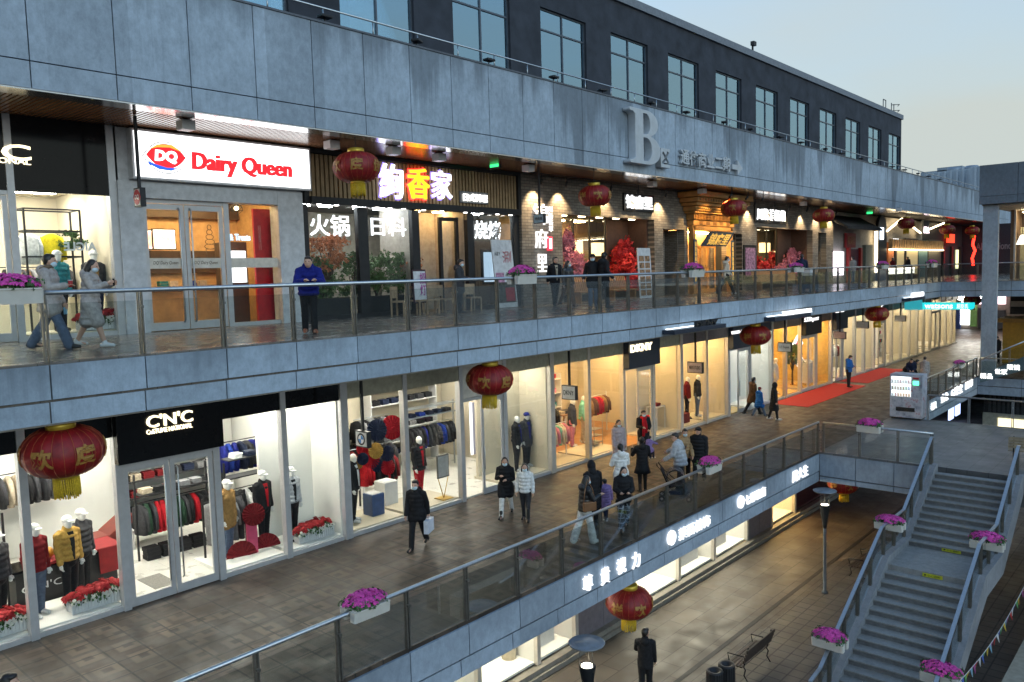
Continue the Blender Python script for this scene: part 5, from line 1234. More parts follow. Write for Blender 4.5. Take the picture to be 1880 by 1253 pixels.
# void two: dark slatted bank and lit cream window
s = thing('lower_bank_shop', 'dark ribbed shop wall with one cream lit window below the far opening', 'shop', (53, 4, Z0))
q = MB(); y = -8
while y < 10.4: q.box(53.9, 53.97, y, y + .12, Z0, -7.75); y += .24
q.build('ribs', mat('dark ribbed cladding', (.035, .035, .04), .6), s); B(53.98, 54.2, -9, 10.6, Z0, -7.7).build('wall', DKW, s)
a, b = on_x(1805, 757, 53.8), on_x(1880, 783, 53.8)
B(53.7, 53.88, b.y - 1, a.y, b.z - .8, a.z).build('frame', mat('cream frame', (.5, .47, .4), .6), s); B(53.66, 53.69, b.y - 1, a.y - .8, b.z - .6, a.z - .25).build('lit_window', glow('cream lit window', (1, .85, .5), 1.3), s)
for px0, px1, py0, py1 in ((1741, 1748, 746, 768), (1753, 1760, 742, 760)):
    a, b = on_y(px0, py0, YS0), on_y(px1, py1, YS0)
    o = thing('lit_screen', 'blue white lit screen on the wall below the far opening, ' + ('left' if px0 < 1750 else 'right') + ' of two', 'screen', a); B(a.x, b.x, YS0 - .1, YS0, b.z, a.z).build('lit_face', glow('blue white screen', (.45, .55, 1), 2), o)
B(40, 53.8, YS0 + .01, YS0 + .2, Z0, -7.7).build('side_wall', MAUV, s)
st2 = thing('far_edge_sign', 'blue grey sloping edge panel with white characters at the far right', 'sign', on_x(1840, 680, 51))
a, b, c, d_ = on_x(1797, 690, 51), on_x(1880, 655, 51), on_x(1880, 680, 51), on_x(1800, 703, 51)
MB().prism([(a.y, a.z - .02), (b.y, b.z), (c.y, c.z), (d_.y, d_.z)], 'x', 51, 51.15).build('panel', mat('teal grey sign panel', (.05, .09, .11), .4), st2)
for (t_, x_, y_) in (('精品', 1811, 691), ('世家', 1838, 683), ('眼镜', 1861, 675)):
    p = on_x(x_, y_, 51); letters(t_, (p.y + .3, p.y - .3, p.z - .14, p.z + .16), 50.99, glow('soft white lettering', (1, .97, .9), 2), st2, .03, .0, 0, 'lettering', '-x')
a, b = on_x(1800, 663, 51.2), on_x(1880, 628, 51.2); balustrade('sloping glass balustrade of the far right stairs', [(51.2, a.y, a.z - 1.0), (51.2, b.y - .1, b.z - 1.0)], 1.6)

# ================================================================== LANTERNS
LANT = bpy.data.materials.new('red lantern silk'); t_, b_ = nodes_of(LANT)
n_ = noise(t_, coords(t_), 9, 4); t_.links.new(ramp(t_, n_, [(.3, (.16, .003, .005)), (.7, (.28, .007, .009))]), b_.inputs['Base Color']); b_.inputs['Roughness'].default_value = .55
def make_lantern():
    o = thing('red_lantern', 'red', 'lantern', (0, 0, 0), 'big red festival lanterns')
    a, c = .6, .40                     # half width, half height
    n = 48; rs = []
    for j in range(15):
        th = math.pi * (.14 + .72 * j / 14); ring = []
        for i in range(n):
            k = 1 - .035 * abs(math.sin(12 * math.pi * i / n)) ** 3
            ring.append((a * math.sin(th) ** .8 * k * math.cos(2 * math.pi * i / n), a * math.sin(th) ** .8 * k * math.sin(2 * math.pi * i / n), -c * math.cos(th)))
        rs.append(ring)
    MB().rings(rs, True, True).build('silk_body', LANT, o)
    q = MB()
    for i in range(24):
        an = 2 * math.pi * i / 24
        q.tube([(a * 1.004 * math.sin(math.pi * (.14 + .72 * j / 8)) ** .8 * math.cos(an), a * 1.004 * math.sin(math.pi * (.14 + .72 * j / 8)) ** .8 * math.sin(an), -c * math.cos(math.pi * (.14 + .72 * j / 8))) for j in range(9)], .0042, 4)
    q.build('ribs', mat('dull gold rib', (.42, .1, .03), .5), o)
    MB().lathe([(.21, .34), (.21, .47), (.19, .475)], (0, 0, 0), 24).build('cap', mat('gold cap', (.6, .42, .05), .35, .4, .1), o)
    MB().lathe([(.19, -.42), (.19, -.34)], (0, 0, 0), 24).build('collar', mat('gold cap', (.6, .42, .05), .35, .4, .1), o)
    q = MB()
    for i in range(40):
        an = 2 * math.pi * i / 40 + rnd.uniform(-.03, .03); r0 = .18; L = rnd.uniform(.29, .34)
        q.tube([(r0 * math.cos(an), r0 * math.sin(an), -.41), (r0 * math.cos(an) * 1.02, r0 * math.sin(an) * 1.02, -.41 - L * .5), (r0 * math.cos(an + .05), r0 * math.sin(an + .05), -.41 - L)], .012, 4)
    q.build('tassel', YELLOW, o)
    MB().tube([(0, 0, .46), (0, 0, .62)], .012, 6).build('hanger', BLACKM, o)
    for k, ch in enumerate('欢度佳节吉祥'):
        me = text_mesh(ch, (-.155, .155, -.155, .155), 0, .012, .03)
        for v in me.vertices:
            an = math.pi / 3 * k + v.co.x / (a * .93); z = v.co.z; th = math.acos(max(-1, min(1, -z / c)))
            r = a * math.sin(th) ** .8 * 1.0 - v.co.y; v.co = (r * math.cos(an), r * math.sin(an), z)
        link_mesh('gold_character', me, mat('gold lantern print', (.34, .17, .035), .5, .1, .2, 20), o)
    return o
ln = make_lantern(); lnt = tree_of(ln)
LN = [((655, 308), 17.35, 2, 'red lantern hanging in front of the slatted restaurant fascia'), ((1092, 360), 17.35, 2, 'red lantern hanging in front of the brick wall left of the first white sign'),
      ((1347, 383), 17.35, 2, 'red lantern hanging at the right corner of the golden timber gate'), ((1512, 396), 17.35, 2, 'red lantern hanging by the last brick pier before the red lacquer shop'),
      ((1664, 411), 17.35, 2, 'red lantern hanging before the glowing gable edge'), ((1739, 422), 17.35, 2, 'red lantern hanging before the dark end shop, next to the lit gable'), ((1785, 424), 17.5, 2, 'farthest red lantern of the gallery, half behind the grey pillar'),
      ((116, 828), 13.95, 1, 'largest red lantern, hanging in front of the black fronted lower shop'), ((899, 697), 13.95, 1, 'red lantern hanging before the white panelled doorway'),
      ((1387, 616), 13.95, 1, 'red lantern hanging beside the navy sign box with a line of small letters'), ((1610, 577), 13.95, 1, 'red lantern hanging far along the lower shops before the turquoise sign'),
      ((1785, 551), 13.95, 1, 'dark red lantern just behind the turquoise sign'), ((1155, 1105), 11.15, 0, 'red lantern hanging low under the concourse edge over the plaza'), ((1548, 888), 11.3, 0, 'lantern whose yellow tassel shows below the bridge edge')]
for i, (p, Y, lv, lb) in enumerate(LN):
    c = on_y(p[0], p[1], Y); rz = math.atan2(-c.y, -c.x) + (-1.05, .2, -.1, .45, .2, .6, .1, -.52, -.25, .5, -.3, .3, .5, .4)[i] 
    top = {2: ZSO, 1: HT, 0: Z1 - 1.0}[lv]
    s_ = 1.0
    o = dup(lnt, c, rz, lb); o.rotation_euler = (rnd.uniform(-.05, .05), rnd.uniform(-.05, .05), rz)
    if i == 0: o.scale = (1.04,) * 3
    if i == 7: o.scale = (1.04,) * 3
    if top - c.z > .64:
        # longer hanger for those hung well below their ceiling
        h = MB().tube([c + Vector((0, 0, .6)), (c.x, c.y, top)], .012, 6); me = h.mesh('hanger', c); me.materials.append(BLACKM); q = bpy.data.objects.new('hanger', me); C.objects.link(q); q.parent = o; q.rotation_euler = (0, 0, -rz)
def remove_tree(o):
    for c in list(o.children): remove_tree(c)
    bpy.data.objects.remove(o)
remove_tree(ln)

# ================================================================== FLOWER BOXES
def blossom(mb, c, r, up, nb=5, droop=.35):
    up = Vector(up).normalized(); a = up.orthogonal().normalized(); b = up.cross(a); ph = rnd.uniform(0, 6.28)
    for k in range(nb):
        an = ph + 2 * math.pi * k / nb
        dr = a * math.cos(an) + b * math.sin(an); sd = a * -math.sin(an) + b * math.cos(an)
        mb.add([c, c + dr * r * .6 + sd * r * .42 - up * r * droop * .2, c + dr * r - up * r * droop, c + dr * r * .6 - sd * r * .42 - up * r * droop * .2], [(0, 1, 2, 3)])
def make_box():
    o = thing('flower_box', 'pink', 'flower box', (0, 0, 0), 'white saddle flower boxes of magenta flowers on the rails')
    for s in (-1, 1):
        q = MB(); pr = [(.07, -.16), (.2, -.16), (.235, .05), (.05, .05)]
        L = .40
        rs = []
        for (x, k) in ((-L, .75), (-L * .93, .97), (-L * .7, 1), (L * .7, 1), (L * .93, .97), (L, .75)):
            rs.append([(x, s * (.13 + (y - .13) * k), z if z > 0 else z * (.85 + .15 * k)) for y, z in pr])
        q.rings(rs, True, False); q.build('trough', mat('white planter plastic', (.62, .6, .55), .45, 0, .06), o)
        q = MB(); q.box(-L * .92, L * .92, s * .05, s * .25, .048, .07); q.build('rim', mat('white planter plastic', (.62, .6, .55), .45), o)
    B(-.36, .36, -.06, .06, .06, .08).build('saddle', mat('white planter plastic', (.62, .6, .55), .45), o)
    fl = MB(); lf = MB()
    for i in range(330):
        u, v = rnd.uniform(-1, 1), rnd.uniform(-1, 1)
        if u * u + v * v > 1.05: continue
        h = .10 + .17 * math.sqrt(max(0, 1.06 - u * u - v * v)) * rnd.uniform(.75, 1.15)
        c = Vector((u * .43, v * .29, h)); blossom(fl, c, rnd.uniform(.035, .055), Vector((u * .8 + rnd.uniform(-.4, .4), v * .8 + rnd.uniform(-.4, .4), .9)))
    for i in range(150):
        u, v = rnd.uniform(-1, 1), rnd.uniform(-1, 1)
        c = Vector((u * .42, v * .27, .08 + .1 * rnd.random())); blossom(lf, c, rnd.uniform(.05, .08), Vector((u + rnd.uniform(-.8, .8), v + rnd.uniform(-.8, .8), .4)), 3)
    fl.build('blossoms', PINK, o); lf.build('leaves', GREEN, o)
    return o
fb = [make_box() for _ in range(3)]; fbt = [tree_of(b_) for b_ in fb]
FBX = [((18, 531), 'g', 'flower box at the left end of the upper gallery rail'), ((958, 507), 'g', 'flower box on the gallery rail before the tall white poster stand'), ((1272, 495), 'g', 'flower box on the gallery rail before the timber gate'),
       ((1461, 491), 'g', 'flower box on the gallery rail before the pink blossom tree'), ((1620, 489), 'g', 'flower box on the gallery rail before the arched doorway'), ((1711, 487), 'g', 'flower box farthest along the gallery rail'),
       ((671, 1117), 'c', 'large flower box on the lower concourse rail nearest the camera'), ((1303, 862), 'c', 'flower box on the lower concourse rail beside the baby stroller'), ((1597, 783), 'r', 'flower box on the short rail at the head of the first opening'),
       ((1761, 668), 'c', 'flower box on the rail beyond the vending machine'), ((1634, 962), 'l', 'flower box on the left stair rail by the landing'), ((1524, 1176), 'l', 'lower flower box on the left stair rail'), ((1813, 996), 's', 'flower box on the right stair rail by the landing'), ((1728, 1240), 's', 'lower flower box on the right stair rail')]
for p, k, lb in FBX:
    Y = {'g': YE2 + .07, 'c': YE1 + .07, 'l': SY1 + .17, 's': SY0 - .15}.get(k)
    if k == 'r': c = on_x(p[0], p[1], 28.33); rz = math.pi / 2
    else: c = on_y(p[0], p[1], Y); rz = 0
    if k in 'gc': c.z = (Z2 if k == 'g' else Z1) + 1.08
    if k == 'r': c.z = Z1 + 1.08
    if k in 'ls': rz = math.pi / 2
    dup(fbt[rnd.randrange(3)], c, rz + (math.pi if rnd.random() < .5 else 0) + rnd.uniform(-.04, .04), 'magenta ' + lb, None, (rnd.uniform(.9, 1.05), rnd.uniform(.92, 1.05), rnd.uniform(.88, 1.1)))
for b_ in fb: remove_tree(b_)
# poinsettia troughs
def make_poin():
    o = thing('poinsettia_trough', 'red', 'flower trough', (0, 0, 0), 'red poinsettia troughs in the shop windows')
    q = MB(); q.box(-.5, .5, -.13, .13, 0, .16)
    for i in range(17):
        x = -.5 + i / 16.0
        for y in (-.145, .145): q.prism([(x - .02, .0), (x + .02, .0), (x + .02, .2), (x, .235), (x - .02, .2)], 'y', y - .01, y + .01)
    q.build('picket_trough', WHITE, o)
    r_ = MB(); g_ = MB(); w_ = MB()
    for i in range(60):
        u = rnd.uniform(-1, 1); c = Vector((u * .56, rnd.uniform(-.2, .2), .34 + .16 * rnd.random() - .1 * u * u)); up = Vector((u * .5 + rnd.uniform(-.4, .4), rnd.uniform(-.7, .3), .8))
        blossom(r_, c, rnd.uniform(.07, .1), up, 7, .45); blossom(r_, c + up.normalized() * .02, .045, up, 6, .2)
    for i in range(110): blossom(g_, Vector((rnd.uniform(-.5, .5), rnd.uniform(-.2, .2), rnd.uniform(.16, .34))), rnd.uniform(.05, .09), (rnd.uniform(-1, 1), rnd.uniform(-1, .6), .6), 3)
    for i in range(40): blossom(w_, Vector((rnd.uniform(-.5, .5), rnd.uniform(-.24, -.1), rnd.uniform(.2, .32))), .04, (rnd.uniform(-.5, .5), -1, .6), 5)
    r_.build('red_bracts', POINS, o); g_.build('leaves', GREEN, o); w_.build('white_flowers', mat('white petals', (.7, .68, .6), .7), o)
    return o
pt = make_poin(); ptt = tree_of(pt)
for p, Y, z, lb in (((178, 1112), YS1 + .42, Z1 + .14, 'left of the lower double doors'), ((576, 990), YS1 + .42, Z1 + .14, 'in the white lined window right of the lower double doors'), ((0, 1170), YS1 + .42, Z1 + .14, 'cut by the left edge of the picture in the lower shop window'), ((187, 606), YS2 + .36, Z2 + .14, 'in the upper gallery shop window behind the walking couple')):
    c = on_y(p[0], p[1], Y); dup(ptt, (c.x, Y, z), 0, 'red poinsettia trough ' + lb)
remove_tree(pt)

# ================================================================== BLOSSOM TREES AND PLANTS
def leafy(name, label, cat, loc, h, rx, ry, rz_, m_, n, trunk=True, leaf=.09, shape=0, group=None):
    o = thing(name, label, cat, loc, group); loc = Vector(loc); c0 = loc + Vector((0, 0, h))
    lm = MB(); cl = [Vector((rnd.uniform(-1, 1), rnd.uniform(-1, 1), rnd.uniform(-1, 1))) for _ in range(16)]
    cl = [c * (.9 / max(.9, c.length)) for c in cl]
    for i in range(n):
        c = cl[rnd.randrange(len(cl))]; d = Vector((rnd.gauss(0, .2), rnd.gauss(0, .2), rnd.gauss(0, .17))); p = c + d
        zz = p.z; k = (1 - .38 * max(0, zz)) if shape else 1
        q = c0 + Vector((p.x * rx * k, p.y * ry * k, p.z * rz_))
        blossom(lm, q, leaf * rnd.uniform(.6, 1.2), (rnd.uniform(-1, 1), rnd.uniform(-1, 1), rnd.uniform(-.2, 1)), 4)
    if trunk:
        tm = MB(); tm.tube([loc, loc + Vector((.03, .02, h * .5)), c0], [.06, .045, .02], 8)
        for c in cl[:9]: tm.tube([loc + Vector((.02, .01, h * .45)), c0 + Vector((c.x * rx * .8, c.y * ry * .8, c.z * rz_ * .8))], [.03, .008], 6)
        tm.build('trunk', mat('dark bark', (.06, .04, .03), .9), o)
    lm.build('crown', m_, o)
    return o
PKT = mat('pink tree blossom', (.72, .24, .3), .8, 0, .4, 12); RDT = mat('red tree leaves', (.6, .03, .03), .8, 0, .45, 12); ORL = mat('orange maple leaves', (.4, .14, .06), .8, 0, .5, 12)
ZP = Z2 + .3
def lp(px, py, Y, z): c = on_y(px, py, Y); return (c.x, Y, z)
leafy('blossom_tree', 'pink blossom tree in the left window recess of the brick wall', 'artificial tree', lp(1042, 480, YS2 + .7, ZP), 1.5, .8, .45, 1.05, PKT, 1400, True, .09, 1)
leafy('blossom_tree', 'bright red leafed tree in the recess behind the slatted bench', 'artificial tree', lp(1150, 480, YS2 + .7, ZP), 1.15, 1.0, .45, 1.25, RDT, 1700, True, .1, 1)
leafy('blossom_tree', 'wide pink blossom tree in the recess right of the timber gate', 'artificial tree', lp(1456, 480, YS2 + .7, ZP), 1.2, 1.6, .5, .85, PKT, 1900, True, .1, 1)
leafy('blossom_tree', 'small dark red tree at the left of the recess right of the timber gate', 'artificial tree', lp(1392, 480, YS2 + .7, ZP), 1.0, .6, .4, .6, RDT, 600, True, .1)
leafy('blossom_tree', 'red leafed plant inside the glass of the recess right of the timber gate', 'artificial tree', lp(1418, 470, YS2 + 1.8, ZP), 1.3, .6, .4, .5, RDT, 500, True, .1)
OLV = mat('olive leaves', (.07, .12, .04), .8, 0, .5, 12)
for i, (px, hh, w_, mm, lb) in enumerate(((588, 1.25, .5, OLV, 'bushy green plant in the left restaurant window'), (606, 1.95, .75, ORL, 'orange maple branches in the left restaurant window'), (648, 1.25, .6, OLV, 'green plant at the right of the left restaurant window'),
                                        (690, 1.4, .6, OLV, 'tall green plant in the middle restaurant window'), (728, 1.3, .55, OLV, 'green plant by the mullion in the middle restaurant window'), (757, 1.3, .4, ORL, 'orange tinted plant beside the porch'), (935, 1.2, .35, OLV, 'green plant in the right restaurant window'))):
    leafy('window_plant', lb, 'plant', lp(px, 520, YS2 + .5, Z2 + .02), hh, w_, .3, .62 if mm is OLV else .5, mm, 480, True, .075)
for a_, b_ in ((13.35, 15.0), (15.5, 17.1)):
    o = thing('window_planter', 'dark planter trough along the ' + ('left' if a_ < 15 else 'middle') + ' restaurant window', 'planter', (a_, YS2 + .3, Z2)); B(a_, b_, YS2 + .25, YS2 + .75, Z2 + .022, Z2 + .6).build('trough', BLACKM, o); B(a_ + .03, b_ - .03, YS2 + .28, YS2 + .72, Z2 + .602, Z2 + .62).build('soil', mat('dark soil', (.04, .03, .025), .95), o)
leafy('window_plant', 'green plant on the black frame in the upper clothing shop', 'plant', lp(128, 462, YS2 + 1.2, 1.0), .15, .3, .2, .2, GREEN, 150, False, .07)
leafy('window_plant', 'orange tree in the window behind the red carpet', 'plant', lp(1455, 670, YS1 + 1.2, Z1 + .14), 1.7, .5, .4, .7, mat('olive leaves', (.07, .12, .04), .8, 0, .5, 12), 500, True, .09)

# ================================================================== STREET FURNITURE
def lamp(label, x, y):
    o = thing('street_lamp', label, 'street lamp', (x, y, Z0), 'uplight street lamps on the plaza')
    MB().lathe([(.1, 0), (.1, .05), (.055, .1), (.05, 2.0), (.05, 2.35)], (x, y, Z0), 14).build('pole', mat('grey lamp pole', (.13, .14, .15), .5, .6), o)
    MB().lathe([(.055, 2.2), (.07, 2.3), (.17, 2.98), (.17, 3.0), (.14, 3.0), (.05, 2.6)], (x, y, Z0), 18).build('cone', mat('dark lamp cone', (.03, .032, .035), .4, .6), o)
    MB().lathe([(.12, 2.985), (.12, 3.0), (.06, 3.012)], (x, y, Z0), 16).build('lens', glow('lamp lens', (1, .9, .7), 5), o)
    for k in range(3): a = 2.1 * k + .4; MB().tube([(x + .16 * math.cos(a), y + .16 * math.sin(a), Z0 + 2.9), (x + .14 * math.cos(a), y + .14 * math.sin(a), Z0 + 3.42)], .009, 6).build('strut', STEELD, o)
    MB().lathe([(.05, 3.4), (.23, 3.42), (.36, 3.45), (.37, 3.47), (.35, 3.48), (.25, 3.455), (.235, 3.47), (.08, 3.465), (.02, 3.475)], (x, y, Z0), 28).build('reflector_disc', mat('blue grey disc', (.2, .22, .25), .35, .3), o)
lamp('uplight street lamp with a flat disc standing on the plaza left of the stairs', 26.0, 9.65)
c = on_z(1077, 1180, Z0 + 3.47); lamp('nearest uplight street lamp with a flat disc before the plaza windows', c.x, c.y)
IRON = mat('black cast iron', (.02, .02, .022), .5, .4)
def bench(label, x, y, z, L=1.6, m_=None, rz=0, seat_z=.43):
    m_ = m_ or mat('dark timber slats', (.05, .033, .025), .6, 0, .3, 6)
    o = thing('park_bench', label, 'bench', (0, 0, 0))
    q = MB()
    for i in range(5): q.box(-L / 2, L / 2, -.22 + i * .09, -.15 + i * .09, seat_z - .03, seat_z)
    q.build('seat', m_, o)
    q = MB()
    for i in range(4): q.box(-L / 2, L / 2, .24 + i * .035, .27 + i * .035, seat_z + .1 + i * .1, seat_z + .18 + i * .1)
    q.build('backrest', m_, o)
    for x_ in (-L / 2 + .15, L / 2 - .15):
        MB().tube([(x_, -.24, 0), (x_, -.16, .12), (x_, -.2, .3), (x_, -.1, seat_z - .04), (x_, .2, seat_z - .04), (x_, .33, seat_z + .5)], .02, 6).tube([(x_, .3, 0), (x_, .2, .14), (x_, .24, .3), (x_, .18, seat_z - .04)], .02, 6).tube([(x_, -.22, seat_z), (x_, -.26, seat_z + .2), (x_, .28, seat_z + .22)], .018, 6).build('leg', IRON, o)
    o.location = (x, y, z); o.rotation_euler = (0, 0, rz)
    return o
bench('dark slatted iron bench on the plaza beside the twin litter bins', 19.7, 9.35, Z0, 1.7, None, math.pi)
bench('dark slatted iron bench on the plaza behind the street lamp', 28.6, 9.3, Z0, 1.5, None, math.pi)
c = on_z(1866, 853, Z1); bench('dark slatted bench on the bridge at the right edge', c.x + .4, c.y - .5, Z1, 1.6, mat('worn timber slats', (.25, .2, .13), .6, 0, .3, 6), 1.75)
SLAT = mat('orange timber slats', (.36, .19, .08), .5, 0, .25, 5)
def slat_bench(label, x0, x1, y):
    o = thing('slatted_bench', label, 'bench', ((x0 + x1) / 2, y, Z2))
    B(x0, x1, y - .25, y + .2, Z2 + .4, Z2 + .45).build('seat', SLAT, o)
    q = MB(); x = x0 + .03
    while x < x1 - .08: q.add([(x, y + .2, Z2 + .45), (x + .07, y + .2, Z2 + .45), (x + .07, y + .36, Z2 + 1.05), (x, y + .36, Z2 + 1.05), (x, y + .23, Z2 + .45), (x + .07, y + .23, Z2 + .45), (x + .07, y + .39, Z2 + 1.05), (x, y + .39, Z2 + 1.05)], [(0, 1, 2, 3), (7, 6, 5, 4), (0, 4, 5, 1), (1, 5, 6, 2), (2, 6, 7, 3), (3, 7, 4, 0)]); x += .13
    q.box(x0, x1, y + .35, y + .4, Z2 + 1.05, Z2 + 1.1); q.build('backrest', SLAT, o)
    for x in (x0 + .1, x1 - .16): B(x, x + .06, y - .22, y + .18, Z2, Z2 + .398).build('leg', SLAT, o)
yb = 18.7
xa, xb, xc, xd = (on_y(p, 520, yb).x for p in (1055, 1092, 1117, 1162))
slat_bench('slatted timber bench behind the pink blossom tree side of the brick recess', xa, xb, yb); slat_bench('slatted timber bench under the red leafed tree', xc, xd, yb)
slat_bench('long slatted timber bench below the wide pink blossom tree', on_y(1390, 510, yb).x, on_y(1470, 510, yb).x, yb)
bin_ = thing('litter_bin', 'pair of round black ribbed litter bins joined together by the plaza bench', 'litter bin', (18.5, 9.6, Z0))
for px_, py_ in ((1312, 1236), (1334, 1224)):
    c = on_z(px_, py_, Z0 + .82); x, y = c.x, c.y
    n = 36; rs = []
    for z in (0, .1, .8, .86): rs.append([((.2 + (.012 if i % 2 else 0)) * math.cos(6.2832 * i / n) + x, (.2 + (.012 if i % 2 else 0)) * math.sin(6.2832 * i / n) + y, Z0 + z) for i in range(n)])
    MB().rings(rs, False, False).build('ribbed_drum', IRON, bin_)
    MB().lathe([(.215, .86), (.2, .9), (.12, .88), (.1, .7), (.02, .68)], (x, y, Z0), 24, False).build('rim', IRON, bin_)
# vending machine
A, D_ = on_z(1633, 768, Z1), on_z(1692, 773, Z1); XV = (A.x + D_.x) / 2; y1, y0 = A.y, D_.y; hv = 1.93; dp = .8
vm = thing('vending_machine', 'silver drinks vending machine lit inside, standing on the bridge', 'vending machine', (XV + dp / 2, (y0 + y1) / 2, Z1))
VB = bpy.data.materials.new('printed silver panel'); t_, b_ = nodes_of(VB); n_ = noise(t_, coords(t_), 2.2, 6, .7)
t_.links.new(ramp(t_, n_, [(.3, (.06, .06, .1)), (.42, (.3, .32, .38)), (.55, (.5, .52, .58)), (.64, (.35, .12, .14)), (.7, (.45, .47, .52))]), b_.inputs['Base Color']); b_.inputs['Roughness'].default_value = .35
zs0 = Z1 + .95; yw = y1 - (y1 - y0) * .66
q = MB(); q.box(XV + .1, XV + dp, y0, y1, Z1 + .08, Z1 + hv); q.box(XV, XV + .1, y0, yw, Z1 + .08, Z1 + hv); q.box(XV, XV + .1, yw, y1, Z1 + .08, zs0); q.box(XV, XV + .1, yw, y1, Z1 + hv - .1, Z1 + hv); q.box(XV, XV + .1, y1 - .05, y1, zs0, Z1 + hv - .1)
q.build('cabinet', VB, vm)
B(XV + .05, XV + dp - .05, y0 + .05, y1 - .05, Z1, Z1 + .078).build('feet', BLACKM, vm)
B(XV + .09, XV + .099, yw + .002, y1 - .052, zs0, Z1 + hv - .102).build('lit_back', glow('vending light', (.9, .97, 1), 2.2), vm)
B(XV + .004, XV + .01, yw + .01, y1 - .06, zs0 + .01, Z1 + hv - .11).build('glass_pane', GLASSV, vm)
for z in (0, .29, .58): B(XV + .02, XV + .088, yw + .004, y1 - .054, zs0 + z, zs0 + z + .02).build('shelf', STEEL, vm)
B(XV - .012, XV - .001, y0 + .12, yw - .08, Z1 + 1.5, Z1 + 1.68).build('green_screen', glow('green vending screen', (.1, 1, .45), 1.6), vm)
B(XV - .012, XV - .001, y0 + .12, yw - .08, Z1 + 1.75, Z1 + 1.83).build('red_badge', mat('red badge', (.4, .02, .03), .4), vm)
B(XV - .02, XV - .001, y1 - 1.05 * (y1 - y0) * .75, y1 - .25, Z1 + .35, Z1 + .52).build('tray', BLACKM, vm)
BOT = {}
for row, (z, cols) in enumerate(((.02, ['white', 'red', 'orange', 'orange', 'orange', 'orange']), (.31, ['olive', 'brown', 'brown', 'olive', 'green', 'blue']), (.6, ['white', 'silver', 'pink', 'white', 'silver', 'pink']))):
    n = 12
    for i in range(n):
        cname = cols[min(len(cols) - 1, i * len(cols) // n)]
        if cname not in BOT:
            me = MB().lathe([(.02, 0), (.027, .01), (.027, .13), (.011, .165), (.011, .2)], (0, 0, 0), 8).mesh('drink_bottle'); me.materials.append(mat(cname + ' drink', {'white': (.6, .6, .6), 'red': (.4, .03, .03), 'orange': (.7, .25, .02), 'olive': (.2, .18, .03), 'brown': (.2, .1, .03), 'green': (.05, .3, .2), 'blue': (.1, .25, .5), 'silver': (.4, .42, .45), 'pink': (.55, .3, .33)}[cname], .25)); BOT[cname] = me
        o = bpy.data.objects.new('drink_bottle', BOT[cname]); C.objects.link(o); o.location = (XV + .05, y1 - .09 - (y1 - yw - .14) * i / (n - 1), zs0 + z + .001)
        tag(o, cname + ' drink bottle on the ' + ('bottom', 'middle', 'top')[row] + ' shelf of the vending machine', 'bottle', 'bottles in the vending machine')
# red carpets
def carpet(label, pts):
    m = MB().prism(pts, 'z', Z1 + .002, Z1 + .014); o = m.build('red_carpet', REDC); tag(o, label, 'carpet')
carpet('large red carpet in front of the amber walled shop', [(37.2, 14.62), (45.5, 14.66), (45.7, 16.5), (37.3, 16.5)])
carpet('second red carpet beyond the first one', [(46.6, 14.9), (53.9, 14.9), (53.9, 16.5), (46.6, 16.5)])
# stands and posters
def board(label, px, Y, z, w_, h, tilt, bodycol, prints, name='poster_stand', legs=True):
    c = on_y(px, 520, Y); o = thing(name, label, 'poster stand', (c.x, Y, z))
    q = MB(); q.add([(c.x - w_ / 2, Y, z + .02), (c.x + w_ / 2, Y, z + .02), (c.x + w_ / 2, Y + tilt, z + h), (c.x - w_ / 2, Y + tilt, z + h), (c.x - w_ / 2, Y + .04, z + .02), (c.x + w_ / 2, Y + .04, z + .02), (c.x + w_ / 2, Y + .04 + tilt, z + h), (c.x - w_ / 2, Y + .04 + tilt, z + h)], [(0, 1, 2, 3), (7, 6, 5, 4), (4, 5, 1, 0), (5, 6, 2, 1), (6, 7, 3, 2), (7, 4, 0, 3)])
    q.build('panel', bodycol, o)
    for (u0, u1, v0, v1, mm) in prints:
        k = MB(); y0_, y1_ = Y + tilt * v0 - .008, Y + tilt * v1 - .008
        k.add([(c.x - w_ / 2 + u0 * w_, y0_, z + v0 * h), (c.x - w_ / 2 + u1 * w_, y0_, z + v0 * h), (c.x - w_ / 2 + u1 * w_, y1_, z + v1 * h), (c.x - w_ / 2 + u0 * w_, y1_, z + v1 * h), (c.x - w_ / 2 + u0 * w_, y0_ + .005, z + v0 * h), (c.x - w_ / 2 + u1 * w_, y0_ + .005, z + v0 * h), (c.x - w_ / 2 + u1 * w_, y1_ + .005, z + v1 * h), (c.x - w_ / 2 + u0 * w_, y1_ + .005, z + v1 * h)], [(0, 1, 2, 3), (7, 6, 5, 4), (4, 5, 1, 0), (5, 6, 2, 1), (6, 7, 3, 2), (7, 4, 0, 3)])
        k.build('picture', mm, o)
    if legs: MB().tube([(c.x - w_ * .3, Y + .35, z), (c.x - w_ * .3, Y + .05 + tilt * .7, z + h * .7)], .012, 6).tube([(c.x + w_ * .3, Y + .35, z), (c.x + w_ * .3, Y + .05 + tilt * .7, z + h * .7)], .012, 6).build('stay', BLACKM, o)
    return o, c
PW = mat('poster white', (.6, .6, .62), .5); PFOOD = mat('food photo print', (.3, .16, .08), .5, 0, .9, 9); PDARK = mat('dark photo print', (.06, .06, .05), .5, 0, .9, 7); PPK = mat('pink photo print', (.4, .2, .3), .5, 0, .8, 9); PBL = mat('blue photo print', (.12, .2, .4), .5, 0, .8, 9); PRED = mat('red ink print', (.45, .03, .05), .5)
o, c = board('tall white poster stand with red calligraphy beside the vertical character sign', 932, 18.9, Z2, 1.05, 2.4, .25, PW, [(.05, .95, .08, .38, PDARK), (.05, .45, .38, .52, PPK), (.45, .9, .1, .3, PRED)])
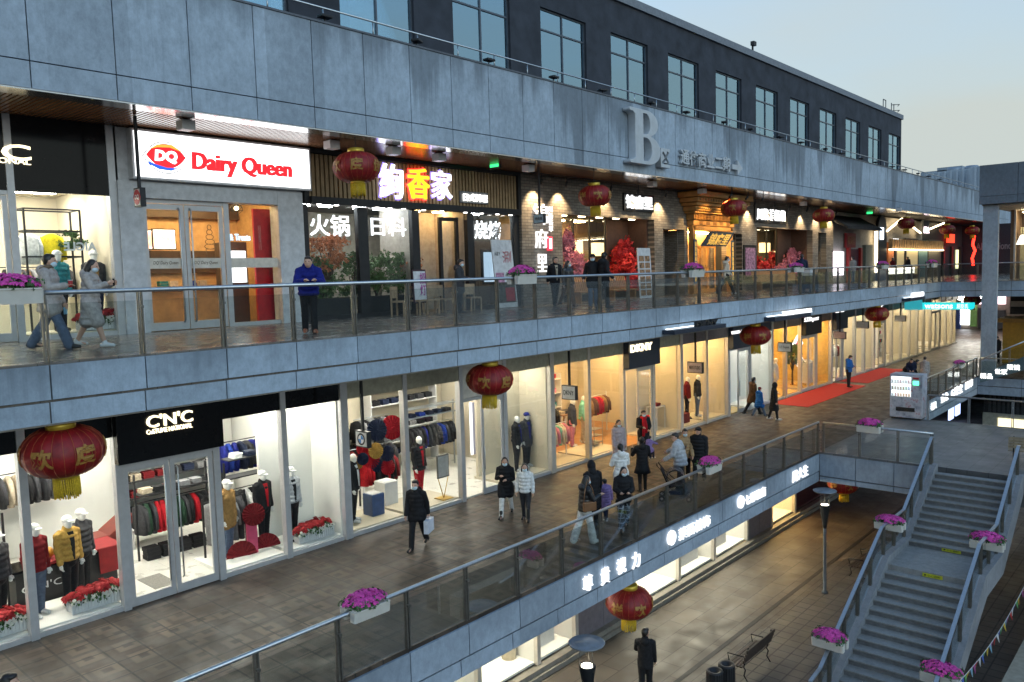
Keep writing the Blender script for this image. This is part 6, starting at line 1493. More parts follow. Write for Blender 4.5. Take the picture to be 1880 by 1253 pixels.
letters('涮', (c.x - .05, c.x + .4, Z2 + 1.5, Z2 + 2.0), 18.9 + .17, PRED, o, .004, -.01); letters('大连下', (c.x - .45, c.x - .15, Z2 + 1.85, Z2 + 1.98), 18.9 + .18, BLK, o, .004)
o, c = board('small pink and white poster stand with red characters by the restaurant porch', 772, 18.6, Z2 + .35, .55, 1.05, .06, mat('dark poster frame', (.05, .02, .03), .5), [(.06, .94, .05, .95, PW), (.06, .94, .05, .12, PRED)]); letters('招\n灯', (c.x - .02, c.x + .22, Z2 + .6, Z2 + 1.3), 18.6, mat('magenta print', (.4, .04, .3), .5), o, .01)
o, c = board('tall white menu board with rows of dish photos under the red tree', 1187, 18.5, Z2, 1.0, 2.15, .12, PW, [(.08 + .45 * (k % 2), .08 + .45 * (k % 2) + .38, .06 + .135 * (k // 2), .06 + .135 * (k // 2) + .11, PFOOD) for k in range(12)])
for px, lb in ((1377, 'framed pink poster on the brick pier right of the timber gate'),):
    c = on_y(px, 460, YS2 - .2); o = thing('wall_poster', lb, 'poster', (c.x, YS2 - .2, c.z)); B(c.x - .75, c.x + .75, YS2 - .22, YS2 - .16, -.55, 1.3).build('frame', BLACKM, o); B(c.x - .6, c.x + .6, YS2 - .235, YS2 - .222, -.4, 1.15).build('picture', PPK, o)
c = on_y(905, 490, YS2 + .9); o = thing('window_poster', 'dark framed shirt poster in the right restaurant window', 'poster', (c.x, YS2 + .9, c.z)); B(c.x - .6, c.x + .6, YS2 + .9, YS2 + .95, -.3, 1.0).build('frame', BLACKM, o); B(c.x - .5, c.x + .5, YS2 + .88, YS2 + .898, -.2, .9).build('picture', glow('pale blue poster light', (.4, .55, .7), .6), o)
# bunting on the right of the stairs
A, E_ = on_y(1752, 1262, 3.9), on_y(1885, 1068, 3.9)
bt = thing('flag_bunting', 'string of small coloured pennants beside the right of the stairs', 'bunting', A)
n = 30; PT = [A.lerp(E_, i / n) + Vector((0, 0, -.25 * math.sin(math.pi * i / n))) for i in range(n + 1)]
MB().tube(PT, .008, 5).build('cord', mat('white cord', (.5, .5, .5), .8), bt)
fc = [(.4, .03, .03), (.5, .5, .5), (.05, .1, .35), (.1, .3, .1), (.5, .35, .03), (.15, .3, .4), (.3, .06, .2)]
for i in range(n):
    p, r_ = PT[i], PT[i + 1]; u = r_ - p; mm = fabric_ = mat('pennant ' + str(i % 7), fc[i % 7], .8); a, b = p + u * .15, p + u * .85; tip = (a + b) / 2 + Vector((.02, .05 * math.sin(i * 2), -.2)); e = Vector((0, .006, 0))
    MB().add([a - e, b - e, tip - e, a + e, b + e, tip + e], [(0, 1, 2), (5, 4, 3), (0, 3, 4, 1), (1, 4, 5, 2), (2, 5, 3, 0)]).build('pennant', mm, bt)
pw = thing('planter_wall', 'low pale stone planter wall with a steel post at the bottom right corner', 'wall', (25, 3.6, Z0))
B(17, 40, 3.3, 3.75, Z0, -10.1).build('coping_wall', mat('pale planter stone', (.3, .27, .21), .7), pw); B(17, 40, 2.2, 3.29, Z0, -10.25).build('soil', mat('dark soil', (.04, .03, .025), .95), pw)
c = on_y(1852, 1215, 2.9); B(c.x - .4, c.x + .6, 2.85, 2.95, Z0, -9.2).build('glass_screen', GLASSR, pw); MB().tube([(c.x - .42, 2.9, Z0), (c.x - .42, 2.9, -9.15)], .04, 8).build('post', STEEL, pw)

# ================================================================== SHOP INTERIORS
def garment_mesh(col, long=False):
    q = MB(); H = 1.0 if long else .72; rs = []
    for z, w_, d in ((0, .05, .04), (-.03, .13, .055), (-.07, .2, .065), (-.13, .225, .075), (-.4, .215, .08), (-H, .225, .085)):
        rs.append([(d * math.cos(a) * (1 + .15 * math.sin(5 * a)), w_ * math.sin(a), z) for a in [2 * math.pi * i / 14 for i in range(14)]])
    q.rings(rs, True, True)
    for s in (-1, 1): q.tube([(0, s * .18, -.09), (.02, s * .25, -.3), (.03, s * .27, -.62)], [.06, .055, .042], 8)
    me = q.mesh('hanging_jacket'); me.materials.append(fabric(col)); return me
GM = {}
RACKN = [0]
def rack(label, where, a, b, zr, n, cols, floor_z, posts=True, long=False, m_=BLACKM, shelf=None):
    """rail between a and b (x,y) with n garments; every garment is its own object"""
    o = thing('clothes_rack', label, 'clothes rack', (a[0], a[1], floor_z))
    A_, B_ = Vector((a[0], a[1], zr)), Vector((b[0], b[1], zr)); u = (B_ - A_).normalized()
    MB().tube([A_ - u * .05, B_ + u * .05], .014, 6).build('rail', m_, o)
    if posts:
        for p in (A_ - u * .04, B_ + u * .04):
            B(p.x - .02, p.x + .02, p.y - .02, p.y + .02, floor_z, zr + (.7 if shelf else .1)).build('post', m_, o)
    if shelf: 
        v = Vector((-u.y, u.x, 0)) * .2; q = MB()
        for z in shelf: q.add([A_ - v + Vector((0, 0, z)), B_ - v + Vector((0, 0, z)), B_ + v + Vector((0, 0, z)), A_ + v + Vector((0, 0, z)), A_ - v + Vector((0, 0, z + .03)), B_ - v + Vector((0, 0, z + .03)), B_ + v + Vector((0, 0, z + .03)), A_ + v + Vector((0, 0, z + .03))], [(3, 2, 1, 0), (4, 5, 6, 7), (0, 1, 5, 4), (1, 2, 6, 5), (2, 3, 7, 6), (3, 0, 4, 7)])
        q.build('shelf', m_, o)
    L = (B_ - A_).length
    for i in range(n):
        col = cols[i % len(cols)] if len(cols) <= 2 or i % 3 else cols[rnd.randrange(len(cols))]
        k = (col, long)
        if k not in GM: GM[k] = garment_mesh(col, long)
        g = bpy.data.objects.new('hanging_jacket', GM[k]); C.objects.link(g)
        g.location = A_ + u * (L * (i + .5) / n) + Vector((0, 0, -.05)); g.rotation_euler = (0, rnd.uniform(-.04, .04), math.atan2(u.y, u.x) + rnd.uniform(-.35, .35))
        tag(g, col + (' coat' if long else ' jacket') + ' hanging on the ' + where, 'jacket', 'clothes on the ' + where)
def P1(px, py, Y): c = on_y(px, py, Y); return c
ZF1 = Z1 + .05
# black fronted shop
a, b = P1(250, 890, 19.4), P1(300, 890, 19.4); rack('black clothes rack behind the lower double doors', 'rack seen through the left lower door', (7.9, 19.2), (9.6, 19.2), Z1 + 1.45, 13, ['black', 'dark green', 'charcoal', 'black', 'red', 'black'], ZF1, True, False, BLACKM, (.18,))
rack('black frame rack of dark coats right of the lower double doors', 'rack right of the lower double doors', (9.7, 18.3), (11.8, 18.3), Z1 + 1.5, 14, ['black', 'charcoal', 'black', 'white', 'black'], ZF1, True, False, BLACKM, (.3, .75))
rack('upper rail of blue and striped jackets on the black frame', 'upper rail of the black frame', (10.1, 19.3), (11.6, 19.3), Z1 + 2.5, 9, ['cobalt', 'royal blue', 'cobalt', 'navy', 'charcoal'], ZF1, True)
rack('rack of grey jackets beside the tan coated mannequin', 'rack beside the tan coated mannequin', (8.9, 17.9), (9.9, 17.9), Z1 + 1.45, 4, ['grey', 'charcoal'], ZF1, True, True)
rack('rack of dark down jackets at the far left of the lower shop', 'rack at the far left of the lower shop', (3.3, 18.6), (4.9, 18.6), Z1 + 1.35, 10, ['navy', 'charcoal', 'black', 'dark red'], ZF1, True, False, BLACKM, (.2,))
rack('wall rail of pale and dark jackets behind the big lantern', 'wall rail behind the big lantern', (4.6, 21.2), (7.2, 21.2), Z1 + 2.3, 14, ['charcoal', 'grey', 'beige', 'black', 'camel'], ZF1, False)
rack('wall rail of denim jackets at the left edge of the lower shop', 'wall rail at the left edge of the lower shop', (3.0, 20.8), (4.4, 20.8), Z1 + 2.4, 6, ['charcoal', 'navy', 'black'], ZF1, False)
o = thing('display_counter', 'low black display counter with a red cloth behind the gold jacket mannequin', 'counter', (5.9, 18.4, ZF1))
B(5.0, 7.0, 18.3, 18.9, ZF1, ZF1 + .75).build('base', BLACKM, o); B(4.95, 7.05, 18.25, 18.95, ZF1 + .752, ZF1 + .8).build('top', BLACK, o); B(5.3, 7.1, 18.2, 19.0, ZF1 + .802, ZF1 + .86).build('red_cloth', mat('deep red cloth', (.22, .008, .01), .8), o); B(6.6, 7.12, 18.18, 18.21, ZF1 + .3, ZF1 + .85).build('cloth_drop', mat('deep red cloth', (.22, .008, .01), .8), o)
letters("C'N'C", (5.1, 5.9, ZF1 + .3, ZF1 + .45), 18.3, mat('white print', (.7, .7, .7), .4), o, .004)
for x, lb in ((5.7, 'left'), (5.95, 'right')):
    q = MB().ell((0, 0, .13), (.1, .1, .12), 14, 8).build('gourd_ornament', mat('orange gourd', (.6, .25, .03), .4)); q.location = (x, 18.45, ZF1 + .86); tag(q, lb + ' orange gourd ornament on the red cloth', 'ornament')
o = thing('lounge_chair', 'red leather lounge chair at the back of the lower shop', 'chair', (7.4, 20.5, ZF1)); LE = mat('red leather', (.16, .02, .012), .4)
B(6.6, 8.2, 20.2, 20.9, ZF1 + .3, ZF1 + .5).build('seat', LE, o, .06); MB().add([(7.6, 20.2, ZF1 + .5), (8.2, 20.2, ZF1 + .9), (8.2, 20.9, ZF1 + .9), (7.6, 20.9, ZF1 + .5), (7.7, 20.2, ZF1 + .38), (8.35, 20.2, ZF1 + .8), (8.35, 20.9, ZF1 + .8), (7.7, 20.9, ZF1 + .38)], [(0, 1, 2, 3), (7, 6, 5, 4), (4, 5, 1, 0), (5, 6, 2, 1), (6, 7, 3, 2), (7, 4, 0, 3)]).build('backrest', LE, o)
for x in (6.7, 8.1): MB().tube([(x, 20.25, ZF1), (x, 20.25, ZF1 + .3), (x, 20.85, ZF1 + .3), (x, 20.85, ZF1)], .02, 6).build('leg', BLACKM, o)
goods('folded jumper stacked on the shelf over the left lower door rack', 'folded clothes', 7.95, 9.5, 19.2, Z1 + 1.63, 5, ['beige', 'charcoal', 'black', 'grey'], 'folded clothes over the left lower door rack')
goods('folded jumper stacked on the black frame right of the doors', 'folded clothes', 9.8, 11.7, 18.3, Z1 + 2.25, 5, ['white', 'charcoal', 'navy'], 'folded clothes on the black frame')
goods('shoe box on the floor under the left lower door rack', 'shoe box', 7.95, 9.5, 19.15, ZF1 - .03, 4, ['charcoal', 'black'], 'boxes under the left lower door rack', (.32, .3, .3), 'shoe_box')
# fan ornament in the window
fan_m = {}
def fan(label, c, r, col, name='paper_fan', half=False, dirv=(-.2, -1, .15)):
    q = MB(); n = 40; d = Vector(dirv).normalized(); a = d.cross(Vector((0, 0, 1))).normalized(); b = d.cross(a) * -1
    rng = range(n + 1) if not half else range(n // 2 + 1)
    ring = [Vector((0, 0, 0)) + (a * math.cos(2 * math.pi * i / n) + b * math.sin(2 * math.pi * i / n)) * r + d * (.03 if i % 2 else -.01) for i in rng]
    vs = [d * .02] + ring + [d * -.02] + [p - d * .012 for p in ring]; m1 = len(ring); fs = []
    for i in range(m1 - 1): fs.append((0, 1 + i, 2 + i)); fs.append((m1 + 1, m1 + 3 + i, m1 + 2 + i)); fs.append((1 + i, m1 + 2 + i, m1 + 3 + i, 2 + i))
    q.add(vs, fs)
    if not half: q.ell(d * .025, (r * .08,) * 3, 10, 6)
    o = q.build(name, fabric(col)); o.location = c; tag(o, label, 'paper fan')
fs_ = thing('fan_stand', 'pink upright stand in the window right of the lower doors', 'display stand', P1(465, 990, YS1 + .6)); c = P1(465, 1005, YS1 + .6)
B(c.x - .13, c.x + .13, YS1 + .6, YS1 + .66, Z1 + .14, Z1 + .95).build('stand_panel', mat('pink stand', (.55, .06, .14), .5), fs_)
fan('big round dark red paper fan on top of the pink stand', (c.x, YS1 + .5, Z1 + 1.12), .27, 'dark red'); fan('half open red fan lying left of the pink stand', (c.x - .36, YS1 + .5, Z1 + .2), .36, 'dark red', half=True); fan('half open red fan lying right of the pink stand', (c.x + .36, YS1 + .6, Z1 + .2), .34, 'dark red', half=True)
# beige header shop
for px, py, r, col, lb in ((720, 785, .34, 'red', 'large red paper fan at the upper right of the fan cluster'), (692, 790, .3, 'navy', 'navy paper fan left of the large red fan'), (665, 825, .17, 'red', 'small red paper fan under the blade sign'), (666, 843, .17, 'navy', 'small navy paper fan below the small red fan'), (681, 843, .26, 'red', 'red paper fan at the lower left of the fan cluster'), (690, 828, .22, 'gold', 'gold paper fan in the middle of the fan cluster'), (711, 833, .22, 'navy', 'navy paper fan right of the gold fan'), (712, 858, .22, 'red', 'red paper fan at the bottom of the fan cluster'), (693, 855, .19, 'navy', 'navy paper fan at the bottom of the fan cluster'), (657, 850, .17, 'gold', 'small gold paper fan at the left of the fan cluster')):
    fan(lb, P1(px, py, YS1 + .7 + rnd.uniform(-.1, .1)), r, col)
    c = P1(px, py, YS1 + .7)
for px, py0, py1, w_, col, lb in ((687, 905, 948, .21, 'blue plinth', 'blue square display plinth in the paper fan window'), (710, 882, 928, .24, 'white plinth', 'taller white display plinth behind the blue one')):
    c = on_z(px, py1 - 4, Z1 + .13); q = on_y(px, py0, c.y); o = thing('display_plinth_box', lb, 'plinth', (c.x, c.y, Z1 + .13)); mm = mat('blue plinth', (.04, .08, .2), .5) if col[0] == 'b' else WHITE
    B(c.x - w_, c.x + w_, c.y - w_, c.y + w_, Z1 + .132, q.z).build('box', mm, o, .01); B(c.x - w_ * .8, c.x + w_ * .8, c.y - w_ * .8, c.y + w_ * .8, q.z + .001, q.z + .015).build('top_mat', WHITE, o)
c = on_z(815, 915, Z1 + .14); o = thing('easel_sign', 'slim gold easel with a grey notice panel left of the white panelled doorway', 'notice stand', c)
MB().tube([(c.x, c.y, c.z), (c.x - .2, c.y, c.z + .62), (c.x - .2, c.y, c.z + .66)], .012, 6).tube([(c.x, c.y, c.z), (c.x + .2, c.y, c.z + .62)], .012, 6).build('legs', GOLD, o); B(c.x - .2, c.x + .2, c.y - .2, c.y + .2, c.z, c.z + .015).build('base', GOLD, o)
B(c.x - .23, c.x + .23, c.y - .02, c.y + .02, c.z + .62, c.z + 1.3).build('panel', mat('dark grey notice frame', (.15, .14, .12), .5), o); B(c.x - .2, c.x + .2, c.y - .028, c.y - .021, c.z + .66, c.z + 1.26).build('sheet', mat('grey notice sheet', (.45, .44, .42), .6), o)
rack('wall rail of dark and tan coats behind the paper fans', 'wall rail behind the paper fans', (12.7, 20.6), (15.0, 20.6), Z1 + 2.15, 15, ['black', 'camel', 'charcoal', 'beige', 'dark green', 'black'], ZF1, False, False, STEEL, (.35,))
rack('wall rail of grey and black coats left of the white wall', 'wall rail left of the white wall', (15.6, 20.9), (17.0, 20.9), Z1 + 2.1, 9, ['charcoal', 'grey', 'black'], ZF1, False, False, STEEL)
rack('rail of black and blue jackets behind the notice easel', 'rail behind the notice easel', (17.1, 20.2), (19.3, 20.2), Z1 + 1.65, 12, ['black', 'black', 'charcoal', 'royal blue', 'cobalt'], ZF1, True, False, STEEL, (.3, .6))
rack('rack of red and black down coats in the fan window', 'rack behind the fan cluster', (14.0, 18.6), (15.3, 18.6), Z1 + 1.4, 8, ['black', 'red', 'black', 'dark red'], ZF1, True, False, BLACKM)
goods('handbag on the wall shelf behind the paper fans', 'handbag', 12.8, 15.0, 20.6, Z1 + 2.5, 5, ['black', 'brown', 'dark green'], 'bags on the wall shelf', (.3, .18, .22), 'handbag')
goods('folded clothes on the shelf behind the notice easel', 'folded clothes', 17.2, 19.2, 20.2, Z1 + 1.95, 5, ['navy', 'charcoal', 'royal blue'], 'folded clothes behind the notice easel')
q = thing('photo_panel', 'tall grey photo panel with a white edge in the white panelled doorway', 'poster', (17.0, 18.2, Z1)); a, b = on_y(866, 740, 18.0), on_y(888, 830, 18.0)
B(a.x, b.x + .5, 18.0, 18.06, b.z, a.z).build('panel', glow('grey photo light', (.2, .2, .24), .5), q); B(a.x - .06, a.x - .002, 17.99, 18.06, b.z, a.z).build('white_edge', L_WHITE, q); letters('BMW S', (a.x + .2, a.x + 1.0, b.z + .1, b.z + .3), 17.99, mat('white print', (.7, .7, .7), .4), q, .004)
q = thing('photo_panel', 'pale blue photo panel of jeans in the white panelled doorway', 'poster', (18.6, 18.6, Z1)); a, b = on_y(893, 745, 18.4), on_y(925, 825, 18.4); B(a.x, b.x, 18.4, 18.46, b.z, a.z).build('panel', glow('pale denim photo light', (.35, .5, .56), .6), q)
B(a.x, b.x, 18.38, 18.47, Z1 + .05, b.z - .01).build('support', WHITE, q)
# orange floored shop
rack('wall rail of dark jackets behind the white blade sign', 'wall rail behind the white blade sign', (21.0, 21.0), (23.2, 21.0), Z1 + 1.95, 13, ['charcoal', 'black', 'navy', 'grey'], ZF1, False, False, WHITE, (.4, .75))
rack('upper rail of pale shirts high on the wall', 'high wall rail of pale shirts', (22.6, 21.2), (24.4, 21.2), Z1 + 2.75, 7, ['white', 'cream', 'beige'], ZF1, False, False, BLACKM)
rack('round rack of dark jackets near the middle of the orange floor', 'middle rack on the orange floor', (22.9, 19.6), (24.3, 19.6), Z1 + 1.4, 9, ['navy', 'black', 'charcoal'], ZF1, True, False, WHITE)
rack('white stand of pink and mint jackets near the window', 'white stand near the orange floored window', (21.6, 17.7), (22.5, 17.7), Z1 + 1.3, 6, ['cream', 'pink', 'mint', 'pink'], ZF1, True, False, WHITE)
rack('rack of leopard and red down jackets inside the open door', 'rack inside the open door', (25.9, 19.2), (27.2, 19.2), Z1 + 1.6, 6, ['camel', 'brown', 'red', 'red'], ZF1, True, False, WHITE)
su = shelf_unit('white wall shelves with coloured goods left of the navy sign', 24.5, 26.4, 20.9, [Z1 + 1.0, Z1 + 1.6, Z1 + 2.2], WHITE, 0)
for k, z in enumerate((1.0, 1.6, 2.2)): goods(('bag on the bottom', 'bag on the middle', 'bag on the top')[k] + ' white wall shelf', 'bag', 24.6, 26.3, 21.1, Z1 + z, 4, ['pink', 'teal', 'yellow', 'red', 'black', 'white'], 'goods on the white wall shelves', (.2, .16, .2), 'shelf_bag')
for (x0, x1, y, lb) in ((27.3, 28.6, 17.2, 'white two tier display table with shoes in the plain window'),):
    o = thing('display_table', lb, 'table', ((x0 + x1) / 2, y, Z1)); 
    B(x0, (x0 + x1) / 2, y, y + .5, Z1 + .6, Z1 + .63).build('low_top', WHITE, o); B((x0 + x1) / 2 + .002, x1, y, y + .5, Z1 + 1.05, Z1 + 1.08).build('high_top', WHITE, o)
    for x, h in ((x0, .6), ((x0 + x1) / 2 - .035, .6), ((x0 + x1) / 2 + .005, 1.05), (x1 - .03, 1.05)):
        for yy in (y, y + .47): B(x, x + .03, yy, yy + .03, Z1 + .14, Z1 + h - .001).build('leg', WHITE, o)
    goods('shoe box on the low top of the white display table', 'shoe box', x0 + .05, (x0 + x1) / 2, y + .25, Z1 + .6, 2, ['red', 'charcoal'], 'shoe boxes on the white display table', (.26, .3, .12), 'shoe_box'); goods('box on the high top of the white display table', 'shoe box', (x0 + x1) / 2 + .1, x1 - .1, y + .25, Z1 + 1.05, 1, ['dark red'], None, (.3, .3, .12), 'shoe_box')
c = on_z(990 + (510) / 4.178, 1010 / 4.178 + 580, Z1 + .1); o = thing('basket_stand', 'wire basket stand on the orange floor by the woman in lilac', 'stand', c)
for z in (.15, .4, .65): B(c.x - .3, c.x + .25, c.y + .3, c.y + .7, c.z + z, c.z + z + .02).build('wire_shelf', STEEL, o)
for x in (-.3, .24): B(c.x + x, c.x + x + .015, c.y + .3, c.y + .32, c.z, c.z + 1.0).build('leg', STEEL, o)
rack('lower wall rail of dark coats behind the white blade sign', 'lower wall rail behind the white blade sign', (21.0, 20.9), (24.3, 20.9), Z1 + 1.15, 16, ['black', 'charcoal', 'brown', 'navy'], ZF1, False, False, WHITE)
rack('lower wall rail of black coats behind the paper fans', 'lower wall rail behind the paper fans', (12.8, 20.5), (16.8, 20.5), Z1 + 1.25, 18, ['black', 'charcoal', 'dark red', 'black'], ZF1, False, False, STEEL)
# ochre floored shop, far shops
su = shelf_unit('cream wall shelves of folded clothes under the long dark canopy', 29.2, 31.4, 20.6, [Z1 + 1.9, Z1 + 2.3, Z1 + 2.7], WHITE, 0)
for z in (1.9, 2.3): goods('folded clothes on the cream shelves, ' + ('lower' if z < 2 else 'upper') + ' row', 'folded clothes', 29.3, 31.3, 20.8, Z1 + z, 5, ['beige', 'cream', 'brown', 'grey'], 'folded clothes on the cream shelves', (.3, .26, .26))
rack('rack of dark red and black jackets on the ochre floor', 'rack on the ochre floor', (30.0, 19.2), (31.6, 19.2), Z1 + 1.75, 9, ['dark red', 'black', 'red', 'black'], ZF1, True)
rack('rack of coats inside the narrow shop with the white wall', 'rack inside the narrow white walled shop', (34.0, 20.2), (35.6, 20.2), Z1 + 1.6, 7, ['charcoal', 'dark green', 'grey'], ZF1, True)
rack('rack of black coats behind the plants by the red carpet', 'rack left of the amber walls', (38.0, 19.3), (39.4, 19.3), Z1 + 1.7, 7, ['black', 'charcoal', 'white'], ZF1, True)
for i, (x, w_) in enumerate(((43.7, 1.0), (44.0, .8))):
    o = thing('hanging_graphic', ('upper', 'lower')[i] + ' tilted white graphic square on the amber wall', 'poster', (x, YS1 + 1.4, Z1 + 2.2 - i * .9)); z = Z1 + 2.3 - i * .95
    MB().prism([(x - .1, z), (x + .45 * w_ * 1.6, z + .55), (x + 1.4 * w_, z), (x + .75 * w_, z - .5)], 'y', YS1 + 1.4, YS1 + 1.46).build('panel', glow('white graphic light', (1, .95, .95), 1.5), o); MB().prism([(x + .3, z), (x + .55, z + .22), (x + .8, z), (x + .6, z - .2)], 'y', YS1 + 1.38, YS1 + 1.396).build('red_mark', mat('magenta mark', (.5, .03, .2), .5), o)
o = thing('pedestal', 'white column pedestal in the window beside the amber doors', 'pedestal', (44.3, YS1 + .8, Z1)); B(44.0, 44.6, YS1 + .6, YS1 + 1.1, Z1 + .14, Z1 + 1.25).build('column', WHITE, o, .03); MB().lathe([(.3, 0), (.32, .1), (.2, .18)], (44.3, YS1 + .85, Z1 + 1.26), 14).build('top', WHITE, o)
for i, (x, Y, col, lb) in enumerate(((49.9, 18.8, ['red', 'brown', 'charcoal'], 'rack of brown coats past the second red carpet'), (51.6, 18.8, ['dark red', 'grey', 'white'], 'rack of mixed clothes past the second red carpet'), (55.4, 18.6, ['red', 'charcoal', 'white'], 'rack of clothes in the bright far shop'))):
    rack(lb, lb.replace('rack of ', 'rack with '), (x, Y), (x + 1.3, Y), Z1 + 1.6, 7, col, ZF1, True)
for i, (x0, x1) in enumerate(((57.0, 58.5), (59.0, 60.4), (62.8, 64.0), (64.4, 65.8), (66.2, 68.4))):
    lb = ('first', 'second', 'third', 'fourth', 'last')[i] + ' stocked shelf unit along the far lower shops'; su = shelf_unit(lb, x0, x1, YS1 + 1.6, [Z1 + .5, Z1 + 1.1, Z1 + 1.7, Z1 + 2.3], WHITE, 0)
    for z in (.5, 1.1, 1.7, 2.3): goods('carton on the ' + lb.replace(' stocked', ''), 'carton', x0 + .1, x1 - .1, YS1 + 1.8, Z1 + z, 5, ['red', 'yellow', 'white', 'teal', 'pink', 'dark green'], 'cartons on the far shelves', (.16, .16, .22), 'carton')
DKS = mat('dark wall shelving', (.03, .03, .033), .5)
for lb, x0, x1, Y, zs, cols in (('dark shelves behind the big lantern', 3.2, 5.6, 21.5, (.5, .95, 1.4), ['charcoal', 'navy', 'beige', 'black', 'red']), ('dark shelves behind the lower doors', 8.6, 11.4, 21.5, (.5, .95, 1.4, 1.85, 2.3, 2.75), ['charcoal', 'grey', 'navy', 'black', 'beige', 'dark red']),
        ('dark shelves behind the paper fans', 13.2, 16.4, 21.2, (.5, .95, 1.4), ['black', 'charcoal', 'camel', 'navy', 'red']), ('white shelves beside the notice easel', 16.6, 19.6, 21.3, (.5, .95, 1.4, 2.3, 2.75), ['navy', 'charcoal', 'black', 'grey']),
        ('white shelves over the orange floor', 21.2, 24.2, 21.3, (.5, .95, 1.4, 2.45), ['charcoal', 'brown', 'white', 'navy', 'red', 'beige'])):
    mm = DKS if lb[0] == 'd' else WHITE; shelf_unit(lb, x0, x1, Y, [Z1 + z for z in zs], mm, 0)
    for k, z in enumerate(zs): goods('folded clothes on shelf %s of the %s' % ('one two three four five six'.split()[k], lb), 'folded clothes', x0 + .1, x1 - .1, Y + .2, Z1 + z, int((x1 - x0) * 2.6), cols, 'folded clothes on the ' + lb, (.28, .28, .17))
for x0, x1, sh_ in ((2.6, 11.9, s_cnc), (12.2, 20.2, s_bmw), (20.6, 28.6, s_dk), (29.1, 36.5, s_men), (38, 45.3, s_dup)):
    x = x0 + .3
    while x < x1 - .2:
        for y in (1.6, 2.9): MB().lathe([(.05, .02), (.06, 0), (.04, -.1), (.0, -.1)], (x, YS1 + y, -2.77), 10).build('ceiling_spot', glow('spot lens', (1, .95, .85), 16), sh_)
        x += 1.15
for x, y, w_, h_, c_, lb in ((4.2, 19.6, .5, .45, 'black', 'black display table at the left of the lower shop'), (8.7, 20.4, .6, .5, 'white', 'white display table deep behind the lower double doors'), (15.2, 19.7, .5, .8, 'white', 'white display table behind the fan window'), (22.0, 19.3, .7, .6, 'white', 'white display table on the orange floor'), (25.4, 20.0, .4, .9, 'brown', 'brown cash desk behind the open door')):
    o = thing('display_table', lb, 'table', (x, y, ZF1)); mm = {'b': BLACKM, 'w': WHITE}.get(c_[1] if c_ == 'x' else c_[0], WOOD) if c_ != 'brown' else WOOD
    B(x - w_, x + w_, y - .3, y + .3, ZF1 + h_ - .04, ZF1 + h_).build('top', mm, o)
    for u in (-1, 1):
        for v in (-1, 1): B(x + u * (w_ - .04) - .02, x + u * (w_ - .04) + .02, y + v * .26 - .02, y + v * .26 + .02, ZF1, ZF1 + h_ - .041).build('leg', mm, o)
    goods('folded clothes on the ' + lb, 'folded clothes', x - w_ + .05, x + w_ - .05, y, ZF1 + h_ - .03, 3, ['charcoal', 'navy', 'beige', 'red'], 'folded clothes on the ' + lb, (.26, .3, .12))
# upper clothing shop frame
o = thing('garment_stand', 'tall black open display frame in the upper clothing shop window', 'display frame', (6.5, YS2 + 1.2, Z2)); q = MB(); x0, x1, y0_, y1_ = 6.35, 7.55, YS2 + .9, YS2 + 1.5
for x in (x0, x1):
    for y in (y0_, y1_): q.box(x - .02, x + .02, y - .02, y + .02, Z2 + .14, 1.85)
for z in (.75, 1.35, 1.85):
    for y in (y0_, y1_): q.box(x0, x1, y - .018, y + .018, z - .018, z + .018)
    for x in (x0, x1): q.box(x - .018, x + .018, y0_, y1_, z - .017, z + .017)
q.build('frame', BLACKM, o)
rack('wall rail of mixed coats in the upper clothing shop', 'wall rail of the upper clothing shop', (6.3, YS2 + 2.5), (7.8, YS2 + 2.5), .55, 13, ['white', 'charcoal', 'camel', 'black', 'brown', 'grey'], Z2, False)
for x, c_ in ((6.35, 'white'), (6.85, 'yellow')):
    k = (c_, False)
    if k not in GM: GM[k] = garment_mesh(c_)
    g = bpy.data.objects.new('hanging_shirt', GM[k]); C.objects.link(g); g.location = (x + .15, YS2 + 1.2, 1.3); g.rotation_euler = (0, 0, 1.45); tag(g, c_ + ' shirt hanging from the tall black display frame', 'shirt')
letters('AIGLE', (7.55, 6.85, .85, 1.05), YS2 + .036, mat('white film lettering', (.65, .68, .66), .5), s_up, .003, .03)
# geometric pendant in the ice cream shop
c = on_y(434, 383, YS2 + .8); o = thing('pendant_lamp', 'wire polyhedron pendant lamp in the ice cream shop window', 'lamp', c); q = MB(); r = .17
vs = [Vector((math.cos(a) * r * k, math.sin(a) * r * k, z)) for k, z, a in [(0, .2, 0), (0, -.2, 0)] + [(1, .06, i * 1.2566) for i in range(5)] + [(1, -.06, i * 1.2566 + .63) for i in range(5)]]
for i in range(5):
    for a, b in ((0, 2 + i), (2 + i, 2 + (i + 1) % 5), (1, 7 + i), (7 + i, 7 + (i + 1) % 5), (2 + i, 7 + i), (7 + i, 2 + (i + 1) % 5)): q.tube([c + vs[a], c + vs[b]], .006, 5)
q.build('wire_cage', BLACKM, o); MB().ell(c, (.06, .06, .06)).build('bulb', glow('warm bulb', (1, .85, .55), 8), o); MB().tube([c + Vector((0, 0, .2)), (c.x, c.y, 2.5)], .006, 5).build('cord', BLACKM, o)
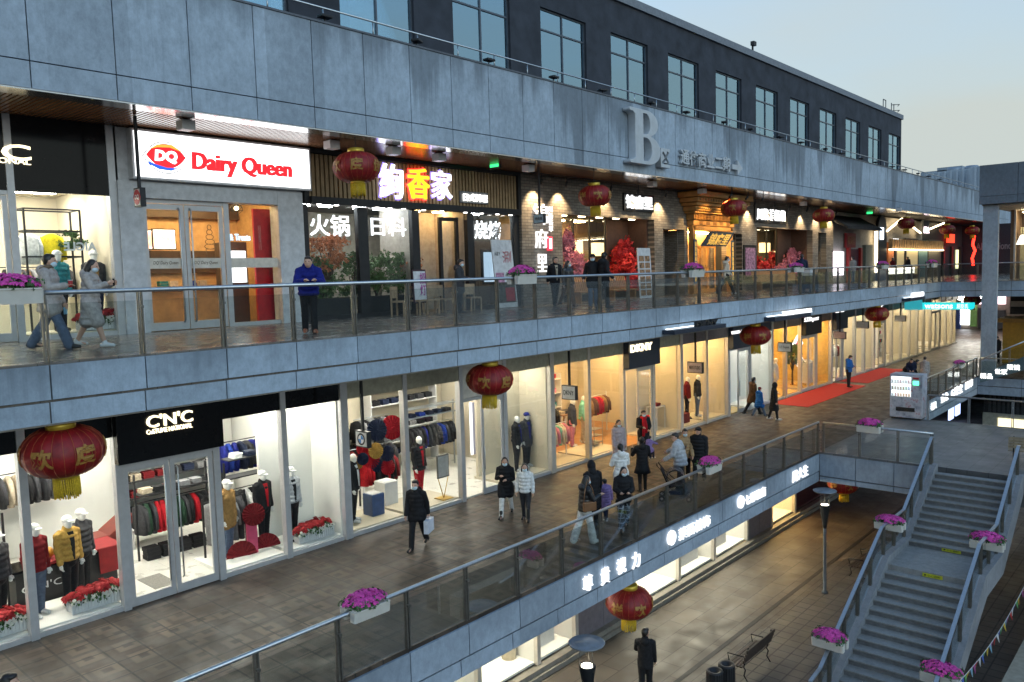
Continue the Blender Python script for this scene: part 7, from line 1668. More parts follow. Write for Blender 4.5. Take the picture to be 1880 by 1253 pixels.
# restaurant chairs behind the balustrade
ch = thing('dining_chair', 'pale', 'chair', (0, 0, 0), 'timber chairs before the slatted restaurant'); WD = mat('pale chair timber', (.34, .24, .15), .5, 0, .25, 6)
MB().box(-.22, .22, -.22, .22, .42, .47).build('seat', WD, ch); MB().box(-.22, .22, .19, .23, .55, .9).build('backrest', WD, ch)
for x in (-.2, .2):
    for y in (-.2, .2): MB().box(x - .022, x + .022, y - .022, y + .022, 0, .419 if y < 0 else .9).build('leg', WD, ch)
cht = tree_of(ch)
for i, (px, lb) in enumerate(((735, 'leftmost timber chair'), (768, 'second timber chair from the left'), (792, 'middle timber chair'), (815, 'second timber chair from the right'), (868, 'rightmost timber chair, apart from the rest,'))):
    c = on_y(px, 560, 18.7); dup(cht, (c.x, 18.7, Z2), rnd.uniform(-.5, .5), lb + ' in the row before the restaurant porch')
remove_tree(ch)
c = on_y(1656, 500, 18.6); o = thing('lit_counter', 'glowing white snack counter before the gabled shop', 'counter', (c.x, 18.6, Z2)); B(c.x - 2.5, c.x + 2.5, 18.4, 18.9, Z2, Z2 + .45).build('base', BLACKM, o); B(c.x - 2.5, c.x + 2.5, 18.38, 18.9, Z2 + .452, Z2 + .9).build('lit_front', glow('counter light', (1, .95, .8), 1.4), o); B(c.x - 2.6, c.x + 2.6, 18.3, 19.0, Z2 + .902, Z2 + .95).build('top', BLACKM, o)

# ================================================================== PEOPLE
def vrot(v, ang):                      # lean forward (towards +X) about Y
    c, s = math.cos(ang), math.sin(ang); return Vector((v.x * c + v.z * s, v.y, -v.x * s + v.z * c))
PLAID = bpy.data.materials.new('dark plaid cloth'); t_, b_ = nodes_of(PLAID)
ch1 = t_.nodes.new('ShaderNodeTexBrick'); ch1.inputs['Scale'].default_value = 1; ch1.offset = 0; ch1.inputs['Brick Width'].default_value = .12; ch1.inputs['Row Height'].default_value = .12; ch1.inputs['Mortar Size'].default_value = .014
ch1.inputs['Color1'].default_value = (.02, .022, .03, 1); ch1.inputs['Color2'].default_value = (.03, .033, .045, 1); ch1.inputs['Mortar'].default_value = (.3, .34, .4, 1)
sp_ = t_.nodes.new('ShaderNodeSeparateXYZ'); cb_ = t_.nodes.new('ShaderNodeCombineXYZ'); tc_ = t_.nodes.new('ShaderNodeTexCoord'); ad_ = t_.nodes.new('ShaderNodeMath'); ad_.operation = 'ADD'
t_.links.new(tc_.outputs['Object'], sp_.inputs[0]); t_.links.new(sp_.outputs['X'], ad_.inputs[0]); t_.links.new(sp_.outputs['Y'], ad_.inputs[1]); t_.links.new(ad_.outputs[0], cb_.inputs[0]); t_.links.new(sp_.outputs['Z'], cb_.inputs[1]); t_.links.new(cb_.outputs[0], ch1.inputs['Vector']); t_.links.new(ch1.outputs['Color'], b_.inputs['Base Color']); b_.inputs['Roughness'].default_value = .85
FUR = mat('fur trim', (.16, .11, .07), .95, 0, .5, 40, .6)
SHOEW = mat('white trainers', (.6, .6, .6), .6); SHOEB = mat('black boots', (.015, .015, .015), .5)
def figure(label, loc, head, H=1.7, legs=((0, 0), (0, 0)), arms=((0, .12, .15), (0, .12, .15)), lean=0, turn=0, nod=0,
           coat='black', hem=.5, puffy=0, hood=0, trousers='black', flare=1.0, shoes='b', hair='short', mask=True, cap=None,
           inner=None, scarf=None, skirt=None, bare=False, vox=.012, manq=False, group=None, fur=False, cat='person', bulk=1.0, hem_flare=1.0, zlift=0.0, sleeves=True, boots=0.0, glossy=False):
    """one figure facing local +X: a fused body, then hair and clothing as its children"""
    o = thing('person' if not manq else 'mannequin', label, cat if not manq else 'mannequin', (0, 0, 0), group)
    sk = MANQ if manq else SKIN
    U = H
    TH, SHK, FT = .245 * U, .245 * U, .152 * U
    hipw, shw = .052 * U, .104 * U * (.95 if 'long' in hair or hair in ('pony', 'bun') else 1.0)
    def legpts(side, a, k):
        hip = Vector((0, side * hipw, 0)); kn = hip + Vector((math.sin(a), side * .004, -math.cos(a))) * TH
        an = kn + Vector((math.sin(a - k), 0, -math.cos(a - k))) * SHK; return hip, kn, an
    L = [legpts(-1, *[R(x) for x in legs[0]]), legpts(1, *[R(x) for x in legs[1]])]
    zmin = min(p[2].z for p in L); hz = -zmin + .045 * U
    up = Vector((0, 0, hz))
    L = [[p + up for p in q] for q in L]
    ln_ = R(lean)
    def T(x, y, z): return up + vrot(Vector((x * U, y * U, z * U)), ln_)
    neck0, neck1 = T(-.005, 0, .31), T(.008, 0, .355)
    hM = Matrix.Rotation(R(turn), 3, 'Z') @ Matrix.Rotation(R(nod + lean * .4), 3, 'Y')
    hc = neck1 + hM @ Vector((.014 * U, 0, .05 * U))
    def Hd(x, y, z): return hc + hM @ (Vector((x, y, z)) * U)
    def arm(side, p, b, e, inw=0):
        sh = T(-.005, side * shw / U, .29)
        p, b, e, inw = R(p), R(b), R(e), R(inw)
        d1 = vrot(Vector((math.sin(p) * math.cos(b), side * math.sin(b), -math.cos(p) * math.cos(b))), ln_)
        el = sh + d1 * .172 * U
        d2 = vrot(Vector((math.sin(p + e) * math.cos(inw), -side * math.sin(inw) + side * math.sin(b) * .35, -math.cos(p + e))), ln_).normalized()
        return sh, el, el + d2 * .148 * U, d2
    def adeg(a): return (a[0], a[1] * 57.3 if abs(a[1]) < 1 else a[1], a[2] * 57.3 if abs(a[2]) < 1 else a[2], a[3] if len(a) > 3 else 0)
    A = [arm(-1, *adeg(arms[0])), arm(1, *adeg(arms[1]))]
    # body -------------------------------------------------------------
    m = MB()
    m.limb([T(0, 0, -.01), T(-.004, 0, .1), T(.004, 0, .2), T(0, 0, .28), neck0], [.082 * U, .07 * U, .078 * U, .062 * U, .036 * U], 14)
    for s in (-1, 1): m.limb([T(0, s * .02, .275), T(-.004, s * .1, .285)], [.05 * U, .036 * U], 10, 3)
    m.limb([neck0, neck1, hc], [.036 * U, .033 * U, .033 * U], 12)
    m.ell(hc, (.056 * U, .044 * U, .066 * U), 18, 14, hM); m.ell(Hd(.012, 0, -.03), (.042 * U, .036 * U, .038 * U), 14, 10, hM)
    if not manq:
        m.limb([Hd(.052, 0, .012), Hd(.066, 0, -.012)], [.006 * U, .0085 * U], 8, 3)
        for s in (-1, 1):
            m.ell(Hd(-.002, s * .044, -.004), (.012 * U, .006 * U, .018 * U), 8, 6, hM)
        m.limb([Hd(.05, -.013, -.034), Hd(.052, .013, -.034)], [.005 * U, .005 * U], 8, 3)
    for s, (hip, kn, an) in zip((-1, 1), L):
        m.limb([hip, kn, kn.lerp(an, .3), an], [.055 * U, .034 * U, .034 * U, .021 * U], 12)
        m.limb([an, an + Vector((.09 * U, 0, -.025 * U))], [.021 * U, .015 * U], 8, 4)
    for s, (sh, el, wr, d2) in zip((-1, 1), A):
        m.limb([sh, el, wr], [.028 * U, .022 * U, .016 * U], 10)
        side = d2.cross(Vector((0, 0, 1))); side = side.normalized() if side.length > .05 else Vector((0, 1, 0)); nrm = side.cross(d2).normalized()
        ax = nrm if abs(nrm.x) > abs(side.x) else side           # palm width axis (thumb forward)
        if ax.x < 0: ax = -ax
        th_ = ax.cross(d2).normalized()
        if th_.y * s > 0: th_ = -th_
        pc = wr + d2 * .028 * U
        m.limb([wr, pc, pc + d2 * .022 * U], [.016 * U, .02 * U, .019 * U], 10, 3)
        for i, (off, ln2) in enumerate(((.017, .036), (.006, .041), (-.006, .038), (-.016, .03))):
            b0 = pc + d2 * .024 * U + ax * off * U; b1 = b0 + d2 * ln2 * .55 * U + th_ * .004 * U; b2 = b1 + (d2 * .7 + th_ * .7).normalized() * ln2 * .5 * U
            m.limb([b0, b1, b2], [.0058 * U, .0052 * U, .0044 * U], 7, 2)
        tb = pc + ax * .014 * U; m.limb([tb, tb + (d2 * .5 + ax * .8).normalized() * .022 * U, tb + (d2 * .9 + ax * .5).normalized() * .042 * U], [.0068 * U, .006 * U, .005 * U], 7, 2)
    link_mesh('body', remeshed(m, min(vox, .0095), 'body'), sk, o)
    if not manq:
        e = MB()
        for s in (-1, 1): e.ell(Hd(.0485, s * .018, .008), (.0055 * U, .0075 * U, .0042 * U), 8, 6, hM)
        e.build('eyes', DARKEYE, o)
    # legs -------------------------------------------------------------
    if trousers and not bare:
        m = MB(); m.limb([T(0, 0, .05), T(0, 0, -.02)], [.078 * U, .088 * U], 14)
        for s, (hip, kn, an) in zip((-1, 1), L):
            m.limb([hip + Vector((0, 0, .01 * U)), kn, kn.lerp(an, .5), an + Vector((0, 0, -.012 * U))], [.066 * U, .043 * U * (1 + .3 * (flare - 1)), .039 * U * flare, .036 * U * flare], 14, 6, .05, 7)
        link_mesh('trousers', remeshed(m, vox, 'trousers'), PLAID if trousers == 'plaid' else fabric(trousers), o)
    if skirt:
        m = MB(); rs = []
        for z, r in ((.1, .085), (0, .105), (-.09, .13), (-.17, .155)): rs.append([tuple(T(.9 * r * math.cos(a) * (1 + .05 * math.sin(7 * a)), r * math.sin(a), z)) for a in [2 * math.pi * i / 28 for i in range(28)]])
        m.rings(rs[::-1], True, True); m.build('skirt', fabric(skirt), o)
    m = MB()
    for s, (hip, kn, an) in zip((-1, 1), L):
        sd = Vector((1, s * .15, 0)).normalized(); a0 = an + Vector((0, 0, -.018 * U))
        m.limb([a0 - sd * .03 * U, a0 + sd * .03 * U, a0 + sd * .1 * U + Vector((0, 0, -.008 * U))], [.028 * U, .029 * U, .021 * U], 12, 4)
        m.limb([an + Vector((0, 0, .01 * U + boots * U)), an, a0], [.029 * U, .028 * U, .028 * U], 12, 4)
    for v in range(len(m.v)):
        if m.v[v][2] < .004: m.v[v] = (m.v[v][0], m.v[v][1], .004)
    if not (manq and shoes == 'n'):
        link_mesh('shoes', remeshed(m, min(vox, .01), 'shoes'), {'w': SHOEW, 'b': SHOEB, 'o': mat('orange trainers', (.4, .12, .06), .6), 't': mat('tan boots', (.3, .19, .1), .7)}.get(shoes, SHOEB), o)
    # coat -------------------------------------------------------------
    if coat:
        cm = fabric(coat) if not glossy else mat(coat + ' glossy shell', FAB[coat], .28, 0, .3, 12, .1)
        m = MB(); zb = (.53 - hem) - .53 + .0            # hem measured as height fraction above the ground
        zb = hem - .535
        n = 26; rs = []
        for i in range(n + 1):
            t = i / n; z = zb + (.325 - zb) * t
            if z < -.02: r = (.098 + (-.02 - z) * .06 * hem_flare, .108 + (-.02 - z) * .1 * hem_flare)
            elif z < .12: k = (z + .02) / .14; r = (.098 - .008 * k, .108 - .004 * k)
            elif z < .25: k = (z - .12) / .13; r = (.09 - .006 * k, .104 + .012 * k)
            else: k = (z - .25) / .075; r = (.084 - .038 * k, .116 - .07 * k * k)
            if puffy: 
                q_ = 1 + 3.4 * puffy * (abs(math.sin(math.pi * (z - zb) / .062)) - .62); r = (r[0] * q_, r[1] * q_)
            r = (r[0] * bulk, r[1] * bulk)
            ring = []
            for j in range(28):
                a = 2 * math.pi * j / 28; w_ = 1 + (.02 * math.sin(5 * a + z * 30) if z < .1 else 0)
                pz = T(r[0] * w_ * math.cos(a), r[1] * w_ * math.sin(a), max(z, -.0)) if z >= 0 else up + Vector((r[0] * w_ * U * math.cos(a), r[1] * w_ * U * math.sin(a), z * U))
                ring.append(tuple(pz))
            rs.append(ring)
        m.rings(rs, True, True)
        if hem < .45:                                 # long coats follow the stride
            for s, (hip, kn, an) in zip((-1, 1), L):
                tgt = hip.lerp(kn, min(1, (.53 - hem) / .245) * .95); m.limb([hip, tgt], [.085 * U * bulk, .078 * U * bulk], 14)
        if sleeves:
            for s, (sh, el, wr, d2) in zip((-1, 1), A):
                m.limb([sh + (T(0, 0, .27) - sh) * .25, sh, el, wr - d2 * .004 * U], [.05 * U * bulk, .046 * U * bulk, .038 * U * bulk, .031 * U * bulk], 14, 7, puffy * 3.4, 7)
        for s in (-1, 1): m.limb([T(0, s * .03, .28), T(-.006, s * .1, .272)], [.055 * U * bulk, .046 * U * bulk], 12, 3)
        m.limb([T(-.004, 0, .3), T(.0, 0, .335)], [.056 * U, .05 * U], 14, 3)
        if hood == 1: m.ell(T(-.06, 0, .31), (.05 * U, .075 * U, .06 * U), 14, 10)
        link_mesh('coat', remeshed(m, vox, 'coat'), cm, o)
        if hood == 2:
            m = MB(); m.ell(Hd(-.014, 0, .006), (.072 * U, .064 * U, .086 * U), 18, 12, hM); m.limb([T(-.01, 0, .31), Hd(-.02, 0, -.05)], [.066 * U, .06 * U], 14, 3)
            link_mesh('hood', remeshed(m, vox, 'hood'), cm, o)
        if fur:
            m = MB(); k = 18
            for i in range(k):
                a = 2 * math.pi * i / k; q_ = T(-.012 + .052 * math.cos(a), .07 * math.sin(a), .335 + .02 * math.cos(a)); m.ell(q_, (.022 * U * rnd.uniform(.8, 1.2),) * 3, 8, 6)
            link_mesh('fur_collar', remeshed(m, vox, 'fur_collar'), FUR, o)
        if inner:
            m = MB(); m.add([T(.098 * bulk, -.008, .0), T(.098 * bulk, .008, .0), T(.09 * bulk, .022, .2), T(.06, .032, .305), T(.06, -.032, .305), T(.09 * bulk, -.022, .2), T(.07, -.008, .0), T(.07, .008, .0), T(.06, .022, .2), T(.03, .032, .305), T(.03, -.032, .305), T(.06, -.022, .2)],
                            [(0, 1, 2, 5), (5, 2, 3, 4), (6, 11, 8, 7), (11, 10, 9, 8), (0, 6, 7, 1), (1, 7, 8, 2), (2, 8, 9, 3), (3, 9, 10, 4), (4, 10, 11, 5), (5, 11, 6, 0)])
            for v in range(len(m.v)): m.v[v] = tuple(Vector(m.v[v]) + Vector((.008, 0, 0)))
            m.build('shirt_front', fabric(inner), o)
    if scarf:
        m = MB(); m.limb([T(.03, -.05, .315), T(.055, 0, .31), T(.03, .05, .315), T(-.04, 0, .33), T(.03, -.05, .315)], [.03 * U] * 5, 10, 4); m.limb([T(.06, .015, .3), T(.105, .03, .16), T(.11, .03, .02)], [.025 * U, .03 * U, .03 * U], 10, 4); m.limb([T(.06, -.02, .3), T(.108, -.03, .16), T(.115, -.03, -.05)], [.025 * U, .03 * U, .03 * U], 10, 4)
        link_mesh('scarf', remeshed(m, vox, 'scarf'), fabric(scarf), o)
    # hair, hat, mask ---------------------------------------------------
    if not manq and hood != 2:
        m = MB(); m.ell(Hd(-.017, 0, .018), (.056 * U, .05 * U, .06 * U), 18, 12, hM)
        if hair == 'short': m.ell(Hd(.012, 0, .05), (.04 * U, .042 * U, .024 * U), 14, 8, hM); m.ell(Hd(-.034, 0, -.014), (.03 * U, .04 * U, .04 * U), 12, 8, hM)
        if hair == 'long':
            m.limb([Hd(-.03, 0, .0), Hd(-.042, 0, -.07), Hd(-.05, 0, -.15)], [.052 * U, .054 * U, .036 * U], 14)
            for s in (-1, 1): m.limb([Hd(-.012, s * .044, .02), Hd(-.022, s * .048, -.05), Hd(-.02, s * .05, -.13)], [.014 * U, .018 * U, .012 * U], 10)
        if hair == 'pony': m.ell(Hd(-.056, 0, .02), (.02 * U, .022 * U, .02 * U), 10, 8, hM); m.limb([Hd(-.066, 0, .01), Hd(-.085, 0, -.05), Hd(-.088, 0, -.15)], [.02 * U, .024 * U, .01 * U], 10)
        if hair == 'bun': m.ell(Hd(-.06, 0, .03), (.026 * U, .028 * U, .026 * U), 10, 8, hM); m.ell(Hd(-.034, 0, -.014), (.03 * U, .04 * U, .04 * U), 12, 8, hM)
        link_mesh('hair', remeshed(m, .009, 'hair'), HAIR, o)
    if cap:
        m = MB(); m.ell(Hd(-.006, 0, .034), (.062 * U, .054 * U, .046 * U), 18, 10, hM); m.ell(Hd(.062, 0, .028), (.038 * U, .04 * U, .006 * U), 14, 6, hM); m.build('cap', fabric(cap), o)
    if mask and not manq:
        m = MB(); m.ell(Hd(.026, 0, -.03), (.037 * U, .042 * U, .034 * U), 16, 10, hM); m.build('face_mask', MASK, o)
    if manq and mask: pass
    o.location = loc; o.location.z += zlift; o.rotation_euler = (0, 0, R(head))
    return o, T, A
def g1(px, py): return on_z(px, py, Z1 + .014)
def g2(px, py): return on_z(px, py, Z2 + .012)
def part(o, mb, name, m_): return mb.build(name, m_, o)
def hold(label, name, cat, o, pt, build):
    """a held thing is its own top-level object placed at a point given in the holder's frame"""
    p = o.matrix_basis @ Vector(pt) if False else o.location + Matrix.Rotation(o.rotation_euler.z, 3, 'Z') @ Vector(pt)
    t = thing(name, label, cat, (0, 0, 0)); build(t); t.location = p; t.rotation_euler = (0, 0, o.rotation_euler.z); return t
def bag_build(w_, d_, h_, col, hang):
    def f(t):
        B(-w_ / 2, w_ / 2, -d_ / 2, d_ / 2, -hang - h_, -hang).build('bag_body', col, t, .006)
        for s in (-1, 1): MB().tube([(-w_ * .25, s * d_ * .4, -hang), (-w_ * .1, s * .01, -.01), (w_ * .1, s * .01, -.01), (w_ * .25, s * d_ * .4, -hang)], .006, 6).build('handle', col, t)
    return f
WALK = ((24, 4), (-20, 14)); WALK2 = ((-22, 16), (22, 4)); STAND = ((3, 2), (-2, 2))
SWING = ((-18, .12, .25), (22, .12, .3)); REST = ((4, .12, .15), (4, .12, .15)); POCK = ((-8, .3, 50), (-8, .3, 50)); FRONT = ((12, .2, 75, 35), (12, .2, 75, 35))
# --- upper gallery
o, T, A = figure('man in a grey fur hooded parka and loose jeans on the upper gallery', g2(97, 641), -40, 1.80, WALK, ((20, .15, 80, 20), (5, .1, .4)), 2, 10, 0, 'stone', .42, .03, 1, 'denim', 1.35, 'b', 'short', True, fur=True, bulk=1.12)
hold('red drink cup held by the man in the grey parka', 'drink_cup', 'cup', o, A[0][2] + A[0][3] * .06 + Vector((.03, 0, .02)), lambda t: (MB().lathe([(.032, -.06), (.042, .06)], (0, 0, 0), 14).build('cup_body', RED, t), MB().lathe([(.044, .061), (.04, .075)], (0, 0, 0), 14).build('lid', WHITE, t)))
hold('pale blue face mask dangling from the hand of the man in the grey parka', 'dangling_mask', 'mask', o, A[1][2] + A[1][3] * .09, lambda t: MB().box(-.01, .01, -.06, .06, -.16, -.03).build('mask_cloth', mat('sky blue mask', (.2, .45, .65), .8), t))
o, T, A = figure('woman in a long pale grey quilted coat and white trainers looking at her phone', g2(172, 638), -42, 1.66, ((19, 4), (-19, 10)), ((28, .2, 88, 22), (28, .2, 88, 22)), 3, 0, 14, 'stone', .27, .05, 1, None, 1, 'w', 'long', True, bare=True, hem_flare=.75, bulk=1.05)
hold('phone held in both hands by the woman in the long quilted coat', 'phone', 'phone', o, (A[0][2] + A[1][2]) / 2 + Vector((.09, 0, .03)), lambda t: MB().box(-.006, .006, -.037, .037, -.07, .07).build('phone_case', BLACK, t))
o, T, A = figure('man in a bright blue down jacket leaning with both arms on the gallery rail', on_z(570, 612, Z2 + .012), -120, 1.74, ((-8, 4), (4, 0)), ((56, .3, 72, 42), (56, .3, 72, 42)), 34, -14, -16, 'cobalt', .47, .05, 1, 'black', 1.1, 'o', 'short', False, bulk=1.15)
m = MB(); m.ell(T(.075, 0, .345), (.03, .07, .035)); part(o, m, 'chin_mask', MASK)
figure('person in a dark coat and mask standing in the restaurant porch', on_z(845, 576, Z2 + .012), -60, 1.66, STAND, FRONT, 2, 0, 10, 'charcoal', .4, 0, 1, 'black', 1, 'b', 'short', True)
figure('man in an open black jacket over beige shirt by the brick wall', on_z(1020, 562, Z2 + .012), -115, 1.74, ((10, 4), (-10, 6)), SWING, 2, 15, 0, 'black', .45, 0, 0, 'black', 1.05, 'b', 'short', False, inner='beige')
figure('woman in a glossy black jacket and brown trousers beside the man in the beige shirt', on_z(1043, 563, Z2 + .012), -110, 1.62, WALK2, REST, 2, 40, 6, 'black', .47, 0, 0, 'brown', 1.1, 'b', 'long', True, glossy=True)
figure('man in a black cap facing left outside the brick restaurant', on_z(1090, 566, Z2 + .012), -150, 1.72, STAND, POCK, 0, 0, 0, 'black', .42, 0, 0, 'denim', 1.1, 'b', 'short', True, cap='black')
figure('man in a black jacket with his back turned outside the brick restaurant', on_z(1110, 566, Z2 + .012), -20, 1.76, ((6, 4), (-8, 6)), POCK, 0, 30, 0, 'black', .46, .02, 1, 'black', 1.1, 'b', 'short', False, cap='black')
o, T, A = figure('man in a cream jacket and mask walking before the timber gate', on_z(1333, 541, Z2 + .012), -50, 1.76, WALK, SWING, 2, 0, 0, 'cream', .47, .03, 1, 'black', 1.1, 'w', 'short', True, vox=.014)
figure('dark clad person with a trolley standing before the wide pink blossom tree', on_z(1472, 535, Z2 + .012), 20, 1.72, STAND, ((30, .15, 40), (30, .15, 40)), 4, 0, 10, 'navy', .45, 0, 0, 'black', 1.1, 'b', 'short', False, vox=.016)
figure('grey coated person before the red lacquer shop', on_z(1566, 520, Z2 + .012), 60, 1.72, STAND, REST, 0, 0, 0, 'grey', .45, 0, 0, 'denim', 1.1, 'b', 'short', False, vox=.018)
figure('broad person in black at the glowing snack counter', on_z(1667, 512, Z2 + .012), 80, 1.72, STAND, FRONT, 3, 0, 0, 'black', .45, 0, 1, 'black', 1.1, 'b', 'short', False, vox=.018, bulk=1.25)
c = on_y(1640, 500, 19.1); figure('counter attendant facing out behind the glowing snack counter', Vector((c.x, 19.15, Z2 + .012)), -110, 1.66, STAND, FRONT, 0, 0, 0, 'dark red', .45, 0, 0, 'black', 1.1, 'b', 'short', False, vox=.018)
# --- concourse
o, T, A = figure('man in a black hooded jacket and mask carrying a white paper bag', g1(768, 1006), -152, 1.72, ((18, 4), (-18, 16)), ((10, .14, .25), (-16, .18, .2)), 2, 0, 0, 'black', .44, .02, 1, 'black', 1.1, 'b', 'short', True)
hold('white paper shopping bag carried by the man in black', 'shopping_bag', 'bag', o, A[1][2] + A[1][3] * .08, bag_build(.42, .12, .32, mat('white paper bag', (.62, .64, .7), .6), .08))
figure('woman in a long black down coat and white trousers walking with a mask', g1(930, 946), -148, 1.68, ((26, 6), (-20, 12)), ((20, .2, 95, 38), (10, .2, 85, 38)), 2, 10, 4, 'black', .37, .05, 1, 'white', 1.0, 'b', 'long', True, boots=.05, hem_flare=1.2)
figure('woman in a short white down jacket and tall black boots', g1(966, 955), -150, 1.56, ((-8, 4), (12, 4)), ((-6, .25, .3), (4, .2, .3)), 1, 12, 6, 'white', .5, .05, 1, 'charcoal', .85, 'b', 'long', True, boots=.16)
o, T, A = figure('person in a hooded black coat seen from behind beside the girl in purple', g1(1086, 990) if False else on_z(1090, 968, Z1 + .014), 60, 1.72, STAND, ((8, .15, .3), (-4, .12, .2)), 3, 0, 12, 'black', .3, .02, 2, 'black', 1, 'b', 'short', False)
o, T, A = figure('woman in a black leather jacket and wide white trousers with a brown bag', on_z(1075, 997, Z1 + .014), -25, 1.68, ((14, 4), (-16, 8)), ((25, .15, 85, 20), (10, .15, .5)), 3, 10, 4, 'black', .49, .03, 1, 'white', 1.5, 'w', 'long', True, glossy=True)
hold('brown leather shoulder bag on the hip of the woman in wide white trousers', 'shoulder_bag', 'bag', o, (.02, -.21, .98), lambda t: (B(-.17, .17, -.05, .05, -.13, .1).build('bag_body', mat('tan leather', (.22, .1, .04), .5), t, .02), MB().tube([(-.16, 0, .1), (-.1, .03, .4), (.02, .12, .62), (.1, .03, .4), (.16, 0, .1)], .01, 6).build('strap', mat('tan leather', (.22, .1, .04), .5), t)))
figure('small child in a purple quilted coat and dark bonnet', on_z(1112, 956, Z1 + .014), 70, 1.12, ((6, 4), (-8, 6)), ((-10, .25, .2), (10, .6, .3)), 0, 0, 0, 'purple', .33, .05, 0, 'navy', 1, 'w', 'short', False, cap='charcoal', bulk=1.2, vox=.01)
figure('woman in a black jacket and dark plaid trousers with a mask', on_z(1146, 972, Z1 + .014), -140, 1.66, ((18, 4), (-16, 12)), ((16, .2, 70, 30), (16, .2, 70, 30)), 2, 12, 8, 'black', .45, .02, 1, 'plaid', 1.3, 'b', 'long', True, bulk=1.1)
figure('woman in a long white belted down coat and ponytail seen from behind', on_z(1141, 925, Z1 + .014), 55, 1.72, STAND, ((18, .25, 75, 30), (16, .3, 60, 30)), 0, 0, 0, 'white', .2, .05, 1, 'black', 1, 'b', 'pony', False, hem_flare=.8)
o, T, A = figure('woman in a black fur trimmed jacket and black skirt holding a toddler', on_z(1180, 904, Z1 + .014), 50, 1.66, STAND, ((20, .3, 80, 30), (30, .35, 90, 20)), 0, -20, 0, 'black', .5, .02, 1, 'black', .8, 'b', 'bun', False, skirt='black', boots=.1)
p = o.location + Matrix.Rotation(o.rotation_euler.z, 3, 'Z') @ Vector((.12, -.24, .95))
figure('toddler in a purple coat and knitted hat reaching out from the arms of the woman', p, -10, .78, ((60, 60), (50, 60)), ((70, .2, .2), (20, .3, .6)), 10, 0, 0, 'purple', .38, .05, 0, 'navy', 1.2, 'w', 'short', False, cap='charcoal', bulk=1.25, vox=.01)
o, T, A = figure('man in a pale grey jacket with a black back print pushing a stroller', on_z(1250, 905, Z1 + .014), 100, 1.80, ((8, 6), (-6, 8)), ((55, .4, 15), (25, .2, 40)), 10, 50, 6, 'silver', .47, .03, 0, 'charcoal', 1.2, 'b', 'short', False, bulk=1.18)
pr = MB(); me = text_mesh('S', (-.07, .07, 0, .12), 0, .004, .05); me2 = text_mesh('★', (.0, .1, .02, .12), 0, .004, .0)
for mm_ in (me, me2):
    for v in mm_.vertices: q = T(-.118, 0, .19) + Vector((-.004 + v.co.y - .012, -v.co.x, v.co.z)); v.co = q
    link_mesh('back_print', mm_, BLK, o)
figure('man in a tan padded jacket and mask stepping behind the stroller pusher', on_z(1258, 884, Z1 + .014), -150, 1.72, ((24, 6), (-18, 12)), SWING, 2, 10, 4, 'tan', .48, .05, 1, 'black', 1.1, 'w', 'short', True, bulk=1.08)
figure('older man in a black cap and long black padded jacket walking away', on_z(1284, 886, Z1 + .014), -165, 1.76, ((14, 4), (-14, 10)), REST, 3, -20, 0, 'black', .42, .05, 0, 'black', 1.1, 'b', 'short', False, cap='black', bulk=1.15)
figure('woman in a lilac fur collared long down coat at the orange floored shop', on_z(1136, 862, Z1 + .06), -115, 1.66, STAND, REST, 0, 0, 12, 'lilac', .3, .04, 1, 'black', 1, 'b', 'pony', True, fur=True)
figure('woman in a black coat with a long red scarf by the open shop door', on_z(1182, 838, Z1 + .014), -130, 1.66, STAND, ((16, .2, 75, 30), (10, .2, 60, 30)), 0, 0, 8, 'black', .36, .02, 1, 'black', 1, 'b', 'short', True, scarf='red')
figure('man in a brown coat walking beside the boy in blue', on_z(1382, 761, Z1 + .014), -35, 1.74, WALK, REST, 2, 10, 0, 'brown', .36, 0, 1, 'black', 1.05, 'b', 'short', True, vox=.014)
figure('boy in a bright blue quilted coat and red hat', on_z(1394, 764, Z1 + .014), -30, 1.34, WALK, REST, 0, 0, 0, 'blue', .36, .05, 1, 'denim', 1.1, 'b', 'short', False, cap='dark red', bulk=1.15, vox=.014)
figure('girl in a long black quilted coat with her hood up by the red carpet', on_z(1421, 771, Z1 + .014), -60, 1.62, ((12, 4), (-12, 8)), REST, 2, 0, 0, 'black', .26, .05, 2, 'black', .9, 'w', 'short', False, vox=.014, hem_flare=1.2)
figure('man in a blue jacket and mask looking at his phone on the red carpet', on_z(1558, 711, Z1 + .02), -100, 1.74, STAND, FRONT, 2, 30, 18, 'blue', .48, .02, 1, 'black', 1.0, 'b', 'short', True, vox=.015)
figure('person in black bending forward behind the vending machine', on_z(1663, 708, Z1 + .014), -70, 1.7, ((10, 10), (-4, 8)), ((60, .3, 20), (60, .3, 20)), 55, 20, 0, 'black', .47, 0, 1, 'black', 1.1, 'b', 'short', False, vox=.018)
figure('second person in navy stooping beside the one in black behind the vending machine', on_z(1672, 710, Z1 + .014), -160, 1.64, ((8, 10), (-4, 8)), FRONT, 30, 0, 10, 'navy', .45, 0, 1, 'black', 1.1, 'b', 'short', False, vox=.018)
figure('woman in a pale grey coat with her hair up behind the vending machine', on_z(1697, 712, Z1 + .014), 0, 1.66, STAND, REST, 2, 0, 10, 'stone', .35, 0, 1, 'black', 1, 'b', 'bun', False, vox=.018)
figure('person in dark clothes and hat standing by the mustard kiosk', on_z(1830, 667, Z1 + .014), 160, 1.74, STAND, REST, 0, 0, 0, 'black', .42, 0, 1, 'black', 1.1, 'b', 'short', False, cap='black', vox=.018)
c = on_y(12, 1245, 12.2); figure('person with black hair cut off by the bottom left corner of the picture', Vector((on_z(12, 1245, Z1 + 1.66).x, on_z(12, 1245, Z1 + 1.66).y, Z1 + .014)), -40, 1.68, STAND, REST, 0, 0, 0, 'black', .4, 0, 1, 'black', 1, 'b', 'short', False)
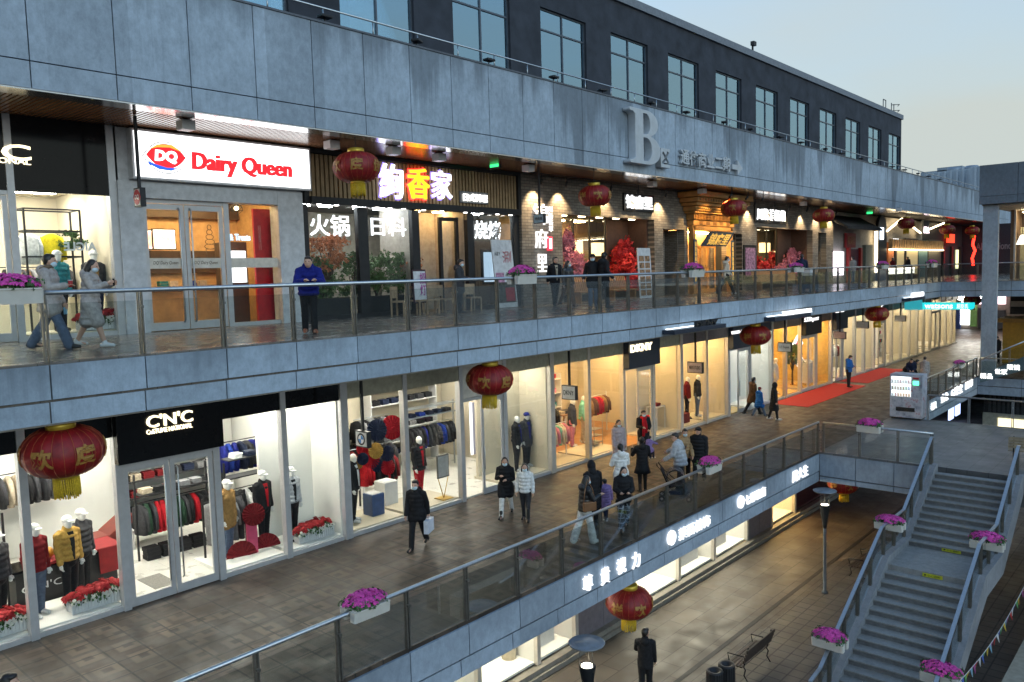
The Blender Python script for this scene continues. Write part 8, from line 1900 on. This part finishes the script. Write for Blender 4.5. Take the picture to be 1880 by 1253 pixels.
# --- plaza
c = on_z(1184, 1158, Z0 + 1.76); figure('man in black with a hooded jacket standing on the plaza with his back turned', Vector((c.x, c.y, Z0 + .012)), 30, 1.78, ((4, 2), (-4, 2)), ((4, .12, .3), (28, .15, 70, 30)), 0, -35, 0, 'black', .45, .01, 1, 'black', 1.15, 'b', 'short', False)
# stroller
sp = on_z(1240, 918, Z1 + .014); o = thing('baby_stroller', 'black baby stroller with a patterned canopy and four wheels', 'stroller', (0, 0, 0))
PATB = bpy.data.materials.new('patterned black canopy'); t_, b_ = nodes_of(PATB); v_ = t_.nodes.new('ShaderNodeTexVoronoi'); v_.inputs['Scale'].default_value = 16; t_.links.new(coords(t_), v_.inputs['Vector']); t_.links.new(ramp(t_, v_.outputs['Distance'], [(.25, (.3, .3, .32)), (.32, (.015, .015, .018))]), b_.inputs['Base Color'])
MB().rings([[(x + .3 * math.cos(R(a)) * .9, y, .62 + .32 * math.sin(R(a))) for a in range(20, 171, 15)] + [(x + .26 * math.cos(R(a)) * .9, y, .62 + .28 * math.sin(R(a))) for a in range(170, 19, -15)] for x, y in ((0, -.24), (0, .24))], True, False).build('canopy', PATB, o)
MB().box(-.25, .22, -.22, .22, .4, .46).add([(-.2, -.22, .44), (-.2, .22, .44), (-.42, .22, .95), (-.42, -.22, .95), (-.16, -.22, .44), (-.16, .22, .44), (-.38, .22, .95), (-.38, -.22, .95)], [(0, 1, 2, 3), (7, 6, 5, 4), (0, 4, 5, 1), (1, 5, 6, 2), (2, 6, 7, 3), (3, 7, 4, 0)]).build('seat', fabric('black'), o)
for s in (-.25, .25): MB().tube([(.38, s, .1), (.1, s, .45), (-.3, s, .8), (-.5, s, 1.05)], .014, 6).tube([(-.38, s, .1), (-.05, s, .5), (.1, s, .45)], .014, 6).build('frame', BLACKM, o)
MB().tube([(-.5, -.25, 1.05), (-.52, 0, 1.06), (-.5, .25, 1.05)], .018, 8).build('push_bar', BLACKM, o)
MB().box(-.28, .22, -.2, .2, .2, .32).build('basket', fabric('navy'), o)
for x in (.38, -.38):
    for s in (-.27, .27):
        MB().rings([[(x + r * math.cos(6.2832 * i / 18), s + y, .095 + r * math.sin(6.2832 * i / 18)) for i in range(18)] for r, y in ((.05, -.025), (.09, -.025), (.09, .025), (.05, .025))], False, True).build('wheel', BLACKM, o); MB().tube([(x, s - .02, .095), (x, s + .02, .095)], .03, 10).build('hub', STEEL, o)
o.location = sp; o.rotation_euler = (0, 0, R(-60))
# trolley by the blossom tree
c = on_z(1484, 536, Z2); o = thing('cargo_trolley', 'dark blue trolley with pale boxes on the gallery before the wide pink tree', 'trolley', (c.x, c.y, Z2)); B(c.x - .5, c.x + .5, c.y - .3, c.y + .3, Z2 + .15, Z2 + .75).build('body', NAVY, o, .02); B(c.x - .3, c.x + .2, c.y - .2, c.y + .2, Z2 + .752, Z2 + 1.05).build('box', WHITE, o)
for x in (-.4, .4): MB().tube([(c.x + x, c.y - .28, Z2 + .08), (c.x + x, c.y - .22, Z2 + .08)], .08, 12).build('wheel', BLACKM, o)

# ================================================================== MANNEQUINS
MG = 'white mannequins in the shop windows'
def mq(label, px, py, z, head, Y=None, **k):
    p = on_z(px, py, z) if Y is None else Vector((on_y(px, py, Y).x, Y, z))
    return figure(label, p, head, k.pop('H', 1.84), k.pop('legs', ((2, 2), (-3, 3))), k.pop('arms', ((4, .14, .25), (-4, .14, .25))), manq=True, group=MG, mask=False, vox=.013, **k)
zt = Z1 + .14
mq('mannequin in a gold down jacket over black, white cap, left of the lower double doors', 132, 1100, zt, -75, Y=YS1 + .85, coat='gold', hem=.52, puffy=.05, inner='black', trousers='black', cap='white', shoes='b')
mq('mannequin in a black down jacket standing behind the gold jacket mannequin', 150, 1000, ZF1, -70, Y=YS1 + 1.5, coat='charcoal', hem=.5, puffy=.05, trousers='black', cap='white', shoes='b')
mq('mannequin in a dark red patterned jacket half hidden by the shop column', 72, 1120, zt, -70, Y=YS1 + .8, coat='dark red', hem=.5, puffy=.02, trousers='denim', cap='white', shoes='w')
mq('mannequin in a dark puffer cut by the left edge of the lower shop window', 2, 1130, zt, -60, Y=YS1 + .9, coat='charcoal', hem=.5, puffy=.05, trousers='black', cap='white', shoes='b')
mq('mannequin in a camel overcoat right beside the lower double doors', 421, 1010, zt, -70, Y=YS1 + .9, coat='camel', hem=.42, trousers='denim', cap='white', shoes='b')
mq('mannequin in a black jacket with a red scarf beside the pink stand', 487, 1000, zt, -80, Y=YS1 + 1.0, coat='black', hem=.5, inner='red', trousers='black', cap='white', shoes='w')
mq('mannequin in a silver puffer in the white lined window', 537, 960, zt, -85, Y=YS1 + .75, coat='silver', hem=.52, puffy=.06, inner='black', trousers='black', cap='white', shoes='b')
mq('mannequin in a black tracksuit with white piping at the left of the paper fans', 650, 940, zt, -60, Y=YS1 + .7, coat='black', hem=.48, inner='white', trousers='black', shoes='w')
mq('mannequin in a black down coat and red scarf right of the paper fans', 772, 930, zt, -85, Y=YS1 + 1.0, coat='black', hem=.46, puffy=.04, inner='red', trousers='red', shoes='b')
mq('mannequin in a short black down jacket with blue collar in the pale window', 950, 868, zt, -70, Y=YS1 + .8, coat='black', hem=.53, puffy=.05, inner='cobalt', trousers='black', shoes='w')
mq('mannequin in a long olive black coat and blue hood in the pale window', 968, 862, zt, -95, Y=YS1 + .9, coat='charcoal', hem=.42, puffy=.02, inner='cobalt', trousers='black', shoes='w', cap='cobalt')
mq('mannequin in a dark coat standing on the orange timber floor', 1052, 840, ZF1, -70, Y=YS1 + 1.8, coat='charcoal', hem=.45, trousers='pink', shoes='w')
mq('mannequin in a mint jacket on the orange timber floor', 1072, 836, ZF1, -60, Y=YS1 + 1.9, coat='mint', hem=.5, puffy=.04, trousers='beige', shoes='w')
mq('mannequin in black behind the open door under the navy sign', 1186, 790, ZF1, -90, Y=YS1 + 1.6, coat='charcoal', hem=.46, trousers='navy', shoes='b', cap='white')
mq('mannequin in blue jeans and black jacket on the ochre floor', 1281, 770, zt, -80, Y=YS1 + .8, coat='black', hem=.5, trousers='denim', shoes='w')
mq('mannequin in red and black with a red bag on the ochre floor', 1262, 775, zt, -70, Y=YS1 + .9, coat='dark red', hem=.5, trousers='black', shoes='b')
mq('mannequin in a white coat in the window left of the amber doors', 1423, 715, zt, -80, Y=YS1 + .7, coat='white', hem=.4, trousers='white', shoes='w')
mq('mannequin in a teal puffer in the upper clothing shop window', 112, 590, Z2 + .14, -80, Y=YS2 + .5, coat='teal', hem=.5, puffy=.06, trousers='black', shoes='b', cap='white')
mq('mannequin in a navy and brown jacket in the upper clothing shop window', 178, 585, Z2 + .14, -85, Y=YS2 + .55, coat='charcoal', hem=.46, puffy=.03, inner='camel', trousers='navy', shoes='b', cap='white')
c = on_y(1258, 765, YS1 + .5); o = thing('red_bag', 'dark red paper bag on the ochre floor', 'bag', (c.x, YS1 + .5, zt)); B(c.x - .22, c.x + .22, YS1 + .4, YS1 + .6, zt, zt + .4).build('bag_body', fabric('dark red'), o); MB().tube([(c.x - .1, YS1 + .5, zt + .4), (c.x, YS1 + .5, zt + .52), (c.x + .1, YS1 + .5, zt + .4)], .008, 6).build('handle', fabric('dark red'), o)
bpy.data.scenes.remove(TMP)
